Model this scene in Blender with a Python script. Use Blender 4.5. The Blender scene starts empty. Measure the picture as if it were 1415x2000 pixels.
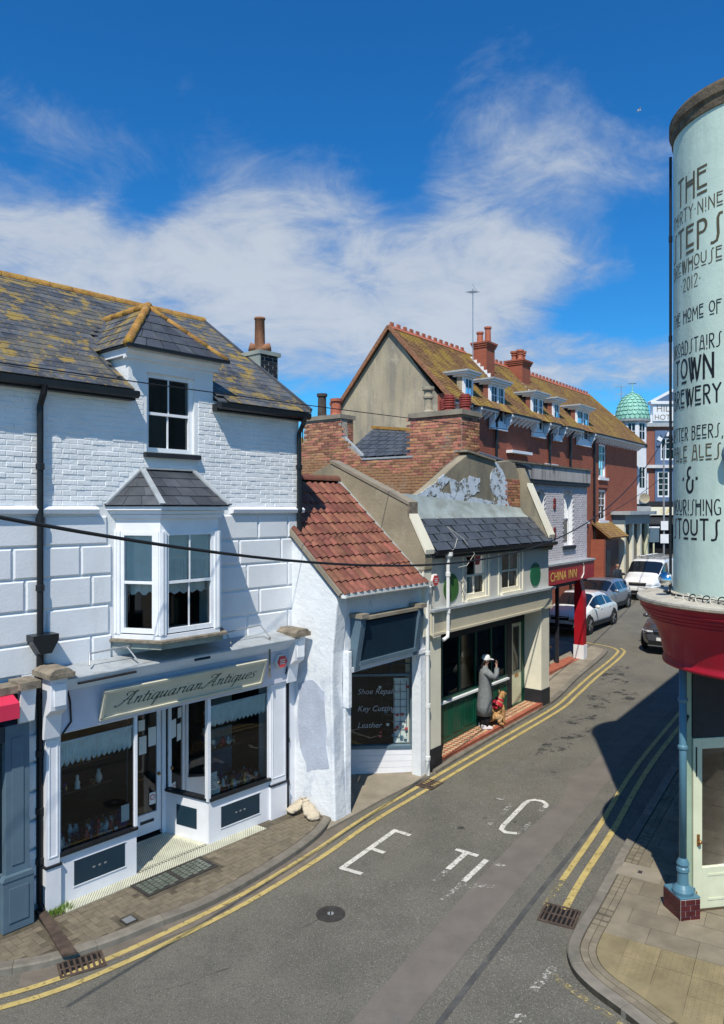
import bpy, bmesh, math, random
from mathutils import Vector, Matrix
random.seed(7)
scn = bpy.context.scene
COL = scn.collection
R = math.radians

# ------------------------------------------------------------------ camera
cam_d = bpy.data.cameras.new('camera')
cam = bpy.data.objects.new('camera', cam_d); COL.objects.link(cam)
cam.location = (0, 0, 5.6); cam.rotation_euler = (R(90), 0, 0)
cam_d.sensor_fit = 'VERTICAL'; cam_d.sensor_height = 36.0; cam_d.lens = 36.0*1444/2000
cam_d.shift_y = -5/2000; cam_d.clip_start = .05; cam_d.clip_end = 2000
scn.camera = cam
scn.render.resolution_x = 724; scn.render.resolution_y = 1024

# ------------------------------------------------------------------ light, sky, exposure
SUN_EL = R(54); SUN_AZ = (-.165, -.986)            # horizontal direction towards the sun
sd = bpy.data.lights.new('sun', 'SUN'); so = bpy.data.objects.new('sun', sd); COL.objects.link(so)
sd.energy = 5.0; sd.angle = R(.53); sd.color = (1.0, .94, .82)
to_sun = Vector((SUN_AZ[0]*math.cos(SUN_EL), SUN_AZ[1]*math.cos(SUN_EL), math.sin(SUN_EL)))
so.rotation_euler = to_sun.to_track_quat('Z', 'Y').to_euler(); so.location = (0, -20, 40)
scn.view_settings.view_transform = 'Standard'; scn.view_settings.look = 'None'
scn.view_settings.exposure = 0.0; scn.view_settings.gamma = 1.0
scn.cycles.use_denoising = True
scn.cycles.max_bounces = 8; scn.cycles.transparent_max_bounces = 16

def build_world():
    w = bpy.data.worlds.new('World'); scn.world = w; w.use_nodes = True
    nt = w.node_tree; N = nt.nodes; L = nt.links; N.clear()
    def nd(t, **k):
        n = N.new(t)
        for a, b in k.items(): setattr(n, a, b)
        return n
    def mth(op, a, b=None, c=None, clamp=False):
        n = nd('ShaderNodeMath', operation=op, use_clamp=clamp)
        for i, v in enumerate((a, b, c)):
            if v is None: continue
            if isinstance(v, (int, float)): n.inputs[i].default_value = v
            else: L.new(v, n.inputs[i])
        return n.outputs[0]
    out = nd('ShaderNodeOutputWorld'); bg = nd('ShaderNodeBackground'); bg.inputs[1].default_value = .09
    sky = nd('ShaderNodeTexSky', sky_type='NISHITA'); sky.sun_disc = False
    sky.sun_elevation = SUN_EL; sky.sun_rotation = math.atan2(SUN_AZ[0], SUN_AZ[1])
    sky.air_density = 1.0; sky.dust_density = .2; sky.ozone_density = 3.0
    tc = nd('ShaderNodeTexCoord'); sp = nd('ShaderNodeSeparateXYZ'); L.new(tc.outputs['Generated'], sp.inputs[0])
    X, Y, Z = sp.outputs
    az = mth('ARCTAN2', X, Y); el = mth('ARCSINE', Z)
    zz = mth('ADD', mth('MAXIMUM', Z, 0.0), .22)
    cv = nd('ShaderNodeCombineXYZ'); L.new(mth('DIVIDE', X, zz), cv.inputs[0]); L.new(mth('DIVIDE', Y, zz), cv.inputs[1])
    def fbm(vec, scale, det, rough, dist, off):
        m = nd('ShaderNodeMapping'); m.inputs[1].default_value = off; L.new(vec, m.inputs[0])
        n = nd('ShaderNodeTexNoise'); n.inputs['Scale'].default_value = scale; n.inputs['Detail'].default_value = det
        n.inputs['Roughness'].default_value = rough; n.inputs['Distortion'].default_value = dist
        L.new(m.outputs[0], n.inputs['Vector']); return n.outputs[0]
    n1 = fbm(cv.outputs[0], 1.7, 10, .60, .35, (3.1, 1.7, 0)); n2 = fbm(cv.outputs[0], 5.0, 10, .66, .9, (0, 5.2, 2))
    def blob(a0, e0, sa, se, amp):                       # soft cloud bank centred on azimuth a0, elevation e0 (degrees)
        u = mth('DIVIDE', mth('SUBTRACT', az, R(a0)), R(sa)); v = mth('DIVIDE', mth('SUBTRACT', el, R(e0)), R(se))
        r = mth('ADD', mth('MULTIPLY', u, u), mth('MULTIPLY', v, v))
        return mth('MULTIPLY', mth('POWER', 2.718, mth('MULTIPLY', r, -1.0)), amp)
    dens = mth('ADD', mth('MULTIPLY', n1, 1.15), mth('MULTIPLY', n2, .55))
    for b in CLOUDS: dens = mth('ADD', dens, blob(*b))
    hi = nd('ShaderNodeMapRange', interpolation_type='SMOOTHSTEP'); L.new(el, hi.inputs[0]); hi.inputs[1].default_value = R(24); hi.inputs[2].default_value = R(48); hi.inputs[4].default_value = -.34
    dens = mth('ADD', dens, hi.outputs[0])
    mr = nd('ShaderNodeMapRange', interpolation_type='SMOOTHSTEP'); L.new(dens, mr.inputs[0])
    mr.inputs[1].default_value = .86; mr.inputs[2].default_value = 1.32
    core = nd('ShaderNodeMapRange', interpolation_type='SMOOTHSTEP'); L.new(mth('ADD', dens, mth('MULTIPLY', n2, .25)), core.inputs[0])
    core.inputs[1].default_value = 1.08; core.inputs[2].default_value = 1.62
    hs = nd('ShaderNodeHueSaturation'); hs.inputs['Saturation'].default_value = 1.25; hs.inputs['Value'].default_value = 1.25
    L.new(sky.outputs[0], hs.inputs['Color'])
    cc = nd('ShaderNodeMix', data_type='RGBA'); L.new(core.outputs[0], cc.inputs[0])
    cc.inputs[6].default_value = (3.6, 4.7, 6.6, 1); cc.inputs[7].default_value = (6.6, 7.2, 8.0, 1)
    mx = nd('ShaderNodeMix', data_type='RGBA'); L.new(mth('MULTIPLY', mr.outputs[0], .9), mx.inputs[0])
    tn = nd('ShaderNodeMix', data_type='RGBA', blend_type='MULTIPLY'); tn.inputs[0].default_value = 1; L.new(hs.outputs[0], tn.inputs[6]); tn.inputs[7].default_value = (.34, .98, 1.30, 1)
    L.new(tn.outputs[2], mx.inputs[6]); L.new(cc.outputs[2], mx.inputs[7])
    L.new(mx.outputs[2], bg.inputs[0]); L.new(bg.outputs[0], out.inputs[0])
CLOUDS = [(-10, 20.5, 10, 4.5, .27), (-14, 15.5, 26, 4.5, .36), (11.5, 19, 9, 4, .32), (18, 24, 8, 3, .22), (3, 14, 15, 4, .30), (-23, 25.5, 7, 2, .15), (-4, 34, 6, 2, .10),
          (-15.5, 21.5, 4, 2, -.20), (2.9, 24.5, 2.6, 3.4, -.24), (20.5, 14, 5.5, 2, -.42), (15, 10.2, 13, 2.3, .34), (-25, 19, 8, 5, .14), (8, 28.5, 5, 2, .10), (-26, 32, 6, 2.5, .10), (-2, 27.5, 5, 2.5, -.10)]
build_world()

# ------------------------------------------------------------------ mesh helpers
class MB:
    def __init__(s): s.v = []; s.f = []
    def add(s, vs, fs):
        b = len(s.v); s.v += [tuple(p) for p in vs]; s.f += [tuple(i+b for i in f) for f in fs]; return s
    def box(s, x0, x1, y0, y1, z0, z1):
        return s.add([(x0,y0,z0),(x1,y0,z0),(x1,y1,z0),(x0,y1,z0),(x0,y0,z1),(x1,y0,z1),(x1,y1,z1),(x0,y1,z1)],
                     [(0,3,2,1),(4,5,6,7),(0,1,5,4),(1,2,6,5),(2,3,7,6),(3,0,4,7)])
    def prism(s, pts, axis, a, b):
        f = {'x': lambda p, t: (t, p[0], p[1]), 'y': lambda p, t: (p[0], t, p[1]), 'z': lambda p, t: (p[0], p[1], t)}[axis]
        n = len(pts)
        return s.add([f(p, a) for p in pts]+[f(p, b) for p in pts],
                     [tuple(range(n))[::-1], tuple(range(n, 2*n))]+[(i, (i+1) % n, n+(i+1) % n, n+i) for i in range(n)])
    def quad(s, a, b, c, d): return s.add([a, b, c, d], [(0, 1, 2, 3)])
    def slab(s, pts, t):
        ps = [Vector(p) for p in pts]; n = (ps[1]-ps[0]).cross(ps[2]-ps[0]).normalized()*t; k = len(ps)
        return s.add(ps+[p+n for p in ps], [tuple(range(k))[::-1], tuple(range(k, 2*k))]+[(i, (i+1) % k, k+(i+1) % k, k+i) for i in range(k)])
    def bar(s, p, q, w, h, up=(0, 0, 1)):
        p = Vector(p); q = Vector(q); d = (q-p).normalized(); a = d.cross(Vector(up))
        if a.length < 1e-4: a = Vector((1, 0, 0))
        a.normalize(); b = a.cross(d); a *= w/2; b *= h/2
        return s.add([p-a-b, p+a-b, p+a+b, p-a+b, q-a-b, q+a-b, q+a+b, q-a+b],
                     [(0,3,2,1),(4,5,6,7),(0,1,5,4),(1,2,6,5),(2,3,7,6),(3,0,4,7)])
    def tube(s, pts, r, seg=8, cap=True):
        ps = [Vector(p) for p in pts]; rs = r if isinstance(r, (list, tuple)) else [r]*len(ps); n = len(ps); vs = []; ref = None
        for i, p in enumerate(ps):
            d = (ps[min(i+1, n-1)]-ps[max(i-1, 0)]).normalized()
            if ref is None: ref = Vector((0, 0, 1)) if abs(d.z) < .9 else Vector((1, 0, 0))
            a = d.cross(ref); a.normalize(); b = a.cross(d); ref = b
            b2 = a.cross(d)
            for k in range(seg):
                t = 2*math.pi*k/seg; vs.append(p+a*math.cos(t)*rs[i]+b2*math.sin(t)*rs[i])
        fs = [(i*seg+k, i*seg+(k+1) % seg, (i+1)*seg+(k+1) % seg, (i+1)*seg+k) for i in range(n-1) for k in range(seg)]
        if cap: fs += [tuple(range(seg))[::-1], tuple(range((n-1)*seg, n*seg))]
        return s.add(vs, fs)
    def lathe(s, prof, c=(0, 0, 0), seg=16, a0=0, a1=2*math.pi, cap=True):
        full = abs(a1-a0-2*math.pi) < 1e-6; m = seg if full else seg+1; vs = []
        for r, z in prof:
            for k in range(m):
                t = a0+(a1-a0)*k/seg; vs.append((c[0]+r*math.cos(t), c[1]+r*math.sin(t), c[2]+z))
        fs = []
        for i in range(len(prof)-1):
            for k in range(seg):
                k2 = (k+1) % m; fs.append((i*m+k, i*m+k2, (i+1)*m+k2, (i+1)*m+k))
        if cap and full: fs += [tuple(range(m))[::-1], tuple(range((len(prof)-1)*m, len(prof)*m))]
        return s.add(vs, fs)
    def ell(s, c, r, seg=12, rings=8, rot=None):
        vs = []; fs = []
        for i in range(rings+1):
            p = math.pi*i/rings
            for k in range(seg):
                t = 2*math.pi*k/seg; v = Vector((r[0]*math.sin(p)*math.cos(t), r[1]*math.sin(p)*math.sin(t), r[2]*math.cos(p)))
                if rot: v = rot @ v
                vs.append(Vector(c)+v)
        fs = [(i*seg+k, (i+1)*seg+k, (i+1)*seg+(k+1) % seg, i*seg+(k+1) % seg) for i in range(rings) for k in range(seg)]
        return s.add(vs, fs)
    def wall(s, x0, x1, z0, z1, holes, y0, y1):
        xs = sorted({x0, x1, *[h[0] for h in holes], *[h[1] for h in holes]}); zs = sorted({z0, z1, *[h[2] for h in holes], *[h[3] for h in holes]})
        xs = [x for x in xs if x0 <= x <= x1]; zs = [z for z in zs if z0 <= z <= z1]
        def full(i, j):
            if i < 0 or j < 0 or i >= len(xs)-1 or j >= len(zs)-1: return False
            cx = (xs[i]+xs[i+1])/2; cz = (zs[j]+zs[j+1])/2
            return not any(h[0] < cx < h[1] and h[2] < cz < h[3] for h in holes)
        for i in range(len(xs)-1):
            for j in range(len(zs)-1):
                if not full(i, j): continue
                a, b, c, d = xs[i], xs[i+1], zs[j], zs[j+1]
                s.quad((a,y0,c),(b,y0,c),(b,y0,d),(a,y0,d)); s.quad((a,y1,c),(a,y1,d),(b,y1,d),(b,y1,c))
                if not full(i-1, j): s.quad((a,y0,c),(a,y0,d),(a,y1,d),(a,y1,c))
                if not full(i+1, j): s.quad((b,y0,c),(b,y1,c),(b,y1,d),(b,y0,d))
                if not full(i, j-1): s.quad((a,y0,c),(a,y1,c),(b,y1,c),(b,y0,c))
                if not full(i, j+1): s.quad((a,y0,d),(b,y0,d),(b,y1,d),(a,y1,d))
        return s
    def mesh(s, name, smooth=False, merge=False):
        me = bpy.data.meshes.new(name); me.from_pydata(s.v, [], s.f)
        bm = bmesh.new(); bm.from_mesh(me)
        if merge: bmesh.ops.remove_doubles(bm, verts=bm.verts, dist=1e-5)
        bmesh.ops.recalc_face_normals(bm, faces=bm.faces); bm.to_mesh(me); bm.free()
        if smooth:
            for p in me.polygons: p.use_smooth = True
        return me
    def build(s, name, mat, parent=None, smooth=False, bevel=0, label=None, merge=False, loc=None, auto=None):
        me = s.mesh(name, smooth, merge)
        if mat: me.materials.append(MAT[mat])
        o = bpy.data.objects.new(name, me); COL.objects.link(o); o.parent = parent
        if loc: o.location = loc
        if bevel:
            m = o.modifiers.new('bevel', 'BEVEL'); m.width = bevel; m.segments = 2; m.limit_method = 'ANGLE'
        if label: o['label'] = label
        return o

def tag(o, label, cat, group=None):
    o['label'] = label; o['category'] = cat
    if group: o['group'] = group
    return o
def struct(o): o['kind'] = 'structure'; return o
def stuff(o): o['kind'] = 'stuff'; return o
def thing(name, label, cat, loc=(0, 0, 0), rz=0, group=None):
    o = bpy.data.objects.new(name, None); COL.objects.link(o); o.location = loc; o.rotation_euler = (0, 0, rz)
    o.empty_display_size = .2
    return tag(o, label, cat, group)
def copy_tree(o, parent=None):
    c = o.copy(); COL.objects.link(c); c.parent = parent
    for ch in list(o.children): copy_tree(ch, c)
    return c
def pieces(name, items, mesh_mb, mat, parent, limit=300, rnd_mats=None):
    """items: local matrices, largest in view first; shared mesh; the rest joined as stuff"""
    me = mesh_mb.mesh(name); me.materials.append(MAT[mat])
    for m in items[:limit]:
        o = bpy.data.objects.new(name, me); COL.objects.link(o); o.parent = parent; o.matrix_local = m
    rest = items[limit:]
    if rest:
        mb = MB()
        for m in rest: mb.add([m @ Vector(p) for p in mesh_mb.v], mesh_mb.f)
        stuff(mb.build(name+'_rest', mat, parent))
def TM(x, y, z, rx=0, ry=0, rz=0, sx=1, sy=1, sz=1):
    return Matrix.Translation((x, y, z)) @ Matrix.Rotation(rz, 4, 'Z') @ Matrix.Rotation(ry, 4, 'Y') @ Matrix.Rotation(rx, 4, 'X') @ Matrix.Diagonal((sx, sy, sz, 1))
def chamfer(sx, sy, sz, c):
    """box centred at origin with its front (-y) edges chamfered"""
    x, y, z = sx/2, sy/2, sz/2
    return MB().add([(-x,y,-z),(x,y,-z),(x,y,z),(-x,y,z),(-x,-y+c,-z),(x,-y+c,-z),(x,-y+c,z),(-x,-y+c,z),(-x+c,-y,-z+c),(x-c,-y,-z+c),(x-c,-y,z-c),(-x+c,-y,z-c)],
        [(0,3,2,1)[::-1],(0,1,5,4),(1,2,6,5),(2,3,7,6),(3,0,4,7),(4,5,9,8),(5,6,10,9),(6,7,11,10),(7,4,8,11),(8,9,10,11)])
class Frame:
    """street frame: x along the facade, y into the building, z up"""
    def __init__(s, ox, oy, th):
        t = R(th); s.o = (ox, oy); s.e = (math.sin(t), math.cos(t)); s.b = (-math.cos(t), math.sin(t)); s.rz = R(90-th)
    def w(s, u, v, z=0): return (s.o[0]+u*s.e[0]+v*s.b[0], s.o[1]+u*s.e[1]+v*s.b[1], z)
    def thing(s, name, label, cat, group=None): return thing(name, label, cat, (s.o[0], s.o[1], 0), s.rz, group)
FA = Frame(-4.41, 10.29, 42); FC = Frame(1.42, 15.6, 38.5); FK = Frame(7.3, 25.2, 37); FT = Frame(6.6, 32, 37)
def G(x, y):
    s = .616*x+.788*y-11
    return .02*(s+math.sqrt(s*s+4))

# ------------------------------------------------------------------ materials
MAT = {}
def M(name, col, rough=.8, var=.12, vs=2.5, bump=0, bs=40, rnd=0, layers=(), metal=0, spec=.35, coat=0, hue=0, speck=None):
    m = bpy.data.materials.new(name); m.use_nodes = True; nt = m.node_tree; N = nt.nodes; L = nt.links
    b = N['Principled BSDF']; b.inputs['Roughness'].default_value = rough; b.inputs['Metallic'].default_value = metal
    b.inputs['Specular IOR Level'].default_value = spec; b.inputs['Coat Weight'].default_value = coat
    geo = N.new('ShaderNodeNewGeometry'); pos = geo.outputs['Position']
    def noise(scale, det=5, rough=.6, vec=pos):
        n = N.new('ShaderNodeTexNoise'); n.inputs['Scale'].default_value = scale; n.inputs['Detail'].default_value = det
        n.inputs['Roughness'].default_value = rough; L.new(vec, n.inputs['Vector']); return n.outputs[0]
    def mix(fac, a, c, mode='MIX'):
        n = N.new('ShaderNodeMix'); n.data_type = 'RGBA'; n.blend_type = mode
        for i, v in ((0, fac), (6, a), (7, c)):
            if isinstance(v, (int, float)): n.inputs[i].default_value = v
            elif isinstance(v, tuple): n.inputs[i].default_value = (*v[:3], 1)
            else: L.new(v, n.inputs[i])
        return n.outputs[2]
    def ramp(v, a, c, lo=0, hi=1, smooth=True):
        n = N.new('ShaderNodeMapRange'); n.interpolation_type = 'SMOOTHSTEP' if smooth else 'LINEAR'; L.new(v, n.inputs[0])
        for i, x in zip((1, 2, 3, 4), (a, c, lo, hi)): n.inputs[i].default_value = x
        return n.outputs[0]
    c = tuple(col)
    cur = None
    if var:
        v = ramp(noise(vs), .3, .7, 1-var, 1+var)
        hsv = N.new('ShaderNodeHueSaturation'); hsv.inputs['Color'].default_value = (*c, 1); L.new(v, hsv.inputs['Value']); cur = hsv.outputs[0]
    else: cur = c
    if rnd or hue:
        oi = N.new('ShaderNodeObjectInfo'); h = N.new('ShaderNodeHueSaturation')
        if isinstance(cur, tuple): h.inputs['Color'].default_value = (*cur, 1)
        else: L.new(cur, h.inputs['Color'])
        L.new(ramp(oi.outputs['Random'], 0, 1, 1-rnd, 1+rnd, False), h.inputs['Value'])
        if hue:
            wn = N.new('ShaderNodeTexWhiteNoise'); wn.noise_dimensions = '1D'; L.new(oi.outputs['Random'], wn.inputs['W'])
            L.new(ramp(wn.outputs[0], 0, 1, .5-hue, .5+hue, False), h.inputs['Hue'])
        cur = h.outputs[0]
    for ly in layers:                                    # (colour, noise scale, from, to, strength[, stretch])
        vec = pos
        if len(ly) > 5:
            mp = N.new('ShaderNodeMapping'); mp.inputs['Scale'].default_value = ly[5]; L.new(pos, mp.inputs[0]); vec = mp.outputs[0]
        f = ramp(noise(ly[1], 7, .65, vec), ly[2], ly[3], 0, ly[4]); cur = mix(f, cur, ly[0])
    if speck:                                            # (colour, scale, from, to, strength)
        f = ramp(noise(speck[1], 2, .5), speck[2], speck[3], 0, speck[4]); cur = mix(f, cur, speck[0])
    if isinstance(cur, tuple): b.inputs['Base Color'].default_value = (*cur, 1)
    else: L.new(cur, b.inputs['Base Color'])
    if bump:
        bn = N.new('ShaderNodeBump'); bn.inputs['Strength'].default_value = min(1, bump); bn.inputs['Distance'].default_value = .02
        L.new(noise(bs, 6, .65), bn.inputs['Height']); L.new(bn.outputs[0], b.inputs['Normal'])
    MAT[name] = m; return m
def glass(name, tint, refl=1.0, rough=.02):
    m = bpy.data.materials.new(name); m.use_nodes = True; nt = m.node_tree; N = nt.nodes; L = nt.links; N.clear()
    o = N.new('ShaderNodeOutputMaterial'); t = N.new('ShaderNodeBsdfTransparent'); t.inputs[0].default_value = (*tint, 1)
    g = N.new('ShaderNodeBsdfGlossy'); g.inputs['Roughness'].default_value = rough; g.inputs[0].default_value = (refl, refl, refl, 1)
    f = N.new('ShaderNodeFresnel'); f.inputs[0].default_value = 1.5; x = N.new('ShaderNodeMixShader')
    L.new(f.outputs[0], x.inputs[0]); L.new(t.outputs[0], x.inputs[1]); L.new(g.outputs[0], x.inputs[2]); L.new(x.outputs[0], o.inputs[0]); MAT[name] = m
def worn(name, col, lo, hi, scale=9, rough=.7, col2=None):
    """road paint: worn through to the surface below where the noise says so"""
    m = M(name, col, rough, .12, 6, .25, 90, layers=((tuple(x*.55 for x in col), 3, .5, .75, .6),))
    nt = m.node_tree; N = nt.nodes; L = nt.links; out = N['Material Output']; b = N['Principled BSDF']
    geo = N.new('ShaderNodeNewGeometry'); n = N.new('ShaderNodeTexNoise'); n.inputs['Scale'].default_value = scale; n.inputs['Detail'].default_value = 9
    n.inputs['Roughness'].default_value = .75
    L.new(geo.outputs['Position'], n.inputs['Vector']); r = N.new('ShaderNodeMapRange'); L.new(n.outputs[0], r.inputs[0])
    r.inputs[1].default_value = lo; r.inputs[2].default_value = hi
    t = N.new('ShaderNodeBsdfTransparent'); x = N.new('ShaderNodeMixShader'); L.new(r.outputs[0], x.inputs[0])
    L.new(t.outputs[0], x.inputs[1]); L.new(b.outputs[0], x.inputs[2]); L.new(x.outputs[0], out.inputs[0])

LICH = (.31, .215, .05)
M('white_wall', (.755, .77, .775), .75, .05, 1.2, .35, 25, layers=(((.52,.53,.52), 1.1, .56, .8, .35, (1,1,.35)),))
M('white_brick', (.765, .78, .785), .7, .05, 2, .45, 30, layers=(((.5,.5,.47), 1.6, .54, .78, .5, (1,1,.18)), ((.42,.40,.35), 6, .62, .76, .4)))
M('white_block', (.70, .72, .745), .7, .04, 2, .25, 30, layers=(((.48,.48,.46), 1.3, .53, .78, .5, (1,1,.2)), ((.45,.43,.38), 7, .64, .76, .4)))
M('white_trim', (.76, .78, .81), .5, .05, 3, .12, 40, layers=(((.45,.44,.41), 4, .6, .8, .5, (1,1,.3)),))
M('white_shop', (.75, .755, .79), .45, .04, 3, .06, 40, layers=(((.5,.5,.5), 2, .6, .85, .4, (1,1,.3)),))
M('white_rough', (.75, .775, .80), .8, .06, 1.5, .8, 9, layers=(((.42,.47,.56), .9, .56, .62, .55, (1,1,.5)), ((.5,.5,.48), 3, .6, .8, .35)))
M('slate', (.075, .085, .10), .55, .22, 3, .3, 30, rnd=.3, layers=(((.17,.15,.095), 1.5, .42, .64, .55), (LICH, 3.4, .51, .62, .9), ((.40,.25,.045), 14, .58, .66, .8), ((.16,.16,.15), 6, .55, .8, .5)))
M('slate_bare', (.065, .072, .085), .5, .2, 3, .3, 30, rnd=.28, layers=(((.14,.14,.12), 4, .52, .8, .6),))
M('slate_dark', (.07, .08, .095), .5, .2, 3, .3, 30, rnd=.1, layers=(((.2,.21,.21), 2, .55, .8, .4),))
M('lichen_ridge', (.33, .17, .05), .95, .3, 5, .9, 22, layers=(((.42,.26,.04), 8, .45, .65, .8), ((.2,.17,.13), 4, .55, .75, .6)))
M('lead', (.36, .39, .41), .6, .2, 3, .3, 14, layers=(((.22,.22,.2), 3, .5, .7, .6),))
M('lead_green', (.30, .34, .31), .55, .15, 2, .25, 8, layers=(((.17,.17,.13), 1.5, .45, .7, .7),))
M('black_iron', (.012, .014, .017), .35, .2, 4, .1, 40)
M('pantile', (.215, .082, .056), .8, .25, 5, .5, 45, rnd=.28, hue=.012, layers=(((.12,.07,.055), 6, .5, .75, .55), ((.3,.28,.2), 11, .62, .75, .35)))
M('brick_red', (.40, .18, .105), .9, .2, 12, .6, 60, rnd=.45, hue=.022, layers=(((.33,.29,.23), 2.2, .55, .75, .6), ((.07,.055,.045), 1.4, .58, .75, .5)))
M('mortar', (.36, .31, .25), .95, .2, 10, .6, 60)
M('brick_yellow', (.33, .24, .13), .9, .2, 12, .6, 60, rnd=.5, hue=.02)
M('render_khaki', (.295, .255, .18), .9, .14, 1.2, .45, 18, layers=(((.15,.145,.12), 1.0, .50, .68, .75, (1,1,.25)), ((.40,.36,.28), 2.2, .56, .7, .5)))
M('render_gable', (.40, .335, .23), .9, .1, .6, .5, 8, layers=(((.22,.20,.165), .8, .42, .60, .8, (1.3,1.3,.28)), ((.20,.185,.155), 4, .52, .72, .55, (1,1,.09)), ((.47,.41,.30), 1.3, .55, .68, .6)))
worn('patch_white', (.64, .72, .80), .455, .485, 3.6)
M('felt', (.33, .38, .37), .6, .15, 2, .3, 8, layers=(((.2,.21,.18), 1.6, .45, .7, .7, (1,1,3)),))
M('cream', (.76, .72, .58), .65, .05, 2, .15, 30, layers=(((.5,.46,.36), 2, .58, .8, .45, (1,1,.3)),))
M('cream_dark', (.56, .51, .385), .6, .05, 2, .15, 30, layers=(((.4,.36,.27), 2, .55, .8, .5, (1,1,.3)),))
M('cream_grey', (.60, .59, .535), .65, .05, 2, .15, 30, layers=(((.45,.43,.37), 2, .55, .8, .4, (1,1,.3)),))
M('green_dot', (.045, .14, .03), .6, .12, 3, .1, 20); M('green_dot_dark', (.012, .13, .055), .6, .12, 3, .1, 20)
M('pub_green', (.006, .075, .045), .35, .15, 3, .08, 30)
M('plinth_black', (.02, .022, .028), .6, .2, 4, .3, 30)
M('asphalt', (.142, .133, .107), .9, .14, 1.1, .8, 110, layers=(((.178,.163,.13), .3, .45, .65, .75), ((.085,.085,.077), .8, .54, .72, .6, (1,.5,1)), ((.075,.075,.068), 28, .5, .64, .55), ((.2,.19,.165), 5, .6, .8, .35)), speck=((.36,.35,.31), 60, .58, .68, .7))
M('asphalt_patch', (.165, .146, .125), .9, .10, 2.2, .5, 130, layers=(((.13,.125,.115), 1.7, .52, .7, .5),), speck=((.07,.065,.06), 45, .62, .75, .6))
M('asphalt_dark', (.075, .075, .072), .85, .2, 4, .5, 110, layers=(((.14,.135,.12), 3, .5, .7, .8),))
M('gutter_strip', (.165, .14, .112), .95, .2, 3, .5, 70, layers=(((.06,.075,.03), 2.2, .6, .75, .6),))
M('paver', (.178, .15, .105), .9, .16, 6, .5, 70, rnd=.09, layers=(((.13,.115,.085), 1.1, .5, .7, .6),))
M('paver_joint', (.10, .085, .06), .95, .3, 6, .5, 60, layers=(((.06,.075,.025), 2, .6, .75, .5),))
M('flag', (.22, .188, .132), .9, .15, 3, .4, 60, rnd=.12, layers=(((.15,.135,.1), 1.2, .5, .7, .6),))
M('tactile', (.24, .195, .105), .9, .15, 3, .4, 60, rnd=.1, layers=(((.40,.24,.06), 1.0, .6, .75, .6), ((.2,.17,.11), 2, .5, .75, .5)))
M('kerb', (.195, .175, .142), .9, .15, 5, .4, 60, rnd=.12, layers=(((.11,.105,.085), 3, .5, .75, .6),))
M('concrete', (.27, .235, .18), .9, .15, 2, .4, 40, layers=(((.16,.14,.11), 1.2, .5, .7, .6),))
worn('yellow_paint', (.47, .365, .135), .33, .45, 12); worn('yellow_worn', (.42, .34, .15), .49, .60, 12); worn('white_paint', (.60, .58, .52), .36, .47, 16); worn('white_worn', (.55, .53, .48), .50, .62, 16)
M('iron_cover', (.055, .05, .045), .6, .3, 8, .5, 50, metal=.3); M('iron_brown', (.085, .06, .045), .7, .3, 8, .6, 50)
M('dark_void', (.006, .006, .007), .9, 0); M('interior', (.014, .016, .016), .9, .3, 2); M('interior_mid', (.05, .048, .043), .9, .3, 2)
M('curtain', (.78, .80, .76), .9, .08, 8, .2, 30); M('blind', (.72, .76, .72), .85, .06, 3)
M('sign_cream', (.58, .55, .43), .5, .06, 2, layers=(((.42,.38,.28), 3, .6, .8, .4),)); M('letter_green', (.012, .05, .035), .5, .1); M('letter_black', (.012, .012, .014), .5, .1); M('letter_gold', (.105, .085, .045), .5, .15)
M('letter_white', (.42, .44, .46), .6, 0); M('letter_yellow', (.75, .55, .12), .5, .1)
M('alarm_red', (.5, .05, .06), .5, .1, 5); M('alarm_white', (.7, .68, .64), .5, .1)
M('mosaic', (.55, .55, .43), .7, .1, 4, .2, 60); M('mosaic_dark', (.04, .045, .045), .7, .2)
M('shop_blue', (.10, .155, .20), .45, .1, 2, .06, 30); M('shop_blue_dark', (.014, .035, .055), .35, .1, 2)
M('red_awning', (.62, .03, .08), .7, .05, 2); M('red_fascia', (.34, .007, .02), .42, .12, 2, .08, 14, coat=.08, layers=(((.22,.02,.025), 2.5, .5, .75, .5, (1,1,.3)),)); M('red_sign', (.36, .01, .02), .4, .1)
M('mint', (.535, .655, .56), .65, .06, 1.2, .35, 5, layers=(((.33,.41,.355), 2.4, .50, .74, .6, (1,1,.10)), ((.60,.69,.60), 1.0, .55, .8, .5), ((.36,.40,.34), 14, .66, .74, .5))); M('mint_dark', (.30, .40, .30), .5, .08); M('door_cream', (.62, .64, .46), .45, .06, 3)
M('column_blue', (.08, .185, .245), .4, .08, 3); M('tile_maroon', (.085, .015, .018), .25, .2, 4, rnd=.2); M('grout', (.6, .55, .48), .8, .1)
M('stone_dirty', (.22, .185, .14), .95, .3, 6, .9, 18, layers=(((.1,.09,.07), 5, .5, .7, .7),)); M('lead_cream', (.46, .425, .35), .8, .15, 4, .9, 10, layers=(((.28,.25,.2), 5, .5, .7, .6),))
M('terrace_tile', (.20, .105, .05), .95, .3, 6, .6, 30, layers=(((.35,.225,.045), 1.0, .45, .60, .85), ((.42,.28,.05), 9, .54, .68, .6), ((.13,.08,.05), 3, .55, .7, .6))); M('terrace_tile_old', (.25, .14, .06), .95, .25, 5, .6, 30, layers=(((.34,.22,.05), .8, .45, .64, .8), ((.40,.27,.06), 9, .54, .68, .6), ((.14,.09,.05), 2.4, .55, .7, .5)))
M('terracotta', (.42, .13, .075), .8, .15, 6, .3, 40, rnd=.1); M('pot_red', (.28, .055, .045), .6, .15, 6); M('pot_stone', (.34, .30, .22), .9, .2, 8, .4, 40); M('pot_rust', (.26, .12, .065), .85, .25, 8, .4, 40); M('pot_dark', (.07, .06, .05), .85, .3, 8)
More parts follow.
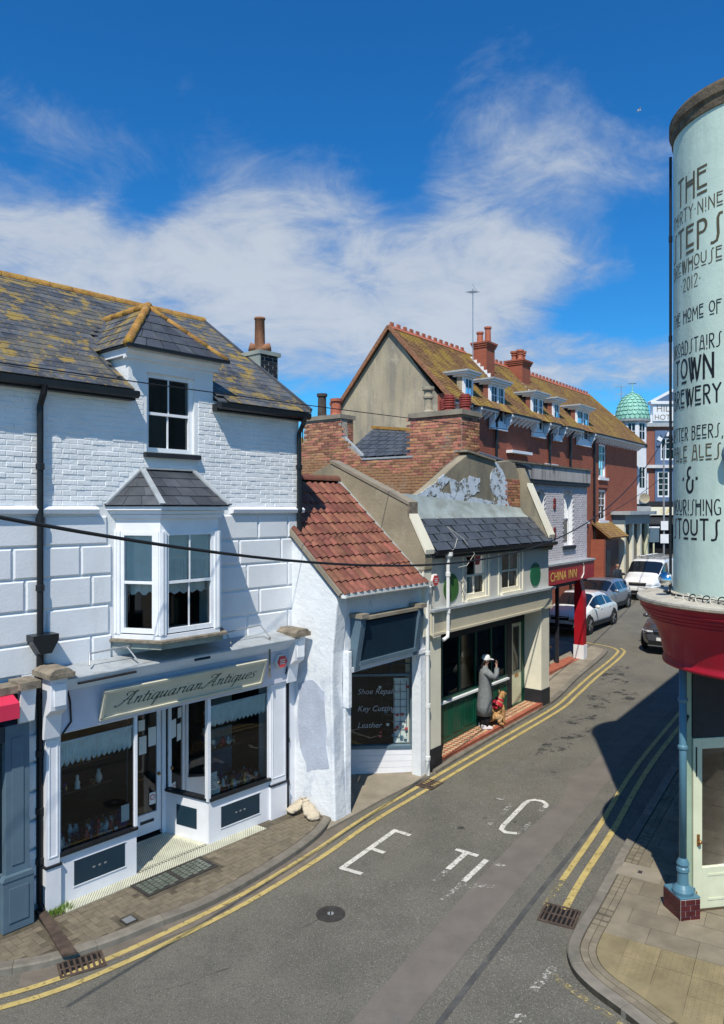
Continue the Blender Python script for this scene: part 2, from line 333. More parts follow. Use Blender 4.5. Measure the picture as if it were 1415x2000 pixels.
M('grey_brick', (.62, .585, .605), .8, .08, 3, .5, 40, layers=(((.36,.32,.33), 2, .55, .75, .5),)); M('parapet', (.46, .44, .42), .9, .1, 2, .4, 20, layers=(((.19,.17,.15), 2.2, .48, .66, .8, (1,1,.3)),))
M('step_red', (.36, .115, .07), .6, .15, 6, .2, 40, rnd=.12); M('step_buff', (.50, .36, .22), .65, .15, 6, .2, 40, rnd=.12); M('step_brown', (.22, .11, .07), .65, .2, 6, rnd=.15)
M('dome_green', (.25, .52, .42), .6, .15, 6, .3, 30, rnd=.08); M('hotel_blue', (.10, .155, .26), .6, .08); M('stone_pale', (.55, .55, .55), .8, .1, 3)
M('rust_red', (.20, .03, .03), .6, .2); M('sack', (.50, .43, .32), .85, .12, 6, .6, 18); M('grass', (.10, .19, .02), .7, .3, 20)
M('steel', (.42, .43, .44), .4, .1, metal=.6); M('chrome', (.75, .75, .75), .12, 0, metal=1); M('brass', (.42, .22, .08), .35, .1, metal=.8); M('wire', (.015, .015, .016), .6, 0); M('wire_white', (.5, .48, .42), .6, 0)
M('far_white', (.70, .72, .76), .7, .05); M('wood_dark', (.06, .035, .02), .6, .2); M('paper', (.70, .71, .68), .8, .03); M('maroon', (.09, .015, .02), .5, .1); M('pvc_white', (.72, .72, .70), .4, .05, 3, layers=(((.4,.32,.2), 5, .6, .75, .6),))
glass('glass', (.86, .90, .90)); glass('glass_dark', (.30, .36, .38)); glass('glass_far', (.22, .28, .34), 1.0, .05)
# ------------------------------------------------------------------ ground, road, pavements
DS = Vector((.616, .788, 0)).normalized()
def gsheet(name, pts, dz, mat, parent=None, thick=0, step=.8):
    """flat sheet following the slope of the street; every sheet is cut at the same lines so that layers stay parallel"""
    bm = bmesh.new(); vs = [bm.verts.new((p[0], p[1], 0)) for p in pts]; bm.faces.new(vs)
    ss = [DS.dot(Vector((p[0], p[1], 0))) for p in pts]
    k = math.floor(min(ss)/step)
    while k*step < max(ss):
        if 4 < k*step < 30: bmesh.ops.bisect_plane(bm, geom=bm.verts[:]+bm.edges[:]+bm.faces[:], plane_co=DS*(k*step), plane_no=DS)
        k += 1
    bmesh.ops.triangulate(bm, faces=bm.faces[:])
    for v in bm.verts: v.co.z = G(v.co.x, v.co.y)+dz
    bmesh.ops.recalc_face_normals(bm, faces=bm.faces[:])
    if sum(f.normal.z*f.calc_area() for f in bm.faces) < 0: bmesh.ops.reverse_faces(bm, faces=bm.faces[:])
    if thick:
        g = bmesh.ops.extrude_face_region(bm, geom=bm.faces[:])
        low = [e for e in g['geom'] if isinstance(e, bmesh.types.BMVert)]
        for v in low: v.co.z -= thick
        bmesh.ops.recalc_face_normals(bm, faces=bm.faces[:])
    me = bpy.data.meshes.new(name); bm.to_mesh(me); bm.free(); me.materials.append(MAT[mat])
    o = bpy.data.objects.new(name, me); COL.objects.link(o); o.parent = parent; return o
def smoothline(pts, n=5):
    out = []; P = [Vector((*p, 0)) for p in pts]
    for i in range(len(P)-1):
        a, b, c, d = P[max(i-1, 0)], P[i], P[i+1], P[min(i+2, len(P)-1)]
        for k in range(n):
            t = k/n; out.append(.5*((2*b)+(c-a)*t+(2*a-5*b+4*c-d)*t*t+(3*b-a-3*c+d)*t**3))
    out.append(P[-1]); return [(p.x, p.y) for p in out]
def offset(line, d):
    """shift a polyline to its right by d"""
    out = []
    for i, p in enumerate(line):
        a = line[max(i-1, 0)]; b = line[min(i+1, len(line)-1)]; t = Vector((b[0]-a[0], b[1]-a[1])).normalized()
        out.append((p[0]+t.y*d, p[1]-t.x*d))
    return out
def ribbon(name, line, w, dz, mat, parent, joints=True):
    a = offset(line, -w/2); b = offset(line, w/2)
    vs = []; fs = []; pts = []
    for i in range(len(line)-1):                      # cut finely so that it follows the slope
        n = max(1, int(math.dist(line[i], line[i+1])/.25))
        for k in range(n):
            t = k/n; pts.append((tuple(a[i][j]*(1-t)+a[i+1][j]*t for j in (0, 1)), tuple(b[i][j]*(1-t)+b[i+1][j]*t for j in (0, 1))))
    pts.append((a[-1], b[-1]))
    for p, q in pts: vs += [(*p, G(*p)+dz), (*q, G(*q)+dz)]
    fs = [(2*i, 2*i+1, 2*i+3, 2*i+2) for i in range(len(pts)-1)]
    return MB().add(vs, fs).build(name, mat, parent)
def inside(p, poly):
    r = False; j = len(poly)-1
    for i in range(len(poly)):
        a, b = poly[i], poly[j]
        if (a[1] > p[1]) != (b[1] > p[1]) and p[0] < (b[0]-a[0])*(p[1]-a[1])/(b[1]-a[1])+a[0]: r = not r
        j = i
    return r

def clip(subject, tile):
    """part of a region that lies inside a convex tile (counter-clockwise)"""
    out = list(subject)
    for i in range(len(tile)):
        a, b = tile[i], tile[(i+1) % len(tile)]; src = out; out = []
        side = lambda p: (b[0]-a[0])*(p[1]-a[1])-(b[1]-a[1])*(p[0]-a[0])
        for k in range(len(src)):
            p, q = src[k-1], src[k]; sp_, sq = side(p), side(q)
            if (sp_ >= 0) != (sq >= 0): t = sp_/(sp_-sq); out.append((p[0]+(q[0]-p[0])*t, p[1]+(q[1]-p[1])*t))
            if sq >= 0: out.append(q)
        if not out: return []
    return out
def area(P): return abs(sum(P[i-1][0]*P[i][1]-P[i][0]*P[i-1][1] for i in range(len(P))))/2
def cut_piece(name, region, tile, top, mat, parent, amin=.0025):
    if area(tile) and sum(tile[i-1][0]*tile[i][1]-tile[i][0]*tile[i-1][1] for i in range(len(tile))) < 0: tile = tile[::-1]
    P = clip(region, tile)
    if len(P) < 3 or area(P) < amin: return
    Q = []
    for q in P:
        if not Q or math.dist(q, Q[-1]) > .004: Q.append(q)
    if len(Q) > 2 and math.dist(Q[0], Q[-1]) < .004: Q.pop()
    if len(Q) < 3: return
    n = len(Q); MB().add([(*q, G(*q)+top) for q in Q]+[(*q, G(*q)-.03) for q in Q], [tuple(range(n))]+[(i, (i+1) % n, n+(i+1) % n, n+i) for i in range(n)]).build(name, mat, parent)

RZ = -.09
struct(gsheet('ground', [(-300, -200), (500, -200), (500, 600), (-300, 600)], -.25, 'concrete'))
road = struct(gsheet('road', [(-14, 2), (34, 2), (60, 52), (60, 90), (0, 90), (0, 40), (-14, 14)], RZ, 'asphalt'))
KL = smoothline([(-7, 8.35), (-5.4, 8.72), (-4.41, 9.0), (-3.93, 9.16), (-3.59, 9.37), (-3.13, 9.71), (-2.82, 10.0), (-2.13, 10.62), (-1.31, 11.75), (-.82, 12.6), (-.6, 13.2), (-.56, 13.5)])
KR = smoothline([(18, 32), (10.8, 22), (6.49, 15.51), (4.43, 12.4), (3.81, 11.41), (3.21, 10.45), (2.83, 9.86), (2.64, 9.5), (2.58, 9.23), (2.59, 8.96), (2.69, 8.67), (2.9, 8.29), (3.1, 7.9), (3.6, 7.0), (5, 5.2)])
KC = smoothline([(1.55, 15.62), (3.05, 17.6), (5.0, 20.08), (5.6, 20.95), (6.7, 22.9), (8.0, 25.0), (8.75, 26.35), (8.72, 26.95), (8.2, 27.6), (7.6, 28.4)])
lb = [FA.w(5.2, .25)[:2], FA.w(-6, .25)[:2]]
pavl = struct(gsheet('pavement_left', KL+lb, -.014, 'paver_joint', None, .2))
apron = [(-.30, 13.5), (-.56, 13.4), (-.62, 13.0), (.4, 14.3), (1.5, 15.55), FC.w(0, 1)[:2], FC.w(-2.7, 3)[:2], FC.w(-2.75, .5)[:2]]
struct(gsheet('pavement_forecourt', apron, -.045, 'concrete', None, .2))
pavc = struct(gsheet('pavement_middle', KC+[(6.0, 29.5), FK.w(-5, .5)[:2], FC.w(6.2, 1.5)[:2], FC.w(0, 1.2)[:2]], -.03, 'concrete', None, .2))
far_edge = [(8.2, 30.2), (13.0, 36.7), (17.6, 42.8), (20.5, 47)]
struct(gsheet('pavement_far', far_edge+[(17, 52), (4, 31)], -.03, 'flag', None, .2))
PR = KR+[(12, 5.2), (26, 32)]
pavr = struct(gsheet('pavement_right', PR, -.012, 'paver_joint', None, .2))

def kerbs(line, w, side, parent, L=.9, top=.006, d0=0):
    """kerb stones one by one along a line; the stone lies on side (+1 right, -1 left) of it"""
    inner = offset(line, side*w); acc = 0; seg = [0]; out = []
    for i in range(1, len(line)):
        acc += math.dist(line[i-1], line[i])
        if acc > L or i == len(line)-1:
            idx = list(range(seg[0], i+1)); A = [line[k] for k in idx]; B = [inner[k] for k in idx]
            t = Vector((A[-1][0]-A[0][0], A[-1][1]-A[0][1])).normalized()*.006
            A[0] = (A[0][0]+t.x, A[0][1]+t.y); B[0] = (B[0][0]+t.x, B[0][1]+t.y)
            vs = []; n = len(A); c = .018
            Ai = [(A[k][0]+(B[k][0]-A[k][0])*c/w, A[k][1]+(B[k][1]-A[k][1])*c/w) for k in range(n)]
            for p, z in [(q, -.18) for q in A]+[(q, top-c) for q in A]+[(q, top) for q in Ai]+[(q, top) for q in B]+[(q, -.18) for q in B]: vs.append((*p, G(*p)+z))
            fs = []
            for r in range(5):
                for k in range(n-1): fs.append((r*n+k, r*n+k+1, ((r+1) % 5)*n+k+1, ((r+1) % 5)*n+k))
            fs += [tuple(r*n for r in range(5)), tuple(r*n+n-1 for r in range(5))]
            MB().add(vs, fs).build('kerb_stone', 'kerb', parent); seg = [i]; acc = 0
kerbs(offset(KL, .008), .15, -1, pavl); kerbs(KR[5:], .15, -1, pavr); kerbs(offset(KC, .008), .14, -1, pavc, top=-.012)

# left pavement: herringbone block pavers
inner = offset(KL, -.165)
region = inner+[FA.w(5.0, -.27)[:2], FA.w(-4, -.27)[:2]]
CELL = (1.17, 2.42, -.72, -.24)                         # cellar light frame in the shop's own u, w
CHAN = [(-4.53, 10.27), (-4.36, 10.24), (-3.58, 9.3), (-3.74, 9.22)]
def blocked(u, v, p):
    if CELL[0]-.03 < u < CELL[1]+.03 and CELL[2]-.03 < v < CELL[3]+.03: return True
    if inside(p, [(a*1.0, b) for a, b in CHAN]): return True
    return math.dist(p, (-3.18, 10.08)) < .13
pv = []
ang = 0
for r in range(-30, 10):
    for c in range(-30, 62):
        k = (c-r) % 4; q = .103
        if k == 0: cu, cv, rot = (c+1)*q, (r+.5)*q, 0
        elif k == 2: cu, cv, rot = (c+.5)*q, (r)*q, math.pi/2
        else: continue
        cs = [(cu+a, cv+b) for a, b in ([(-.1, -.05), (.1, -.05), (.1, .05), (-.1, .05)] if rot == 0 else [(-.05, -.1), (.05, -.1), (.05, .1), (-.05, .1)])]
        if cu < -2.2: continue
        ws_ = [FA.w(*p)[:2] for p in cs]; ok = [inside(w, region) for w in ws_]
        if any(ok) and not all(ok) and not any(blocked(p[0], p[1], w) for p, w in zip(cs, ws_)):
            g = .0015; cut_piece('paver', region, [FA.w(cu+(p[0]-cu)*.985, cv+(p[1]-cv)*.97)[:2] for p in cs], -.003, 'paver', pavl); continue
        if all(inside(FA.w(*p)[:2], region) and not blocked(p[0], p[1], FA.w(*p)[:2]) for p in cs):
            x, y, _ = FA.w(cu, cv); pv.append((x*x+y*y, TM(x, y, G(x, y)-.018+random.uniform(-.0015, .0015), random.uniform(-.008, .008), random.uniform(-.008, .008), FA.rz+rot)))
pv.sort(key=lambda t: t[0])
pm = MB().add([(-.0985,-.0485,-.02),(.0985,-.0485,-.02),(.0985,.0485,-.02),(-.0985,.0485,-.02),(-.0985,-.0485,.012),(.0985,-.0485,.012),(.0985,.0485,.012),(-.0985,.0485,.012),(-.0935,-.0435,.016),(.0935,-.0435,.016),(.0935,.0435,.016),(-.0935,.0435,.016)],
    [(0,1,5,4),(1,2,6,5),(2,3,7,6),(3,0,4,7),(4,5,9,8),(5,6,10,9),(6,7,11,10),(7,4,8,11),(8,9,10,11)])
pieces('paver', [m for _, m in pv], pm, 'paver', pavl)

# right pavement: flags and tactile slabs with blisters
ax = Vector((.515, .857)); px_ = Vector((.857, -.515)); o0 = Vector((3.12, 9.8))
kin = offset(KR, -.17); kin2 = offset(KR, -.36); reg1 = kin+[(12, 5.2), (26, 32)]; reg2 = kin2+[(12, 5.2), (26, 32)]
tm = MB().box(-.197, .197, -.197, .197, -.03, .0)
for i in range(6):
    for j in range(6):
        tm.lathe([(.02, 0), (.017, .007), (.008, .009)], ((i-2.5)*.064, (j-2.5)*.064, 0), 6)
tac = []; fl = []
rzr = math.atan2(px_.y, px_.x)
for i in range(-3, 9):
    for j in range(0, 8):
        p = o0+px_*(.4*i+.2)-ax*(.4*j+.2)
        cs = [p+px_*a+ax*b for a in (-.2, .2) for b in (-.2, .2)]
        ok = [inside(c, reg2) for c in cs]
        if any(ok) and not all(ok): cut_piece('tactile_slab', reg2, [tuple(cs[k]) for k in (0, 2, 3, 1)], .001, 'tactile', pavr)
        if all(ok): tac.append(TM(p.x, p.y, G(p.x, p.y)+.001+random.uniform(-.002, .002), 0, 0, rzr))
pieces('tactile_slab', tac, tm, 'tactile', pavr)
fm = MB().box(-.297, .297, -.197, .197, -.03, 0)
for i in range(-6, 12):
    for j in range(0, 40):
        p = o0+px_*(.6*i+.3+(.3 if j % 2 else 0))+ax*(.4*j+.2)
        cs = [p+px_*a+ax*b for a in (-.3, .3) for b in (-.2, .2)]
        if p.y > 17: continue
        ok = [inside(c, reg2) for c in cs]
        if any(ok) and not all(ok): cut_piece('paving_flag', reg2, [tuple(p+(cs[k]-p)*.99) for k in (0, 2, 3, 1)], -.001, 'flag', pavr)
        if all(ok): fl.append((p.length, TM(p.x, p.y, G(p.x, p.y)+random.uniform(-.003, .001), 0, -.03 if False else 0, rzr)))
fl.sort(key=lambda t: t[0]); pieces('paving_flag', [m for _, m in fl], fm, 'flag', pavr)
st = []                                                   # small setts just inside the kerb of the corner
kl = offset(KR, -.21)
for i in range(len(kl)-1):
    a, b = Vector(kl[i]), Vector(kl[i+1])
    if a.y > 17 or a.y < 7: continue
    n = max(1, round((b-a).length/.12))
    for k in range(n):
        for row in (0, 1):
            p = a.lerp(b, (k+.5)/n); t = (b-a).normalized(); p = p+Vector((-t.y, t.x))*(.0+row*.095)
            st.append(TM(p.x, p.y, G(p.x, p.y)-.004+random.uniform(-.003, .001), 0, 0, math.atan2(t.y, t.x)))
pieces('sett', st, MB().box(-.052, .052, -.043, .043, -.03, .004), 'flag', pavr)

# asphalt repairs, paint
gsheet('asphalt_strip', [(-1.2, 6.2), (-.14, 8.16), (1.11, 10.22), (1.86, 11.45), (2.64, 12.62), (3.87, 14.24), (4.3, 15.3), (4.84, 15.8), (5.49, 16.71), (9.5, 22.5), (10.2, 22.3), (6.0, 16.58), (5.18, 15.3), (3.46, 12.72), (2.4, 11.15), (1.27, 9.38), (.51, 8.16), (-.5, 6.2)], RZ+.004, 'asphalt_patch', road)
gsheet('asphalt_trench', offset(smoothline([(.62, 8.1), (1.45, 9.4), (2.55, 11.1), (3.6, 12.65), (5.3, 15.2)]), .12)+offset(smoothline([(.62, 8.1), (1.45, 9.4), (2.55, 11.1), (3.6, 12.65), (5.3, 15.2)]), .2)[::-1], RZ+.004, 'asphalt_dark', road)
def blotch(cx, cy, rx, ry, rot, mat, dz, n=40, parent=None):
    pts = []
    ph = [random.uniform(0, 6.28) for _ in range(5)]
    for k in range(n):
        t = 2*math.pi*k/n; r = 1+sum(.5/(i+2)*math.sin((i+2)*t*1.0+ph[i]) for i in range(5))*.7
        x, y = rx*r*math.cos(t), ry*r*math.sin(t); pts.append((cx+x*math.cos(rot)-y*math.sin(rot), cy+x*math.sin(rot)+y*math.cos(rot)))
    return gsheet('dark_stain', pts, dz, mat, parent or road)
worn('stain', (.05, .05, .048), .52, .62, 2.6, .8)
for a in ((4.6, 17.2, 1.2, .3, .9), (5.9, 19.3, .9, .3, .9), (7.0, 20.9, 1.3, .55, .95), (8.0, 23.2, 1.2, .5, .95)): blotch(*a, 'stain', RZ+.008)
YL = smoothline([(-6.5, 7.75), (-5.2, 8.2), (-4.22, 8.62), (-3.69, 8.93), (-3.23, 9.32), (-2.72, 9.82), (-1.98, 10.63), (-1.43, 11.34), (-.75, 12.31), (.05, 13.55), (1.3, 15.15), (3.18, 17.5), (5.15, 19.95), (5.95, 21.2), (7.05, 23.0), (8.38, 25.05), (9.0, 26.1), (9.18, 26.6), (9.04, 27.23), (8.35, 28.06)])
gsheet('gutter_strip', KL[12:]+offset(KL, .3)[12:][::-1], RZ+.004, 'gutter_strip', road)
ribbon('yellow_line', YL, .09, RZ+.010, 'yellow_paint', road); ribbon('yellow_line', offset(YL[:-8], .22), .09, RZ+.010, 'yellow_paint', road)
Y1 = smoothline([(2.62, 10.56), (3.2, 11.5), (4.24, 13.13), (5.31, 14.92), (6.7, 17.02), (10.3, 22.15)]); Y2 = smoothline([(2.86, 10.45), (3.40, 11.36), (4.45, 13.0), (5.52, 14.78), (6.9, 16.88), (10.5, 22)])
ribbon('yellow_line', Y1[:5], .09, RZ+.012, 'yellow_worn', road); ribbon('yellow_line', Y1[4:], .09, RZ+.010, 'yellow_paint', road); ribbon('yellow_line', Y2, .1, RZ+.010, 'yellow_paint', road)
ribbon('yellow_line', smoothline([(2.3, 9.05), (2.5, 8.69), (2.84, 8.17), (3.5, 7.2)]), .085, RZ+.010, 'yellow_worn', road)
ribbon('white_dash', [(2.01, 8.71), (2.38, 9.15)], .11, RZ+.010, 'white_worn', road); ribbon('white_dash', [(1.6, 8.05), (1.8, 8.32)], .11, RZ+.010, 'white_worn', road)
for strokes, mat in (([[(-.33, 11.66), (.58, 13.01)], [(.54, 13.03), (.84, 12.81)], [(.14, 12.34), (.37, 12.18)], [(-.34, 11.68), (0, 11.48)]], 'white_paint'),
                ([[(1.56, 12.29), (1.89, 12.05)], [(1.71, 12.15), (1.35, 11.62)]], 'white_paint'), ([[(1.35, 11.62), (1.11, 11.26)]], 'white_worn'),
                ([[(2.01, 11.92), (1.55, 11.25)]], 'white_paint'), ([[(1.55, 11.25), (1.16, 10.7)], [(2.11, 11.79), (2.27, 11.69)], [(1.69, 11.13), (2.0, 11.07)], [(1.52, 11.16), (1.68, 11.05)]], 'white_worn'),
                ([[(2.69, 12.83), (2.5, 12.88), (2.45, 13.0), (2.51, 13.14), (3.1, 14.06), (3.2, 14.16), (3.32, 14.2), (3.45, 14.13), (3.49, 13.97), (3.42, 13.85)]], 'white_paint'),
                ([[(3.42, 13.85), (3.25, 13.62)], [(2.69, 12.83), (2.82, 12.94), (3.03, 13.27)], [(2.2, 13.1), (2.4, 13.38)], [(2.56, 13.58), (2.85, 14.02)], [(2.6, 14.28), (2.75, 14.24)]], 'white_worn')):
    for i, s in enumerate(strokes): ribbon('painted_letter_stroke', s, .092, RZ+.010+.0015*i, mat, road)

random.seed(91)
for pts in ([(-2.6, 8.6), (-1.4, 9.3), (-.9, 10.0), (.1, 10.6)], [(.3, 12.0), (1.0, 13.2), (1.6, 13.7), (2.3, 15.0)], [(1.6, 9.9), (2.2, 10.6), (2.5, 11.3), (3.4, 12.3)], [(2.6, 15.2), (3.3, 16.0), (4.3, 17.4), (4.9, 18.9)]):
    q = [(x+random.uniform(-.03, .03), y+random.uniform(-.03, .03)) for x, y in smoothline(pts, 9)]; ribbon('crack', q, .011, RZ+.0065, 'stain', road)
for k in range(9):
    t_ = random.random(); blotch(-.5+4.5*t_+random.uniform(-.7, .7), 9.2+7*t_+random.uniform(-.8, .8), random.uniform(.03, .12), random.uniform(.03, .09), random.uniform(0, 3), 'stain', RZ+.0072, 14)
# iron things let into the ground
def quadframe(cx, cy, ex, half_u, half_v): pass
def grate(name, label, c, u, hu, hv, n, mat='iron_brown', z=RZ):
    """gully grate: frame and n bars, at centre c with long axis u"""
    rz = math.atan2(u[1], u[0]); t = thing(name, label, 'drain', (c[0], c[1], G(*c)+z+.006), rz, 'street drains')
    MB().box(-hu, hu, -hv, hv, -.004, .001).build('pit', 'dark_void', t)
    MB().box(-hu-.03, hu+.03, -hv-.03, -hv, -.01, .016).build('frame_bar', mat, t); MB().box(-hu-.03, hu+.03, hv, hv+.03, -.01, .016).build('frame_bar', mat, t)
    MB().box(-hu-.03, -hu, -hv, hv, -.01, .016).build('frame_bar', mat, t); MB().box(hu, hu+.03, -hv, hv, -.01, .016).build('frame_bar', mat, t)
    for k in range(n):
        x = -hu+(k+.5)*2*hu/n; MB().box(x-.28*hu/n*1.4, x+.28*hu/n*1.4, -hv, hv, .002, .014).build('bar', mat, t)
    MB().box(-hu, hu, -.012, .012, .004, .0125).build('cross_bar', mat, t)
    return t
grate('drain_grate', 'iron gully grate across the yellow lines before the antiques shop', (-3.5, 9.22), (.42, .24), .24, .15, 7)
grate('drain_grate', 'iron gully grate at the rounded corner kerb of the brewhouse', (2.75, 10.3), (.38, -.2), .22, .22, 7)
grate('drain_grate', 'small iron grate in yellow lines near the white downpipe', (1.38, 15.05), (.62, .78), .2, .16, 5)
t = thing('manhole_cover', 'round dark manhole cover in the middle of the road', 'manhole', (-.44, 10.37, G(-.44, 10.37)+RZ+.003))
MB().lathe([(.205, -.01), (.205, .006), (.19, .009), (.0, .009)], seg=40, cap=False).build('rim', 'iron_cover', t); MB().lathe([(.045, .0095), (.045, .012), (0, .012)], seg=20, cap=False).build('keyhole_plate', 'steel', t)
MB().box(-.008, .008, -.045, .045, .0122, .014).build('slot', 'dark_void', t)
t = FA.thing('cellar_light', 'iron framed glass block cellar light in pavement before shop door', 'cellar light')
a, b, c, d = CELL
MB().box(a, b, c, c+.05, -.02, .008).build('frame_bar', 'iron_cover', t); MB().box(a, b, d-.05, d, -.02, .008).build('frame_bar', 'iron_cover', t)
MB().box(a, a+.05, c+.05, d-.05, -.02, .008).build('frame_bar', 'iron_cover', t); MB().box(b-.05, b, c+.05, d-.05, -.02, .008).build('frame_bar', 'iron_cover', t); MB().box((a+b)/2-.03, (a+b)/2+.03, c+.05, d-.05, -.02, .008).build('frame_bar', 'iron_cover', t)
MB().box(a+.05, b-.05, c+.05, d-.05, -.02, -.002).build('bed', 'iron_cover', t)
M('glass_block', (.13, .15, .12), .25, .2, 8)
gb = MB().box(-.036, .036, -.03, .03, -.01, .006); its = []
for s0, s1 in ((a+.05, (a+b)/2-.03), ((a+b)/2+.03, b-.05)):
    n = int((s1-s0)/.085)
    for i in range(n):
        for j in range(5): its.append(TM(s0+(i+.5)*(s1-s0)/n, c+.09+j*.077+(i % 2)*.025, 0))
pieces('glass_block', its, gb, 'glass_block', t)
t = thing('drain_channel', 'long rusty iron drainage channel crossing the left pavement', 'drain channel'); cx = CHAN
vs = [(*p, G(*p)+.004) for p in cx]; MB().slab(vs, -.03).build('channel_plate', 'iron_brown', t)
a_, b_ = Vector((-4.44, 10.2)), Vector((-3.67, 9.28)); 
for k in range(24):
    p = a_.lerp(b_, (k+.7)/25); MB().box(-.012, .012, -.055, .055, .0, .006).build('slot', 'dark_void', t, loc=None).matrix_local = TM(p.x, p.y, G(p.x, p.y)+.0045, 0, 0, math.atan2(b_.y-a_.y, b_.x-a_.x))
t = thing('water_cover', 'small square grey stopcock cover set in left pavement', 'cover', (-3.18, 10.08, G(-3.18, 10.08)), FA.rz)
MB().box(-.09, .09, -.09, .09, -.02, .0).build('frame', 'iron_cover', t); MB().box(-.07, .07, -.07, .07, 0, .004).build('lid', 'steel', t)
t = thing('service_cover', 'rectangular concrete service cover in the right pavement', 'cover', (4.25, 11.3, G(4.25, 11.3)), rzr)
MB().box(-.32, .32, -.22, .22, -.01, .005).build('lid', 'concrete', t); MB().box(-.03, .03, -.045, .045, .005, .007).build('key_plate', 'iron_cover', t)
gt = MB()
for k in range(260):
    p = FA.w(-.02+random.uniform(0, .34)**1, -.06-random.random()**2*.16); a = random.uniform(0, 6.28); h = random.uniform(.03, .1); w = .006
    d = Vector((math.cos(a), math.sin(a), 0)); q = Vector((p[0], p[1], -.01)); e = Vector((-d.y, d.x, 0))*w
    gt.add([q-e, q+e, q+d*h*.4+Vector((0, 0, h))], [(0, 1, 2)])
stuff(tag(gt.build('grass_tuft', 'grass'), 'tuft of green grass at the foot of the white shop pilaster', 'grass'))
# ------------------------------------------------------------------ sash windows shared by the buildings
def sash(parent, x0, x1, z0, z1, y, frame='white_trim', fw=.06, cols=2, rows=2, glassm='glass', back=None, depth=.5, horn=True, name='window', rail=True, bar=.022):
    """vertical sash window in the plane y (front): window > frame, meeting rail, glazing bars, panes"""
    w = MB().box(x0, x0+fw, y, y+.1, z0, z1).box(x1-fw, x1, y, y+.1, z0, z1).box(x0+fw, x1-fw, y, y+.1, z1-fw, z1).box(x0+fw, x1-fw, y, y+.1, z0, z0+fw*1.3).build(name, frame, parent)
    zm = (z0+z1)/2; a, b = x0+fw, x1-fw
    if rail: MB().box(a, b, y+.012, y+.07, zm-.022, zm+.022).build('meeting_rail', frame, w)
    zs = [(z0+fw*1.3, zm-.022), (zm+.022, z1-fw)] if rail else [(z0+fw*1.3, z1-fw)]
    for s, (c, d) in enumerate(zs):
        yy = y+.05 if s == 0 else y+.03
        r = max(1, rows//2) if rail else rows
        for k in range(1, cols):
            xx = a+(b-a)*k/cols; MB().box(xx-bar/2, xx+bar/2, yy-.012, yy+.012, c, d).build('glazing_bar', frame, w)
        for k in range(1, r):
            zz = c+(d-c)*k/r; MB().box(a, b, yy-.0105, yy+.0105, zz-bar/2, zz+bar/2).build('glazing_bar', frame, w)
        for i in range(cols):
            for j in range(r):
                MB().quad((a+(b-a)*i/cols, yy, c+(d-c)*j/r), (a+(b-a)*(i+1)/cols, yy, c+(d-c)*j/r), (a+(b-a)*(i+1)/cols, yy, c+(d-c)*(j+1)/r), (a+(b-a)*i/cols, yy, c+(d-c)*(j+1)/r)).build('pane', glassm, w)
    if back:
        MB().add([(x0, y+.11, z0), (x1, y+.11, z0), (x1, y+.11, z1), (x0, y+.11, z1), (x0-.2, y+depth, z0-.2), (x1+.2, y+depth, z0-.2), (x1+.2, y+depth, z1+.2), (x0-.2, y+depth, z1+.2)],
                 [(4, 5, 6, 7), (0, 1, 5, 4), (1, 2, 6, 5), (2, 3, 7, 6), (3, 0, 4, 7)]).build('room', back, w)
    return w
def scallop(parent, x0, x1, z1, h, y, mat='curtain', n=8, name='curtain', dy=0):
    """pleated fabric hanging from z1 with a scalloped hem"""
    vs = []; m = n*8
    for k in range(m+1):
        t = k/m; x = x0+(x1-x0)*t; yy = y+dy*t+.016*math.sin(t*n*2*math.pi*2); hh = h*(1-.26*(1-abs(math.sin(t*n*math.pi))))+random.uniform(-.004, .004)
        vs += [(x, yy*1.0, z1), (x, yy+.004, z1-h*.5), (x, yy, z1-hh)]
    fs = []
    for k in range(m): fs += [(3*k, 3*k+3, 3*k+4, 3*k+1), (3*k+1, 3*k+4, 3*k+5, 3*k+2)]
    return MB().add(vs, fs).build(name, mat, parent, smooth=True)
def pipe(parent, pts, r, name='downpipe', mat='black_iron', collars=()):
    o = MB().tube(pts, r, 10).build(name, mat, parent, smooth=False)
    for p in collars: MB().lathe([(r*1.02, -.05), (r*1.35, -.04), (r*1.35, .04), (r*1.02, .05)], p, 10).build('collar', mat, o)
    return o
def stroke2d(mb, pts, w, fn, h=.0, ends=True):
    """thick polyline in 2-D mapped to space by fn(x, y, lift)"""
    P = [Vector(p) for p in pts]; n = len(P); A = []; B = []
    for i, p in enumerate(P):
        t = (P[min(i+1, n-1)]-P[max(i-1, 0)]).normalized(); ww = w(t) if callable(w) else w
        nn = Vector((-t.y, t.x))*ww/2; A.append(p+nn); B.append(p-nn)
    vs = [fn(*q) for pr in zip(A, B) for q in pr]
    mb.add(vs, [(2*i, 2*i+1, 2*i+3, 2*i+2) for i in range(n-1)])
def arc(cx, cy, rx, ry, a0, a1, n=14): return [(cx+rx*math.cos(R(a0+(a1-a0)*k/n)), cy+ry*math.sin(R(a0+(a1-a0)*k/n))) for k in range(n+1)]

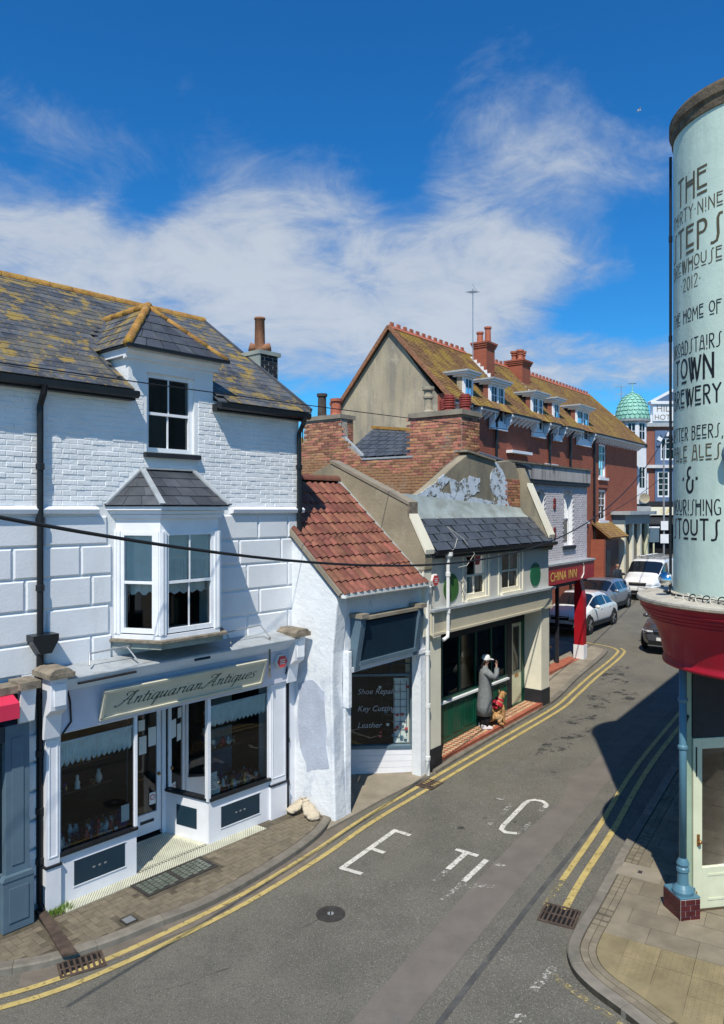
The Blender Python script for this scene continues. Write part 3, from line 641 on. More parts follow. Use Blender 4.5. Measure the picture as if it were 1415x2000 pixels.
# ------------------------------------------------------------------ antiques shop building
ant = FA.thing('antiques_shop', 'white painted brick shop house with bay window, dormer and cream antiques sign', 'shop')
WY = .2                                                  # plane of the upper wall
DX0, DX1 = 1.40, 3.0
wl = MB().wall(-3.2, 5.0, 3.1, 7.46, [(1.72, 2.62, 6.5, 7.46), (1.22, 2.9, 3.6, 5.42)], WY, WY+.25)
wl.wall(DX0, DX1, 7.46, 8.08, [(1.72, 2.62, 7.46, 7.78)], WY, WY+.25)
wallo = wl.build('wall', 'white_wall', ant)
for x0, x1 in ((4.75, 5.0), (-3.2, -2.95)):
    MB().prism([(WY+.251, -.2), (WY+.251, 7.44), (3.45, 9.66), (6.7, 7.44), (6.7, -.2)], 'x', x0, x1-.002).build('gable_wall', 'white_wall', ant)
MB().box(-3.2, 5.0, 6.45, 6.7, -.2, 7.4).build('rear_wall', 'white_wall', ant)
# painted bricks above the string course
its = []; bl, bh = .225, .0755
for r in range(24):
    z = 5.69+r*bh
    if z > 6.36: ban = (1.66, 2.70)
    elif z < 6.28: k = (z-5.62)*.95; ban = (.90+k, 3.26-k)
    else: ban = (9, 9)
    for c in range(-5, 24):
        x = c*bl+(bl/2 if r % 2 else 0); a, b = x-bl/2+random.uniform(-.004, .004), x+bl/2
        if a < -.95: continue
        for p, q in ((a, min(b, ban[0], 4.985)), (max(a, ban[1]), min(b, 4.985))) if ban[0] < 9 else ((a, min(b, 4.985)),):
            if q-p < .03: continue
            its.append((FA.w(x, 0)[1], TM((p+q)/2, WY+.004+random.uniform(-.005, .005), z+random.uniform(-.002, .002), random.uniform(-.02, .02), random.uniform(-.006, .006), random.uniform(-.02, .02), (q-p)/bl, 1, random.uniform(.95, 1.05))))
its.sort(key=lambda t: t[0]); pieces('brick', [m for _, m in its], chamfer(bl-.009, .022, bh-.009, .006), 'white_brick', wallo)
# rusticated blocks below it
rows = [(3.30, 3.705), (3.735, 4.155), (4.185, 4.605), (4.635, 5.055), (5.085, 5.50)]
for r, (z0, z1) in enumerate(rows):
    x = -1.9+(.55 if r % 2 else 0)
    while x < 4.95:
        x1 = min(x+(.98 if (r+int(x*3)) % 3 else .72), 4.97); a, b = x+.014, x1-.014
        segs = [(a, b)]
        if b > 1.1 and a < 3.0: segs = [(a, min(b, 1.1)), (max(a, 3.0), b)]
        for p, q in segs:
            if q-p > .06:
                m = chamfer(q-p, .045, z1-z0, .02); m.build('block', 'white_block', wallo).location = ((p+q)/2, WY-.012, (z0+z1)/2)
        x = x1
MB().prism([(WY+.02, 5.52), (WY-.1, 5.54), (WY-.12, 5.6), (WY-.06, 5.64), (WY+.02, 5.65)], 'x', -3.2, .86).build('string_course', 'white_trim', ant)
MB().prism([(WY+.02, 5.52), (WY-.1, 5.54), (WY-.12, 5.6), (WY-.06, 5.64), (WY+.02, 5.65)], 'x', 3.36, 5.06).build('string_course', 'white_trim', ant)
# roof
EY, EZ, RY, RZ_ = .02, 7.42, 3.45, 9.74
rf = MB()
for xa, xb in ((-3.3, 1.40), (3.0, 5.1)): rf.prism([(EY, EZ), (EY, EZ+.03), (1.05, EZ+.03+1.03*(RZ_-EZ)/(RY-EY)), (1.05, EZ+1.03*(RZ_-EZ)/(RY-EY)-.02)], 'x', xa, xb)
rf.prism([(1.05, EZ+1.03*(RZ_-EZ)/(RY-EY)-.02), (1.05, EZ+.03+1.03*(RZ_-EZ)/(RY-EY)), (RY, RZ_+.03), (6.9, EZ+.03), (6.9, EZ), (RY, RZ_-.05)], 'x', -3.3, 5.1)
roof = rf.build('roof', 'slate_bare', ant)
pit = math.atan2(RZ_-EZ, RY-EY); sl = math.hypot(RZ_-EZ, RY-EY); its = []
def dormer_zone(x, y):                                    # footprint of the dormer on the main slope
    if y < 1.05: return 1.32 < x < 3.08
    if y < 2.4: k = (2.4-y)/1.35; return 2.2-.88*k < x < 2.2+.88*k
    return False
nc = int(sl/.2)
for r in range(nc+1):
    s = r*.2+.08
    for c in range(-5, 18):
        x = c*.3+(.15 if r % 2 else 0)
        if x-.10 > 5.07: continue
        y = EY-.03+s*math.cos(pit); z = EZ+.045+s*math.sin(pit)
        if y > RY-.08 or dormer_zone(x, y) or x < -1.3: continue
        b_ = min(x+.147, 5.09); its.append((FA.w(x, y)[1], TM((x-.147+b_)/2, y, z, pit-.035, random.uniform(-.006, .006), random.uniform(-.012, .012), (b_-x+.147)/.294)))
its.sort(key=lambda t: t[0]); pieces('slate', [m for _, m in its], MB().box(-.147, .147, -.15, .14, -.005, .006), 'slate', roof)
for sx_ in (-1, 1):
    MB().bar((2.2+sx_*.90, 1.03, EZ+.055+1.01*(RZ_-EZ)/(RY-EY)), (2.2+sx_*.02, 2.43, EZ+.055+2.41*(RZ_-EZ)/(RY-EY)), .16, .015).build('valley_lead', 'slate_bare', roof)
for k in range(19):
    x = -3.2+k*.44
    MB().lathe([(.12, 0), (.125, .43)], seg=10, a0=0, a1=math.pi, cap=False).build('ridge_tile', 'lichen_ridge', roof, smooth=True).matrix_local = TM(x, RY, RZ_+.01, 0, math.pi/2, 0) @ Matrix.Rotation(math.pi/2, 4, 'Z') if False else Matrix.Translation((x, RY, RZ_+.0)) @ Matrix(((0,0,1,0),(1,0,0,0),(0,1,0,0),(0,0,0,1)))
MB().bar((5.12, EY-.03, EZ+.05), (5.12, RY, RZ_+.05), .05, .1).build('verge_board', 'slate_bare', roof)
# eaves gutters
for a, b in ((-3.2, 1.44), (2.98, 5.08)):
    MB().prism([(-.075, 7.41), (-.07, 7.33), (-.02, 7.30), (.05, 7.33), (.055, 7.41)], 'x', a, b).build('gutter', 'black_iron', ant)
    MB().box(a, b, .06, WY, 7.28, 7.40).build('eaves_board', 'black_iron', ant)
# dormer
dm = MB().box(DX0, DX0+.14, WY+.251, 1.1, 7.5, 8.06).box(DX1-.14, DX1, WY+.251, 1.1, 7.5, 8.06).build('dormer', 'white_brick', ant)
MB().prism([(WY+.02, 7.93), (WY-.05, 7.95), (WY-.05, 8.0), (WY-.14, 8.05), (WY-.14, 8.1), (WY+.02, 8.1)], 'x', DX0-.08, DX1+.08).build('cornice', 'white_trim', dm)
for sx in (DX0-.08, DX1+.02): MB().box(sx, sx+.06, WY+.02, 1.0, 7.98, 8.1).build('cornice', 'white_trim', dm)
ex0, ex1, ey, ez, axx, ay, az_, by = 1.26, 3.14, -.02, 8.11, 2.2, .95, 9.02, 2.42
dr = MB().add([(ex0, ey, ez), (ex1, ey, ez), (axx, ay, az_), (axx, by, az_), (ex0, 1.06, ez), (ex1, 1.06, ez)], [(0, 1, 2), (0, 2, 3, 4), (1, 5, 3, 2), (0, 4, 5, 1)]).build('dormer_roof', 'slate_bare', dm)
def tri_slates(p0, p1, top, courses, mat, parent, sw_=.3):
    """slates laid in courses on a triangular or four-sided roof face: eave p0-p1, top edge top[0]-top[1]"""
    p0, p1, t0, t1 = map(Vector, (p0, p1, top[0], top[1])); n = (p1-p0).cross(t0-p0).normalized()
    for r in range(courses):
        a0, a1 = p0.lerp(t0, r/courses), p1.lerp(t1, r/courses); b0, b1 = p0.lerp(t0, min(1, (r+1.25)/courses)), p1.lerp(t1, min(1, (r+1.25)/courses))
        L_ = (a1-a0).length; k = max(1, round(L_/sw_)); off = .5 if r % 2 else 0
        for i in range(k+1):
            f0, f1 = max(0, (i-off)/k), min(1, (i+1-off)/k)
            if f1-f0 < .05 or f0 >= 1: continue
            q = [a0.lerp(a1, f0+.005), a0.lerp(a1, f1-.005), b0.lerp(b1, f1-.005), b0.lerp(b1, f0+.005)]
            q[0] += n*.02; q[1] += n*.02; q[2] += n*.006; q[3] += n*.006
            if (q[2]-q[3]).length < .02: q = q[:3]
            MB().slab(q, .007).build('slate', mat, parent)
tri_slates((ex0, ey, ez), (ex1, ey, ez), ((axx, ay, az_), (axx, ay, az_)), 5, 'slate_bare', dr)
tri_slates((ex0, 1.06, ez), (ex0, ey, ez), ((axx, by, az_), (axx, ay, az_)), 5, 'slate', dr)
tri_slates((ex1, ey, ez), (ex1, 1.06, ez), ((axx, ay, az_), (axx, by, az_)), 5, 'slate', dr)
for p, q, r in (((ex0, ey, ez), (axx, ay, az_), .07), ((ex1, ey, ez), (axx, ay, az_), .05), ((axx, ay-.04, az_), (axx, by, az_), .075)):
    n = 4
    for k in range(n):
        a, b = Vector(p).lerp(Vector(q), k/n), Vector(p).lerp(Vector(q), (k+1.05)/n); MB().tube([a+Vector((0, 0, .02)), b+Vector((0, 0, .02))], [r*1.05, r*.95], 8).build('hip_tile', 'lichen_ridge', dr, smooth=True)
MB().box(ex0-.02, ex1+.02, ey-.05, ey+.02, ez-.03, ez+.02).build('eaves_gutter', 'black_iron', dr)
MB().bar((ex0-.05, .2, 7.6), (ex0-.05, 1.08, 8.2), .02, .08).build('flashing', 'slate_bare', dr)
up = sash(ant, 1.72, 2.62, 6.50, 7.78, WY+.06, back='dark_void', depth=1.2, fw=.07)
MB().box(1.66, 2.70, WY-.09, WY+.1, 6.43, 6.50).build('window_sill', 'plinth_black', up); MB().box(1.66, 2.70, WY-.06, WY+.05, 6.501, 6.512).build('sill_flashing', 'lead_green', up)
# canted bay window
bay = MB()
P0, P1, P2, P3 = (1.16, WY), (1.52, -.5), (2.62, -.5), (2.98, WY)
def shift(pts, d):                                       # grow the bay plan outwards
    (a, b), (c, e), (f, g), (h, i) = pts; return [(a-d, b), (c-d*.45, e-d), (f+d*.45, g-d), (h+d, i)]
pl = [P0, P1, P2, P3]
bayo = MB().prism(shift(pl, .05)+[(2.98, WY+.1), (1.16, WY+.1)], 'z', 3.50, 3.60).build('bay_window', 'lead_green', ant)
MB().prism(shift(pl, .12), 'z', 3.6, 3.635).build('sill', 'stone_dirty', bayo); MB().prism(shift(pl, .0), 'z', 3.635, 3.70).build('base_rail', 'white_trim', bayo)
MB().prism(shift(pl, -.03), 'z', 5.26, 5.5).build('head', 'white_trim', bayo)
for dz, g in ((5.47, .03), (5.53, .07), (5.59, .13)): MB().prism(shift(pl, g), 'z', dz, dz+.055).build('cornice', 'white_trim', bayo)
def panel_local(a, b):
    """frame for a bay face running from plan point a to b: matrix with x along, -y out"""
    d = Vector((b[0]-a[0], b[1]-a[1])); L_ = d.length; return Matrix.Translation((a[0], a[1], 0)) @ Matrix.Rotation(math.atan2(d.y, d.x), 4, 'Z'), L_
for a, b, cols in ((P0, P1, 1), (P1, P2, 2), (P2, P3, 1)):
    mt, L_ = panel_local(a, b)
    e = bpy.data.objects.new('bay_face', None)
    f = sash(bayo, .10, L_-.10, 3.72, 5.26, .02, fw=.055, cols=cols, rows=2, back=None); f.matrix_local = mt
    MB().box(.0, .0999, -.01, .1, 3.7, 5.27).build('post', 'white_trim', f); MB().box(L_-.0999, L_, -.01, .1, 3.7, 5.27).build('post', 'white_trim', f); MB().box(.02, .05, -.022, -.01, 3.72, 5.26).build('moulding', 'white_trim', f); MB().box(L_-.05, L_-.02, -.022, -.01, 3.72, 5.26).build('moulding', 'white_trim', f)
    bpy.data.objects.remove(e)
    MB().quad((.12, .095, 4.5), (L_-.12, .095, 4.5), (L_-.12, .095, 5.26), (.12, .095, 5.26)).build('roller_blind', 'blind', f)
    if cols == 2:
        scallop(f, .14, L_-.14, 4.5, .22, .2, n=5); scallop(f, .3, .52, 4.85, .42, .088, n=2); scallop(f, .66, .9, 4.85, .34, .088, n=2)
    else: scallop(f, .1, L_-.1, 4.52, .24, .2, n=3)
MB().box(1.3, 2.85, 1.6, 1.65, 3.55, 5.5).box(1.2, 1.3, WY+.26, 1.6, 3.55, 5.5).box(2.85, 2.95, WY+.26, 1.6, 3.55, 5.5).box(1.2, 2.95, WY+.26, 1.65, 3.5, 3.55).box(1.2, 2.95, WY+.26, 1.65, 5.5, 5.55).build('room', 'dark_void', bayo)
# bay roof, hipped, slated, with lead hips
rt = [(1.62, WY, 6.22), (2.58, WY, 6.22)]; eo = [(*p, 5.65) for p in shift(pl, .16)]
br = MB().add([*eo, *rt], [(0, 1, 4), (1, 2, 5, 4), (2, 3, 5), (0, 4, 5, 3), (0, 3, 2, 1)]).build('bay_roof', 'slate_bare', bayo)
tri_slates(eo[1], eo[2], rt, 4, 'slate_bare', br); tri_slates(eo[0], eo[1], (rt[0], rt[0]), 4, 'slate_bare', br); tri_slates(eo[2], eo[3], (rt[1], rt[1]), 4, 'slate_bare', br)
for p, q in ((eo[1], rt[0]), (eo[2], rt[1]), (eo[0], rt[0]), (eo[3], rt[1]), (rt[0], rt[1])):
    MB().bar(Vector(p)+Vector((0, -.01, .03)), Vector(q)+Vector((0, -.03, .03)), .085, .03).build('lead_hip', 'lead', br)
# downpipes
d1 = pipe(ant, [(-.02, -.03, 7.34), (-.02, .0, 7.22), (-.02, .11, 7.05), (-.02, .11, 3.75)], .045, collars=[(-.02, .11, 6.2), (-.02, .11, 5.45), (-.02, .11, 4.5)])
MB().prism([(-.19, 3.86), (-.19, 3.78), (-.09, 3.60), (.07, 3.60), (.17, 3.78), (.17, 3.86)], 'y', -.06, .18).build('hopper', 'black_iron', d1)
pipe(ant, [(-.03, .09, 3.62), (-.03, .09, .12), (-.03, -.02, .03)], .05, collars=[(-.03, .09, z) for z in (3.0, 2.2, 1.4, .7)])
d2 = pipe(ant, [(4.93, -.03, 7.34), (4.93, .0, 7.2), (4.93, .11, 7.05), (4.93, .11, 3.75), (4.97, -.02, 3.55), (4.97, -.0, 3.3)], .045, collars=[(4.93, .11, 6.4), (4.93, .11, 5.6), (4.93, .11, 4.4)])
MB().prism([(4.82, 3.98), (4.83, 3.92), (4.88, 3.78), (4.98, 3.78), (5.03, 3.92), (5.04, 3.98)], 'y', .0, .2).build('hopper', 'black_iron', d2)
pipe(ant, [(4.62, .1, 3.2), (4.62, .1, .05)], .035, collars=[(4.62, .1, z) for z in (2.4, 1.3, .5)])
MB().prism([(-.25, 0), (-.25, 3.3), (.2, 3.3), (.2, 0)], 'y', .15, .35).build('party_pier', 'white_wall', ant)
# quoin strip between the two shops
for k in range(6): chamfer(.17, .06, .36, .02).build('quoin', 'white_wall', ant).location = (-.155, .12, .28+k*.4)
# chimney beyond the gable
ch = MB().box(5.14, 5.62, 1.5, 2.1, 4.5, 8.78).build('chimney_stack', 'mortar', ant)
its = []
for r in range(22):
    z = 7.2+r*.075
    for x, k in (((5.25, 1), (5.48, 1.1)) if r % 2 else ((5.19, .5), (5.37, 1), (5.55, .6))): its.append(TM(x, 1.496, z, 0, 0, 0, k))
    for y in ((1.6, 1.8, 2.0) if r % 2 else (1.68, 1.88)): its.append(TM(5.622, y, z, 0, 0, math.pi/2))
pieces('brick', its, chamfer(.19, .02, .062, .004), 'plinth_black', ch)
MB().box(5.08, 5.66, 1.44, 2.14, 8.78, 8.86).build('cap', 'lead_green', ch); MB().slab([(5.10, 1.46, 7.6), (5.10, 2.1, 7.6), (5.10, 2.1, 8.78), (5.10, 1.46, 8.78)], .03).build('lead_face', 'lead_green', ch)
MB().lathe([(.12, 0), (.11, .1), (.10, .70), (.115, .71), (.115, .75), (.085, .75)], (5.32, 1.72, 8.84), 18).build('chimney_pot', 'pot_rust', ch, smooth=True)
for a in (-1, 1): MB().tube([(5.32+a*.02, 1.72-a*.04, 8.95), (5.32+a*.09, 1.72-a*.10, 8.96), (5.32+a*.16, 1.72-a*.14, 8.98)], [.085, .085, .09], 14).build('pot_horn', 'pot_rust', ch, smooth=True)
# ------------------------------------------------------------------ antiques shopfront
sf = ant
M('fascia_lilac', (.60, .60, .68), .5, .05, 2, .05, 30, layers=(((.4,.4,.42), 3, .6, .8, .4),))
# cornice with a lead top and grooved mouldings, end brackets
MB().prism([(WY-.03, 3.36), (-.36, 3.285), (-.37, 3.27), (-.37, 3.26), (WY-.03, 3.26)], 'x', .16, 4.5).build('cornice_top', 'lead', sf)
for k in range(5): MB().box(.16, 4.5, -.33+k*.045, -.1, 3.22-k*.04, 3.258-k*.04).build('cornice_moulding', 'white_shop', sf)
MB().box(.18, 4.44, -.09, WY-.03, 2.46, 3.06).build('fascia_board', 'fascia_lilac', sf)
for x0, x1 in ((-.1, .2), (4.40, 4.70)):
    b = MB().prism([(-.06, 2.42), (-.10, 2.42), (-.16, 2.75), (-.30, 2.85), (-.34, 3.30), (-.06, 3.30)], 'x', x0+.03, x1-.03).build('bracket', 'white_shop', sf, bevel=.008)
    MB().box(x0+.07, x1-.07, -.352, -.32, 2.92, 3.22).build('bracket_panel', 'white_trim', b); MB().box(x0-.03, x1+.03, -.42, .12, 3.30, 3.37).build('bracket_cap', 'stone_dirty', b); MB().prism([(x0-.02, 3.37), (x1+.02, 3.37), (x1-.05, 3.43), (x0+.05, 3.43)], 'y', -.4, .1).build('bracket_cap', 'stone_dirty', b)
# sign: tilted cream board in a frame
sg = bpy.data.objects.new('sign_board', None); bpy.data.objects.remove(sg)
SX0, SX1, SZ0, SZ1, SYB, SYT = .74, 3.80, 2.53, 2.98, -.13, -.27
sn = Vector((0, SZ1-SZ0, -(SYT-SYB))).normalized(); sn = Vector((0, -(SZ1-SZ0), -(SYB-SYT))).normalized()
def sp(x, t, lift=0): return Vector((x, SYB+(SYT-SYB)*t, SZ0+(SZ1-SZ0)*t))+sn*lift
sgn = MB().slab([sp(SX0, 0), sp(SX1, 0), sp(SX1, 1), sp(SX0, 1)], -.03).build('sign_board', 'sign_cream', sf, label='cream sign board lettered Antiquarian Antiques in dark green script')
for (p, q) in (((SX0, .04), (SX1, .04)), ((SX0, .96), (SX1, .96))): MB().bar(sp(*p, .012), sp(*q, .012), .04, .03, sn).build('sign_frame', 'sign_cream', sgn)
for x in (SX0+.02, SX1-.02): MB().bar(sp(x, .04, .012), sp(x, .96, .012), .04, .03, sn).build('sign_frame', 'sign_cream', sgn)
# hand-written letters: each a list of pen strokes in a unit box, slanted and swelling on the downstrokes
def lc(n):
    q = {'n': [[(0,.42),(.08,.5),(.10,.42),(.08,0)],[(.09,.3),(.2,.47),(.3,.48),(.33,.38),(.31,.1),(.36,0),(.46,.1)]],
     't': [[(.1,.8),(.1,.12),(.16,0),(.28,.08)],[(-.04,.5),(.26,.54)]],
     'i': [[(0,.42),(.07,.5),(.07,.1),(.13,0),(.24,.1)],[(.09,.68),(.11,.73)]],
     'q': [[(.36,.44),(.2,.5),(.05,.36),(.03,.12),(.13,0),(.27,.1),(.36,.36),(.38,.5)],[(.37,.48),(.35,-.38),(.3,-.42)],[(.35,-.1),(.48,.1)]],
     'u': [[(0,.42),(.07,.5),(.06,.14),(.12,0),(.24,.08),(.34,.3)],[(.35,.5),(.34,.1),(.4,0),(.5,.1)]],
     'a': [[(.34,.42),(.2,.5),(.05,.36),(.03,.12),(.12,0),(.24,.08),(.34,.34)],[(.36,.5),(.34,.1),(.4,0),(.5,.1)]],
     'r': [[(0,.42),(.08,.5),(.09,.42),(.08,0)],[(.09,.28),(.18,.46),(.3,.48),(.33,.4)]],
     'e': [[(.04,.24),(.3,.3),(.3,.44),(.18,.5),(.05,.36),(.04,.12),(.15,0),(.36,.12)]],
     's': [[(.3,.42),(.2,.5),(.08,.42),(.12,.3),(.26,.2),(.24,.05),(.1,0),(0,.06)]],
     'A': [[(-.22,.12),(-.26,.02),(-.1,0),(.12,.3),(.45,.92),(.62,1.0),(.55,.9)],[(.52,.96),(.46,.3),(.5,.04),(.62,.02),(.72,.14)],[(.02,.38),(.3,.44),(.56,.36)],[(.1,.75),(.0,.9),(.2,1.02),(.45,.92)]]}
    return q[n]
wid = {'n': .5, 't': .3, 'i': .28, 'q': .5, 'u': .54, 'a': .54, 'r': .38, 'e': .42, 's': .42, 'A': .78}
def fine(pts, n=5): return [(p[0], p[1]) for p in smoothline(pts, n)] if len(pts) > 2 else pts
total = sum(wid[c] for c in 'AntiquarianAntiques')+.5
cur = SX0+.28; sc = (SX1-SX0-.42)/total; hh = .56
lm = MB()
for word in ('Antiquarian', 'Antiques'):
    for c in word:
        for s in lc(c):
            pts = [(cur+(x+(y*.42))*sc, .36+y*hh*.78) for x, y in fine(s)]
            pts = [(x, (t-0)) for x, t in pts]
            P = [Vector((x, t*.46)) for x, t in pts]
            stroke2d(lm, [tuple(p) for p in P], lambda t: .009+.026*max(0, abs(t.y)-.45) if True else 0, lambda x, y: sp(x, y/.46, .004))
        cur += wid[c]*sc
    cur += .30*sc
lm.build('lettering', 'letter_green', sgn)
# pilasters
for x0, x1 in ((.0, .19), (4.10, 4.46)):
    p = MB().box(x0, x1, -.04, WY+.1, .62, 2.44).build('pilaster', 'white_shop', sf)
    MB().box(x0-.012, x1+.012, -.055, WY, 0, .60).build('pilaster_base', 'white_shop', p); MB().box(x0-.02, x1+.02, -.07, WY, .60, .635).build('pilaster_band', 'plinth_black', p)
    MB().box(x0+.03, x0+.045, -.05, -.041, .75, 2.36).box(x1-.045, x1-.03, -.05, -.041, .75, 2.36).box(x0+.03, x1-.03, -.0495, -.0415, .735, .75).box(x0+.03, x1-.03, -.0495, -.0415, 2.36, 2.375).build('pilaster_moulding', 'white_trim', p)
MB().box(4.46, 4.95, .1, WY+.2, 0, 3.26).build('corner_pier', 'white_shop', sf)
# left display window, x .19-1.42; right display window, 2.76-4.10 with a return to the door
def riser(x0, x1, z1, fx0, fx1, y=0):
    o = MB().box(x0, x1, y, y+.08, 0, z1).build('stall_riser', 'white_shop', sf)
    MB().box(fx0, fx1, y-.006, y+.01, .2, .56).build('vent_panel', 'shop_blue_dark', o); MB().box(fx0-.015, fx1+.015, y-.012, y-.0061, .185, .2).box(fx0-.015, fx1+.015, y-.012, y-.0061, .56, .575).build('vent_frame', 'white_trim', o)
    for k in range(3): MB().box((fx0+fx1)/2-.12+k*.09, (fx0+fx1)/2-.08+k*.09, y-.0085, y-.0062, .36, .385).build('vent_grille', 'steel', o)
    MB().box(x0, x1, y-.05, y+.1, z1, z1+.045).build('window_sill', 'black_iron', o)
    return o
riser(.19, 1.42, .70, .42, 1.22); riser(2.77, 4.10, .72, 3.02, 3.86)
def ret(x0, y0, x1, y1, z1, panel):
    """shopfront return running back from (x0, y0) to (x1, y1)"""
    d = Vector((x1-x0, y1-y0)); L_ = d.length; mt = Matrix.Translation((x0, y0, 0)) @ Matrix.Rotation(math.atan2(d.y, d.x), 4, 'Z')
    o = MB().box(.0, L_, .0, .06, 0, z1).build('return_riser', 'white_shop', sf); o.matrix_local = mt
    if panel: MB().box(L_-.62, L_-.14, .06, .068, .2, .54).build('vent_panel', 'shop_blue_dark', o)
    MB().box(.0, L_, -.03, .1, z1, z1+.045).build('window_sill', 'black_iron', o)
    MB().quad((0, .03, z1+.045), (L_, .03, z1+.045), (L_, .03, 2.44), (0, .03, 2.44)).build('pane', 'glass', o)
    return o
ret(2.56, .95, 2.77, .04, .72, False); ret(1.42, .06, 1.86, .95, .70, False)
rp = MB().box(-.008, 0, .22, .68, .2, .54)
q = MB().box(.25, .7, -.008, .0, .2, .54).build('return_vent_panel', 'shop_blue_dark', sf); d = Vector((.21, -.91)); q.matrix_local = Matrix.Translation((2.56, .95, 0)) @ Matrix.Rotation(math.atan2(d.y, d.x), 4, 'Z')
for x0, x1, z0 in ((.19, 1.42, .745), (2.77, 4.10, .765)):
    w = MB().box(x0, x0+.035, .0, .06, z0, 2.46).box(x1-.035, x1, .0, .06, z0, 2.46).box(x0+.035, x1-.035, .0, .06, 2.42, 2.46).build('shop_window', 'white_shop', sf)
    MB().quad((x0+.035, .03, z0), (x1-.035, .03, z0), (x1-.035, .03, 2.42), (x0+.035, .03, 2.42)).build('pane', 'glass', w)
    MB().bar((x0+.03, .07, 2.27), (x1-.03, .07, 2.27), .015, .03).build('curtain_rail', 'white_trim', w); scallop(w, x0+.04, x1-.04, 2.26, .34, .075, n=14, name='lace_valance')
MB().box(2.74, 2.80, -.01, .07, .72, 2.46).build('corner_post', 'white_trim', sf); MB().box(1.39, 1.43, -.01, .06, .70, 2.46).build('corner_post', 'white_trim', sf)
# door
dr_ = MB().box(1.86, 1.93, .95, 1.03, .0, 2.44).box(2.49, 2.56, .95, 1.03, .0, 2.44).box(1.93, 2.49, .95, 1.03, 2.36, 2.44).box(1.94, 2.02, .98, 1.02, .08, 2.35).box(2.40, 2.48, .98, 1.02, .08, 2.35).box(2.02, 2.40, .98, 1.02, .08, .42).box(2.02, 2.40, .98, 1.02, 2.25, 2.35).build('door', 'white_shop', sf)
MB().quad((2.02, 1.0, .42), (2.40, 1.0, .42), (2.40, 1.0, 2.25), (2.02, 1.0, 2.25)).build('pane', 'glass', dr_)
MB().box(2.08, 2.34, .972, .981, .26, .31).build('letter_plate', 'plinth_black', dr_); MB().ell((2.43, .96, 1.05), (.03, .03, .03)).build('door_handle', 'brass', dr_, smooth=True)
for x, z, w, h, m in ((2.06, 1.45, .14, .3, 'paper'), (2.24, 1.55, .15, .32, 'paper'), (2.05, 1.85, .12, .18, 'paper'), (2.26, .55, .12, .2, 'paper')):
    MB().box(x, x+w, .985, .995, z, z+h).build('notice', m, dr_)
MB().lathe([(.05, -.001), (.05, .001)], seg=16).build('no_smoking_ring', 'alarm_red', dr_).matrix_local = TM(2.32, .983, .67, math.pi/2)
MB().lathe([(.036, -.001), (.036, .001)], seg=16).build('no_smoking_disc', 'paper', dr_).matrix_local = TM(2.32, .981, .67, math.pi/2)
MB().bar((2.295, .9795, .645), (2.345, .9795, .695), .01, .002).build('no_smoking_bar', 'alarm_red', dr_)
MB().box(2.82, 2.98, .06, .065, .86, 1.16).build('notice', 'paper', sf); MB().box(1.2, 1.33, .06, .065, .85, 1.1).build('notice', 'paper', sf)
for k in range(6): MB().box(2.835, 2.96-(k % 3)*.03, .0585, .06, .90+k*.038, .908+k*.038).build('notice_line', 'letter_black', sf)
# tiled lobby and apron with key border
MB().box(.19, 4.10, -.24, -.0, -.06, .004).build('mosaic_apron', 'mosaic', sf); MB().prism([(1.42, .0), (2.77, .0), (2.56, .95), (1.86, .95)], 'z', -.06, .004).build('mosaic_lobby', 'mosaic', sf)
lines = MB()
for k in range(150):                                      # dark diagonal joints between the rows of small tiles
    x = .2+k*.042
    for (a, b, y0, y1) in ((.19, 4.10, -.24, -.0),):
        if x+.2 < b: lines.add([(x, y0, .0052), (x+.008, y0, .0052), (x+.208, y1, .0052), (x+.2, y1, .0052)], [(0, 1, 2, 3)])
for k in range(44):
    x = 1.0+k*.042
    pts = []
    for y in (.07, .88):
        pts.append((x+(y)*.9, y))
    (xa, ya), (xb, yb) = pts
    lo = lambda y: 1.50+(.36/.95)*y; hi = lambda y: 2.69-(.21/.95)*y
    n = 14; seg = []
    for i in range(n+1):
        y = ya+(yb-ya)*i/n; xx = xa+(xb-xa)*i/n; seg.append((xx, y, lo(y) < xx < hi(y)))
    for i in range(n):
        if seg[i][2] and seg[i+1][2]:
            (p, y0, _), (r_, y1, _) = seg[i], seg[i+1]; lines.add([(p, y0, .0052), (p+.008, y0, .0052), (r_+.008, y1, .0052), (r_, y1, .0052)], [(0, 1, 2, 3)])
stuff(lines.build('tile_joints', 'mosaic_dark', sf))
key = MB()
for k in range(22):
    x = 1.46+k*.059; key.box(x, x+.035, .012, .022, .005, .0066).box(x+.025, x+.035, .022, .05, .005, .0066).box(x+.0, x+.01, .03, .056, .005, .0066)
key.box(1.44, 2.76, .003, .008, .005, .0062).box(1.46, 2.74, .06, .066, .005, .0062); stuff(key.build('key_border', 'mosaic_dark', sf))
# shop room behind the glass
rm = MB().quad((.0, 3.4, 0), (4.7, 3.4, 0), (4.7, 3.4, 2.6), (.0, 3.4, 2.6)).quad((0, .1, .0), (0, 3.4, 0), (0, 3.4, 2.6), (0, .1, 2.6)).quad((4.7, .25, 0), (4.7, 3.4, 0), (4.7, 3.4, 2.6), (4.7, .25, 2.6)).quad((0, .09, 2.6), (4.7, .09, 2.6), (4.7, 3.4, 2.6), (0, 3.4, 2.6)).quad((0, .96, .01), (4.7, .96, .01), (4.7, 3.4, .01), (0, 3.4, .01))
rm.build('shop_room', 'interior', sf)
MB().prism([(.19, .085), (1.42, .085), (1.80, .9), (.1, .9)], 'z', .60, .70).build('display_deck', 'interior_mid', sf); MB().prism([(2.77, .085), (4.12, .085), (4.4, .9), (2.6, .9)], 'z', .62, .72).build('display_deck', 'interior_mid', sf)
for x0, x1 in ((.25, 1.5), (2.85, 4.3)):
    for z in (1.2, 1.6): MB().box(x0, x1, .86, 1.02, z, z+.02).build('shelf', 'wood_dark', sf)
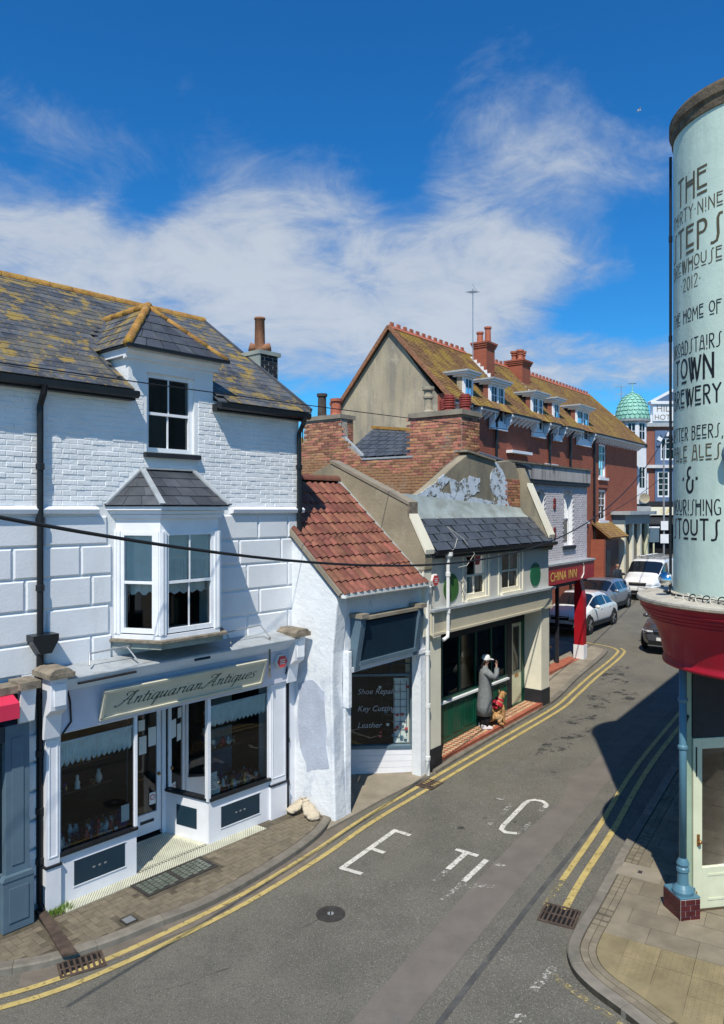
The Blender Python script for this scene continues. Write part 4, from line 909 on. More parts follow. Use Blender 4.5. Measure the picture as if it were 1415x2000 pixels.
# fascia fittings: alarm box, bracket rods, conduit
ab = MB().lathe([(.14, 0), (.14, .06), (.11, .08)], seg=6).build('alarm_box', 'alarm_white', sf); ab.matrix_local = TM(4.24, -.1, 2.86, math.pi/2)
MB().lathe([(.115, 0), (.115, .018)], seg=6).build('alarm_face', 'alarm_red', ab).location = (0, 0, .075)
for z in (-.035, .0, .035): MB().box(-.06, .06, z-.008, z+.008, .0935, .0955).build('alarm_lettering', 'alarm_white', ab)
MB().tube([(.25, -.15, 3.05), (.3, -.12, 2.9), (.32, -.11, 2.6), (.2, -.1, 2.45)], .014, 6).build('conduit', 'wire', sf); MB().tube([(.3, -.35, 3.18), (1.2, -.36, 3.2)], .018, 6).build('conduit', 'wire', sf); MB().tube([(4.55, -.2, 3.2), (4.5, -.12, 2.95), (4.4, -.1, 2.6)], .013, 6).build('conduit', 'wire', sf)
MB().box(2.25, 2.55, -.34, -.325, 3.19, 3.23).build('vent_slot', 'shop_blue_dark', sf); MB().tube([(3.93, -.2, 3.35), (3.93, -.2, 2.62)], .018, 6).build('sign_bracket', 'stone_dirty', sf)
fr = MB().tube([(.55, -.2, 3.37), (.6, -.1, 3.52), (1.75, -.1, 3.56)], .014, 6).tube([(1.2, -.1, 3.54), (1.25, -.3, 3.36)], .012, 6).build('planter_rail', 'steel', sf); MB().tube([(3.0, -.3, 3.36), (3.05, -.1, 3.52), (3.8, -.1, 3.56), (3.85, -.3, 3.36)], .012, 6).build('planter_rail', 'steel', sf)
MB().box(.2, 4.4, .2, .21, 3.2, 3.32).build('flashing', 'lead', sf)

# ornaments standing in the windows
prof = {'vase': [(.0, 0), (.03, 0), (.045, .05), (.05, .09), (.03, .14), (.02, .17), (.03, .19)], 'bowl': [(.0, 0), (.03, 0), (.035, .015), (.07, .06), (.075, .075)], 'jug': [(0, 0), (.04, 0), (.055, .06), (.05, .11), (.03, .15), (.035, .17)],
        'figurine': [(0, 0), (.045, 0), (.045, .02), (.035, .03), (.04, .09), (.02, .13), (.026, .16), (.018, .19), (0, .2)], 'goblet': [(0, 0), (.03, 0), (.008, .01), (.008, .07), (.03, .1), (.035, .15)]}
M('porcelain_white', (.7, .68, .62), .2, .1, 20); M('porcelain_red', (.35, .03, .035), .2, .3, 20); M('porcelain_blue', (.035, .04, .16), .2, .3, 20); M('cut_glass', (.4, .48, .5), .1, .2, 20); M('gilt', (.45, .25, .08), .3, .2, 20, metal=.6)
cm = {'porcelain_white': 'white', 'porcelain_red': 'red', 'porcelain_blue': 'blue', 'cut_glass': 'glassy', 'gilt': 'gilt'}
kinds = list(prof)
def ornament(kind, mat, x, y, z, s, label):
    o = MB().lathe(prof[kind], seg=14, cap=False).build(kind, mat, None, smooth=True); o.location = FA.w(x, y, z); o.rotation_euler = (0, 0, random.uniform(0, 6)); o.scale = (s, s, s)
    tag(o, label, kind, 'ornaments in the antiques shop windows')
random.seed(11)
ORD = ['first', 'second', 'third', 'fourth', 'fifth', 'sixth', 'seventh', 'eighth', 'ninth', 'tenth', 'eleventh', 'twelfth', 'thirteenth', 'fourteenth']
for i in range(11):
    k = kinds[i % 5]; m = ['porcelain_red', 'porcelain_white', 'porcelain_red', 'cut_glass', 'porcelain_red'][(i*3) % 5]
    ornament(k, m, .70+.055*i+random.uniform(-.02, .02), .17+.07*(i % 3), .70, random.uniform(.8, 1.15), f'{cm[m]} {k}, {ORD[i]} from the left in left antiques window display')
ornament('jug', 'porcelain_blue', 1.28, .2, .70, 1.7, 'large dark blue jug at the right of the left antiques window')
for i in range(14):
    k = kinds[(i*2) % 5]; m = ['porcelain_white', 'gilt', 'cut_glass', 'porcelain_red'][i % 4]
    ornament(k, m, 2.9+.085*i+random.uniform(-.02, .02), .17+.08*(i % 3), .72, random.uniform(.85, 1.2), f'{cm[m]} {k}, {ORD[i]} from the left in right antiques window display')
for i in range(12):
    left = i < 6; ornament(kinds[i % 5], ['cut_glass', 'porcelain_white'][i % 2], (.4 if left else 3.0)+.18*(i % 6), .93, 1.22 if i % 2 else 1.62, 1.1, f'{["glassy","white"][i % 2]} {kinds[i % 5]}, {ORD[i % 6]} along the shelf behind the {"left" if left else "right"} antiques window')
pt = MB().lathe([(0, 0), (.07, .004), (.11, .02), (.112, .024)], seg=24, cap=False).build('plate', 'porcelain_white', None, smooth=True); pt.matrix_world = Matrix.Translation(FA.w(2.98, .14, .83)) @ Matrix.Rotation(FA.rz, 4, 'Z') @ Matrix.Rotation(R(75), 4, 'X')
tag(pt, 'white plate stood on edge in the right antiques window', 'plate')

# the rest of the stock, too crowded to tell apart
random.seed(77)
for nm, (x0, x1) in {'left': (.26, 1.36), 'right': (2.86, 4.05)}.items():
    for m in ('porcelain_white', 'porcelain_red', 'gilt', 'cut_glass', 'porcelain_blue'):
        mb = MB()
        for k in range(13):
            sc_ = random.uniform(.5, 1.0); x = random.uniform(x0, x1); row = random.random()
            if row < .62: y = random.uniform(.15, .6); z = .70 if nm == 'left' else .72
            else: y = .93; z = random.choice((1.22, 1.62))
            mb.lathe([(r_*sc_, h_*sc_) for r_, h_ in random.choice(list(prof.values()))], (x, y, z), 10, cap=False)
        stuff(mb.build('crowded_stock', m, ant, smooth=True))
    for k in range(7):
        x = random.uniform(x0, x1-.1); y = random.uniform(.13, .4); MB().add([(x, y, .70 if nm == 'left' else .72), (x+.06, y, .70 if nm == 'left' else .72), (x+.06, y+.02, .77), (x, y+.02, .77)], [(0, 1, 2, 3)]).build('price_card', 'paper', ant)

# neighbouring blue-grey shop at the left edge
nb = FA.thing('blue_shopfront', 'blue grey shopfront with red awning cut by the left edge', 'shop')
MB().box(-.58, -.26, -.1, .2, .72, 2.72).build('pilaster', 'shop_blue', nb, bevel=.006); MB().box(-.64, -.22, -.16, .2, 0, .68).build('pilaster_base', 'shop_blue', nb, bevel=.01); MB().prism([(-.65, .68), (-.21, .68), (-.25, .74), (-.61, .74)], 'y', -.17, .2).build('pilaster_band', 'shop_blue', nb)
MB().box(-.5, -.34, -.112, -.1, .85, 2.55).build('pilaster_panel', 'shop_blue', nb, bevel=.005); MB().box(-.56, -.3, -.172, -.16, .12, .58).build('base_panel', 'shop_blue', nb, bevel=.005)
b = MB().prism([(-.1, 2.72), (-.16, 2.75), (-.22, 3.2), (-.1, 3.2)], 'x', -.42, -.22).build('bracket', 'white_trim', nb); MB().box(-.46, -.18, -.28, .1, 3.2, 3.30).build('bracket_cap', 'stone_dirty', b)
MB().box(-3, -.43, -.2, .1, 3.16, 3.26).build('cornice', 'stone_dirty', nb); MB().prism([(-.12, 3.18), (-.40, 3.08), (-.40, 2.88), (-.38, 2.88), (-.12, 2.98)], 'x', -3, -.52).build('awning', 'red_awning', nb)
MB().box(-3, -.59, -.03, .0, .0, .7).build('stall_riser', 'shop_blue', nb); MB().box(-3, -.59, -.06, .02, .70, .75).build('window_sill', 'shop_blue', nb); MB().box(-3, -.58, -.08, .05, 2.5, 2.72).build('fascia_board', 'shop_blue_dark', nb)
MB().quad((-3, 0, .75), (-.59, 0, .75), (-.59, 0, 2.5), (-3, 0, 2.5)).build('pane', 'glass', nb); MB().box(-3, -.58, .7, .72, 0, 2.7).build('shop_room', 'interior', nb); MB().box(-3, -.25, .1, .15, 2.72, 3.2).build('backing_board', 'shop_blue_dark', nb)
# ------------------------------------------------------------------ brick faces built brick by brick
def brickface(parent, x0, x1, z0, z1, holes=(), mat='brick_red', test=None, bl=.225, bh=.075, near=None, limit=300, M0=Matrix(), depth=.02, part='brick', key=None):
    """running-bond bricks on the plane y=0 (front -y) of matrix M0"""
    its = []; r = 0; z = z0+bh/2
    while z < z1-bh*.3:
        x = x0-(bl/2 if r % 2 else 0)+bl/2
        while x-bl/2 < x1:
            a, b = max(x-bl/2, x0), min(x+bl/2, x1)
            if b-a > .05 and not any(h[0] < (a+b)/2 < h[1] and h[2] < z < h[3] for h in holes) and (test is None or test((a+b)/2, z)):
                its.append(M0 @ TM((a+b)/2, random.uniform(-.004, .003), z, 0, 0, random.uniform(-.01, .01), (b-a)/bl))
            x += bl
        z += bh; r += 1
    if key: its.sort(key=key)
    pieces(part, its, chamfer(bl-.012, depth, bh-.012, .004), mat, parent, limit)
def wiggle(pts, n=3, amp=.02):
    out = []
    for i in range(len(pts)):
        a, b = pts[i], pts[(i+1) % len(pts)]
        for k in range(n): t = k/n; out.append((a[0]+(b[0]-a[0])*t+random.uniform(-amp, amp), a[1]+(b[1]-a[1])*t+random.uniform(-amp, amp)))
    return out
MYZ = Matrix(((0, 1, 0, 0), (-1, 0, 0, 0), (0, 0, 1, 0), (0, 0, 0, 1)))   # turns a face of plane y=0 to face -x

# ------------------------------------------------------------------ shoe repair shop
M('plaster_patch', (.44, .48, .57), .85, .1, 3, .5, 20)
shoe = FC.thing('shoe_repair_shop', 'small white rendered shop with red pantile roof and slanted dark window', 'shop')
random.seed(21)
# rough flank wall with a slight batter
fl = MB(); n = 9
prof_ = [(.12, 4.08), (1.2, 5.1), (2.3, 6.12), (4.6, 4.0)]
out = [(.06, -.15), (.10, 1.2), (.14, 2.4), (.12, 3.0), (.02, 3.9), (.02, 4.02)]+prof_[1:]+[(4.6, -.15)]
fl.prism(out, 'x', -2.98, -2.66); fl.build('flank_wall', 'white_rough', shoe, bevel=.03)
stuff(MB().prism(wiggle([(.22, .9), (.75, .75), (.95, 1.3), (.98, 2.35), (.6, 2.45), (.3, 2.3), (.28, 1.6)], 4, .03), 'x', -2.986, -2.979).build('bare_plaster_patch', 'plaster_patch', shoe))
MB().box(-2.66, -.04, .10, .3, 3.0, 4.06).build('front_wall', 'white_rough', shoe); MB().box(-2.66, -.04, 4.4, 4.6, -.1, 4.0).build('rear_wall', 'white_rough', shoe)
MB().prism([(-2.68, .08), (-2.52, .06), (-2.5, .35), (-2.66, .4)], 'z', -.1, 1.95).build('buttress', 'white_rough', shoe, bevel=.02); MB().prism([(.0, 1.95), (.0, 3.0), (.14, 3.0), (.14, 1.95)], 'x', -2.68, -2.57).build('corbel', 'white_rough', shoe, bevel=.02)
# pantile roof
SEY, SEZ, SRY, SRZ = -.10, 4.10, 2.3, 6.25
pr = MB().prism([(SEY, SEZ-.03), (SEY, SEZ), (SRY, SRZ), (4.7, SEZ), (4.7, SEZ-.05), (SRY, SRZ-.08)], 'x', -3.03, -.31).build('roof', 'wood_dark', shoe)
pit2 = math.atan2(SRZ-SEZ, SRY-SEY); sl2 = math.hypot(SRZ-SEZ, SRY-SEY); tw = .195; pn = MB(); seg = 8
cross = [(-.105+.21*k/seg, .022*math.sin(2*math.pi*k/seg*1.0-.6)+.02) for k in range(seg+1)]
vs = [];
for yy, lift in ((-.18, .030), (.19, 0)):
    for zoff in (0, -.014): vs += [(x, yy, z+lift+zoff) for x, z in cross]
m_ = seg+1; fs = []
for k in range(seg): fs += [(k, k+1, 2*m_+k+1, 2*m_+k), (m_+k, 3*m_+k, 3*m_+k+1, m_+k+1), (k, m_+k, m_+k+1, k+1), (2*m_+k, 2*m_+k+1, 3*m_+k+1, 3*m_+k)]
fs += [(0, 2*m_, 3*m_, m_), (seg, m_+seg, 3*m_+seg, 2*m_+seg)]
pn.add(vs, fs); its = []
rowsn = 10
for r in range(rowsn):
    s = .12+r*(sl2-.12)/rowsn
    for c in range(14):
        its.append(TM(-3.0+.1+c*tw, SEY-.03+s*math.cos(pit2), SEZ+.0+s*math.sin(pit2), pit2, random.uniform(-.01, .01), random.uniform(-.01, .01)))
pieces('pantile', its, pn, 'pantile', pr)
for k in range(6): MB().lathe([(.12, 0), (.125, .44)], seg=10, a0=0, a1=math.pi, cap=False).build('ridge_tile', 'pantile', pr, smooth=True).matrix_local = Matrix.Translation((-3.0+k*.45, SRY, SRZ-.01)) @ Matrix(((0,0,1,0),(1,0,0,0),(0,1,0,0),(0,0,0,1)))
MB().bar((-3.02, SEY, SEZ-.02), (-3.02, SRY, SRZ-.02), .05, .08).build('verge_mortar', 'concrete', pr)
MB().bar((-.34, SEY+.05, SEZ+.09), (-.34, SRY, SRZ+.06), .1, .03).build('lead_flashing', 'lead', pr)
MB().prism([(-.2, 4.10), (-.2, 4.03), (-.15, 4.0), (-.09, 4.03), (-.09, 4.10)], 'x', -2.98, -.28).build('gutter', 'pvc_white', shoe); MB().lathe([(.06, 0), (.06, .05)], (-2.98, -.15, 4.02), 10).build('gutter_end', 'pvc_white', shoe)
moss = MB()
for k in range(120):
    x = random.uniform(-2.9, -.4); moss.ell((x, -.13+random.uniform(-.02, .02), 4.10), (random.uniform(.012, .03), .015, random.uniform(.01, .025)), 6, 4)
stuff(moss.build('moss', 'grass', shoe))
# fascia box over the recess
fb = MB().prism([(-.02, 3.55), (-.10, 3.5), (-.02, 2.78), (.1, 2.78), (.1, 3.55)], 'x', -2.36, -.6).build('fascia_board', 'shop_blue_dark', shoe); MB().box(-2.4, -.56, -.06, .1, 2.70, 2.775).build('fascia_rail', 'shop_blue', fb); MB().box(-2.42, -.54, -.14, .1, 3.55, 3.61).build('fascia_cap', 'concrete', fb)
MB().bar((-1.7, -.055, 3.3), (-1.68, -.04, 3.05), .02, .004).build('scratch', 'lead', fb)
for x0 in (-2.52, -.6):
    b = MB().prism([(.08, 2.6), (-.02, 2.62), (-.06, 2.9), (-.16, 3.45), (-.16, 3.6), (.08, 3.6)], 'x', x0, x0+.15).build('bracket', 'shop_blue', shoe, bevel=.006); MB().box(x0-.03, x0+.18, -.22, .08, 3.6, 3.68).build('bracket_cap', 'concrete', b)
MB().box(-2.64, -.12, -.0, 2.6, 2.60, 2.69).build('porch_soffit', 'white_shop', shoe)
# splayed shop window: from the back left of the recess to the front right
WA, WB = Vector((-1.98, 2.28)), Vector((-.10, .22)); dd = WB-WA; WL = dd.length
wm = Matrix.Translation((WA.x, WA.y, 0)) @ Matrix.Rotation(math.atan2(dd.y, dd.x), 4, 'Z')
sw = MB().box(0, WL, 0, .1, -.1, .56).build('shop_window', 'white_shop', shoe); sw.matrix_local = wm
for k in range(4): MB().box(.02, WL-.06, -.008, 0, .03+k*.13, .15+k*.13).build('cladding_board', 'white_shop', sw)
MB().box(0, WL, -.04, .1, .56, .62).build('window_sill', 'shop_blue', sw); MB().box(WL-.16, WL-.07, -.01, .08, .62, 2.62).box(.9, .96, -.01, .08, .62, 2.62).box(.96, WL-.16, -.01, .08, 2.08, 2.13).box(.96, WL-.16, -.01, .08, 2.56, 2.62).build('window_frame', 'shop_blue', sw)
for k in range(1, 4): MB().box(.96+k*.41, .98+k*.41, .0, .06, 2.13, 2.56).build('glazing_bar', 'shop_blue_dark', sw)
MB().box(.98, WL-.16, .0, .05, 2.33, 2.35).build('glazing_bar', 'shop_blue_dark', sw)
MB().quad((.96, .03, .62), (WL-.16, .03, .62), (WL-.16, .03, 2.08), (.96, .03, 2.08)).build('pane', 'glass', sw)
for k in range(4): MB().quad((.98+k*.41, .03, 2.13), (.96+(k+1)*.41, .03, 2.13), (.96+(k+1)*.41, .03, 2.56), (.98+k*.41, .03, 2.56)).build('pane', 'glass', sw)
MB().box(0, .9, .0, .08, .0, 2.6).build('side_door', 'shop_blue_dark', sw)
def font_text(txt, size, mat, parent, mtx, shear=0, name='lettering', align='LEFT', ext=.001, spacing=1.0):
    cu = bpy.data.curves.new('t', 'FONT'); cu.body = txt; cu.size = size; cu.shear = shear; cu.extrude = ext; cu.align_x = align; cu.space_character = spacing; cu.resolution_u = 4
    ob = bpy.data.objects.new('t', cu); COL.objects.link(ob); dg = bpy.context.evaluated_depsgraph_get()
    me = bpy.data.meshes.new_from_object(ob.evaluated_get(dg)); bpy.data.objects.remove(ob); me.materials.clear(); me.materials.append(MAT[mat])
    o = bpy.data.objects.new(name, me); COL.objects.link(o); o.parent = parent; o.matrix_local = mtx; return o
RX90 = Matrix.Rotation(math.pi/2, 4, 'X')
for txt, z in (('Shoe Repairs', 1.70), ('Key Cutting', 1.34), ('Leather', .99)): font_text(txt, .165, 'letter_white', sw, Matrix.Translation((1.50, .022, z)) @ RX90, .3)
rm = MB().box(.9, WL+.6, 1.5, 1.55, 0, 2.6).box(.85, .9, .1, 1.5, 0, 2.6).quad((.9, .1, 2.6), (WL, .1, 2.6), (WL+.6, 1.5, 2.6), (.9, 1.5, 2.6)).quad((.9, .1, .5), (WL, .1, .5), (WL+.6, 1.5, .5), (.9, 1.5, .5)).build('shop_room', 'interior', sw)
MB().box(WL-.5, WL-.17, .16, .17, .62, 2.0).build('display_panel', 'curtain', sw); mesh_ = MB()
for k in range(8): mesh_.bar((WL-.75, .14, .75+k*.16), (WL-.22, .14, .75+k*.16), .008, .008)
for k in range(5): mesh_.bar((WL-.75+k*.13, .135, .7), (WL-.75+k*.13, .135, 1.95), .008, .008)
stuff(mesh_.build('display_grid', 'wire', sw))
random.seed(5)
for k in range(16):
    m = ['alarm_red', 'paper', 'column_blue', 'porcelain_red'][k % 4]; x = WL-.8+random.uniform(0, .6); z = .68+random.uniform(0, .35) if k < 11 else random.uniform(1.1, 1.9)
    MB().box(x-.03, x+.03, .10, .125, z, z+.05).build('key_fob', m, sw)
MB().box(-.30, -.02, .02, .24, -.1, 4.1).build('end_pier', 'white_rough', shoe, bevel=.01)
p = pipe(shoe, [(-.16, -.12, 4.0), (-.16, -.05, 3.8), (-.16, -.06, 2.9), (-.14, -.06, .04)], .04, mat='pvc_white', collars=[(-.15, -.06, 2.6), (-.14, -.06, 1.5), (-.14, -.06, .4)])

# ------------------------------------------------------------------ cream pub
pub = FC.thing('cream_pub', 'cream two storey pub with green discs and deep open green front', 'pub')
MB().box(.0, .46, .0, .62, .5, 2.95).build('post', 'cream', pub, bevel=.006); MB().box(-.015, .475, -.015, .63, -.1, .52).build('post_plinth', 'plinth_black', pub)
MB().box(5.46, 5.96, .0, .64, .72, 2.95).build('pier', 'cream', pub, bevel=.006); MB().box(5.445, 5.975, -.015, .655, .0, .74).build('pier_plinth', 'plinth_black', pub)
MB().box(5.6, 5.955, .64, 5, .1, 4.6).build('flank_wall', 'cream', pub); MB().box(0, 6, 4.8, 5, 0, 4.6).build('rear_wall', 'cream', pub)
MB().box(-.02, 6.0, -.07, .3, 2.95, 3.44).build('fascia_board', 'cream_dark', pub); MB().box(-.05, 6.03, -.16, .2, 3.44, 3.49).build('fascia_ledge', 'lead', pub); MB().box(-.02, 6.0, -.1, -.071, 2.93, 2.98).build('fascia_rail', 'cream_dark', pub)
MB().box(.0, 6.0, .3001, .64, 2.86, 2.96).build('porch_soffit', 'plinth_black', pub)
uw = MB().wall(.0, 6.0, 3.49, 4.66, [(1.58, 2.52, 3.55, 4.58), (3.27, 4.28, 3.55, 4.58)], .04, .26).build('upper_wall', 'cream_grey', pub)
for x in (1.42, 2.62, 3.1, 4.4): MB().box(x, x+.05, .015, .04, 3.5, 4.62).build('wall_batten', 'cream', pub)
for x0, x1 in ((1.58, 2.52), (3.27, 4.28)):
    w = sash(pub, x0, x1, 3.56, 4.58, .06, frame='cream', back='dark_void', depth=1, cols=2, rows=2, fw=.07); MB().box(x0-.05, x1+.05, -.03, .1, 3.49, 3.555).build('window_sill', 'cream', w)
    for a, b in ((x0+.08, x0+.3), (x1-.3, x1-.08)): scallop(w, a, b, 4.5, .85, .2, mat='blind', n=2)
for x, m in ((.92, 'green_dot'), (5.16, 'green_dot_dark')): MB().lathe([(.31, 0), (.31, .016)], seg=40).build('disc', m, pub, label='flat green painted disc on the cream wall').matrix_local = TM(x, .036, 3.87, math.pi/2)
MB().box(-.0, 6.0, -.1, .2, 4.56, 4.66).build('eaves_board', 'plinth_black', pub); MB().prism([(-.2, 4.72), (-.19, 4.65), (-.13, 4.62), (-.08, 4.65), (-.07, 4.72)], 'x', .05, 6.1).build('gutter', 'black_iron', pub)
proof = MB().slab([(.02, -.14, 4.70), (5.85, -.14, 4.72), (5.85, .45, 5.38), (.02, .45, 5.38)], -.05).build('roof', 'slate_dark', pub)
tri_slates((.02, -.16, 4.72), (5.85, -.16, 4.74), ((.02, .45, 5.39), (5.85, .45, 5.39)), 4, 'slate_dark', proof, .62)
fe = MB(); nn = 24
for k in range(nn+1):
    t = k/nn; x = .02+5.6*t; top = 5.95-.30*t
    for j in range(5): s = j/4; fe.v.append((x, .44+.26*s+.03*math.sin(s*3.1), 5.39+(top-5.39)*s+.012*math.sin(k*1.7+j)*math.sin(s*3.1)))
fe.f = [(k*5+j, (k+1)*5+j, (k+1)*5+j+1, k*5+j+1) for k in range(nn) for j in range(4)]
fe.build('felt_flashing', 'felt', proof, smooth=True)
kw = MB().prism([(.02, 5.3), (.3, 5.75), (.9, 6.0), (1.5, 6.3), (2.2, 6.68), (2.85, 6.98), (3.9, 6.93), (4.4, 6.86), (5.0, 6.92), (5.35, 6.86), (5.6, 6.55), (5.66, 5.3)], 'y', .715, .98).build('gable_wall', 'render_khaki', pub, bevel=.02)
stuff(MB().prism(wiggle([(.25, 5.82), (.9, 6.03), (1.7, 6.42), (1.95, 6.32), (1.5, 6.0), (2.1, 5.98), (3.5, 5.86), (5.55, 5.62), (5.55, 5.42), (3.5, 5.58), (.3, 5.66)], 4, .018), 'y', .700, .7149).build('paint_patch', 'patch_white', kw))
stuff(MB().prism(wiggle([(1.9, 6.35), (2.4, 6.25), (2.9, 6.45), (3.4, 6.4), (3.4, 6.05), (2.9, 5.95), (2.55, 5.78), (2.1, 5.9)], 4, .03), 'y', .702, .7149).build('paint_patch', 'patch_white', kw))
stuff(MB().prism(wiggle([(4.0, 6.55), (4.25, 6.85), (4.65, 6.6), (4.9, 6.3), (4.85, 5.85), (5.05, 5.6), (4.2, 5.6), (4.1, 6.0), (3.9, 6.2)], 4, .03), 'y', .702, .7149).build('paint_patch', 'patch_white', kw))
brickface(kw, 4.75, 5.62, 5.6, 6.45, M0=Matrix.Translation((0, .712, 0)), mat='brick_red', test=lambda x, z: (x-4.75) > (z-6.0)*.6-.15+random.uniform(-.1, .1))
cop = MB().slab([(2.7, .66, 7.02), (4.15, .66, 6.86), (4.15, 1.05, 6.86), (2.7, 1.05, 7.02)], .05).build('coping', 'concrete', kw)
# party walls
pw = MB().prism([(-.08, 4.35), (-.08, 4.69), (.34, 5.47), (.34, 5.70), (2.49, 6.66), (3.2, 6.4), (5, 5.4), (5, 4), (.2, 4)], 'x', -.29, .0).build('party_wall', 'render_khaki', pub, bevel=.012)
MB().prism([(-.11, 4.67), (.30, 5.44), (.30, 5.51), (-.12, 4.76)], 'x', -.31, .02).build('coping', 'cream', pw); MB().prism([(.31, 5.69), (2.5, 6.66), (2.5, 6.73), (.31, 5.76)], 'x', -.31, .02).build('coping', 'concrete', pw); MB().box(-.3, .01, .3, .345, 5.46, 5.75).build('step_face', 'stone_dirty', pw)
MB().box(-.29, -.0, -.05, .62, 2.95, 4.4).build('party_wall_end', 'cream', pw)
pw2 = MB().prism([(-.1, 4.5), (-.1, 4.85), (.22, 5.62), (.72, 6.75), (1.4, 6.75), (1.4, 4.5)], 'x', 5.67, 5.95).build('party_wall', 'render_khaki', pub); MB().prism([(-.14, 4.82), (.5, 6.25), (.5, 6.33), (-.16, 4.92)], 'x', 5.64, 5.98).build('coping', 'cream', pw2)
# pub front in the recess
PZ = lambda x: .16+.045*x
MB().add([(.5, .62, PZ(.5)-.1), (4.45, .62, PZ(4.45)-.1), (4.45, .62, 1.16), (.5, .62, 1.16), (.5, .75, PZ(.5)-.1), (4.45, .75, PZ(4.45)-.1), (4.45, .75, 1.16), (.5, .75, 1.16)], [(0, 1, 2, 3), (4, 7, 6, 5), (0, 4, 5, 1), (3, 2, 6, 7), (0, 3, 7, 4), (1, 5, 6, 2)]).build('stall_riser', 'pub_green', pub)
for k in range(7):
    x0 = .6+k*.55; z0 = PZ(x0)+.16
    MB().box(x0, x0+.025, .605, .62, z0, 1.05).build('panel_moulding', 'pub_green', pub); MB().box(x0+.44, x0+.465, .605, .62, z0, 1.05).build('panel_moulding', 'pub_green', pub); MB().box(x0+.025, x0+.44, .606, .62, z0, z0+.025).build('panel_moulding', 'pub_green', pub); MB().box(x0+.025, x0+.44, .606, .62, 1.025, 1.05).build('panel_moulding', 'pub_green', pub)
MB().box(.5, 4.45, .55, .8, 1.16, 1.205).build('window_sill', 'white_trim', pub); MB().box(.5, 4.45, .62, .72, 1.205, 1.29).build('window_rail', 'pub_green', pub)
for k in range(6): MB().box(.5+k*.775, .555+k*.775, .63, .7, 1.29, 2.6).build('mullion', 'pub_green', pub)
for k in range(5): MB().quad((.555+k*.775, .66, 1.29), (.5+(k+1)*.775, .66, 1.29), (.5+(k+1)*.775, .66, 2.6), (.555+k*.775, .66, 2.6)).build('pane', 'glass', pub)
MB().box(.46, 5.46, .62, .74, 2.6, 2.86).build('head_board', 'plinth_black', pub)
MB().box(4.45, 4.72, .62, .9, .2, 2.6).build('door_jamb', 'plinth_black', pub)
pd = MB().box(4.74, 4.82, .64, .7, PZ(4.8), 2.56).box(5.22, 5.30, .64, .7, PZ(4.8), 2.56).box(4.82, 5.22, .64, .7, PZ(4.8), 1.28).box(4.82, 5.22, .64, .7, 2.46, 2.56).build('door', 'door_cream', pub, label='cream half glazed pub door with brown letter plate'); MB().quad((4.82, .67, 1.28), (5.22, .67, 1.28), (5.22, .67, 2.46), (4.82, .67, 2.46)).build('pane', 'glass', pd); MB().box(4.92, 5.12, .63, .64, 1.12, 1.2).build('letter_plate', 'brass', pd)
MB().box(5.30, 5.46, .62, .74, .2, 2.6).build('door_frame', 'pub_green', pub); MB().box(4.72, 5.4, .6, .7, PZ(4.8)-.08, PZ(4.8)+.03).build('door_step', 'pub_green', pub)
MB().box(.4, 5.5, 2.5, 2.55, .1, 2.9).quad((.4, .76, .2), (5.5, .76, .2), (5.5, 2.5, .2), (.4, 2.5, .2)).quad((.4, .76, 2.87), (.4, 2.5, 2.87), (5.5, 2.5, 2.87), (5.5, .76, 2.87)).box(.38, .4, .76, 2.5, .1, 2.9).build('bar_room', 'dark_void', pub)
for k, x in enumerate((1.2, 1.9, 2.6, 3.3)):
    s = thing('bar_stool', f'{["leftmost", "second", "third", "rightmost"][k]} of the dim stools behind the pub window', 'stool', FC.w(x, 1.25, .2), FC.rz, 'stools behind the pub window'); MB().lathe([(.17, .72), (.17, .77), (.15, .78)], seg=14).build('seat', 'wood_dark', s)
    for a in range(4): MB().tube([(.12*math.cos(a*1.57+.8), .12*math.sin(a*1.57+.8), .73), (.2*math.cos(a*1.57+.8), .2*math.sin(a*1.57+.8), 0)], .014, 6).build('leg', 'steel', s)
for o in pub.children:                                   # the glazed front stands half a metre behind the street line
    if o.name.split('.')[0] in ('stall_riser', 'panel_moulding', 'window_rail', 'mullion', 'pane', 'head_board', 'door_jamb', 'door', 'door_frame', 'door_step') or (o.name.startswith('window_sill') and o.bound_box[0][1] > .5): o.location.y -= .13
# chequered step of red and buff tiles, laid diagonally
stp = MB().add([(.47, .06, PZ(.47)-.012), (5.5, -.02, PZ(5.5)-.012), (5.5, .62, PZ(5.5)-.012), (.47, .62, PZ(.47)-.012), (.47, .06, -.1), (5.5, -.02, -.1), (5.5, .62, -.1), (.47, .62, -.1)], [(0, 1, 2, 3), (0, 4, 5, 1), (1, 5, 6, 2), (2, 6, 7, 3), (3, 7, 4, 0)]).build('porch_step', 'step_red', pub)
by = {'step_buff': [], 'step_red': [], 'step_brown': []}; q = .125
for i in range(-2, 42):
    for j in range(0, 6):
        x, y = .47+i*q, .17+j*q*.5; x += (q/2 if j % 2 else 0)
        if not (.55 < x < 5.42 and .14 < y < .58): continue
        by['step_buff' if j % 2 == 0 else ('step_brown' if i % 2 else 'step_red')].append(TM(x, y, PZ(x)-.012, 0, -math.atan(.045), 0))
for m, its in by.items(): pieces('floor_tile', its, MB().add([(0,-q/2+.003,.008),(q/2-.003,0,.008),(0,q/2-.003,.008),(-q/2+.003,0,.008),(0,-q/2+.003,-.01),(q/2-.003,0,-.01),(0,q/2-.003,-.01),(-q/2+.003,0,-.01)], [(0,1,2,3),(0,4,5,1),(1,5,6,2),(2,6,7,3),(3,7,4,0)]), m, stp)
its = [TM(.56+k*.2, .085-.016*(.47+k*.2-.47), PZ(.56+k*.2)-.012, 0, -math.atan(.045), 0) for k in range(25)]
pieces('border_tile', its, MB().box(-.098, .098, -.035, .035, -.01, .008), 'step_red', stp)
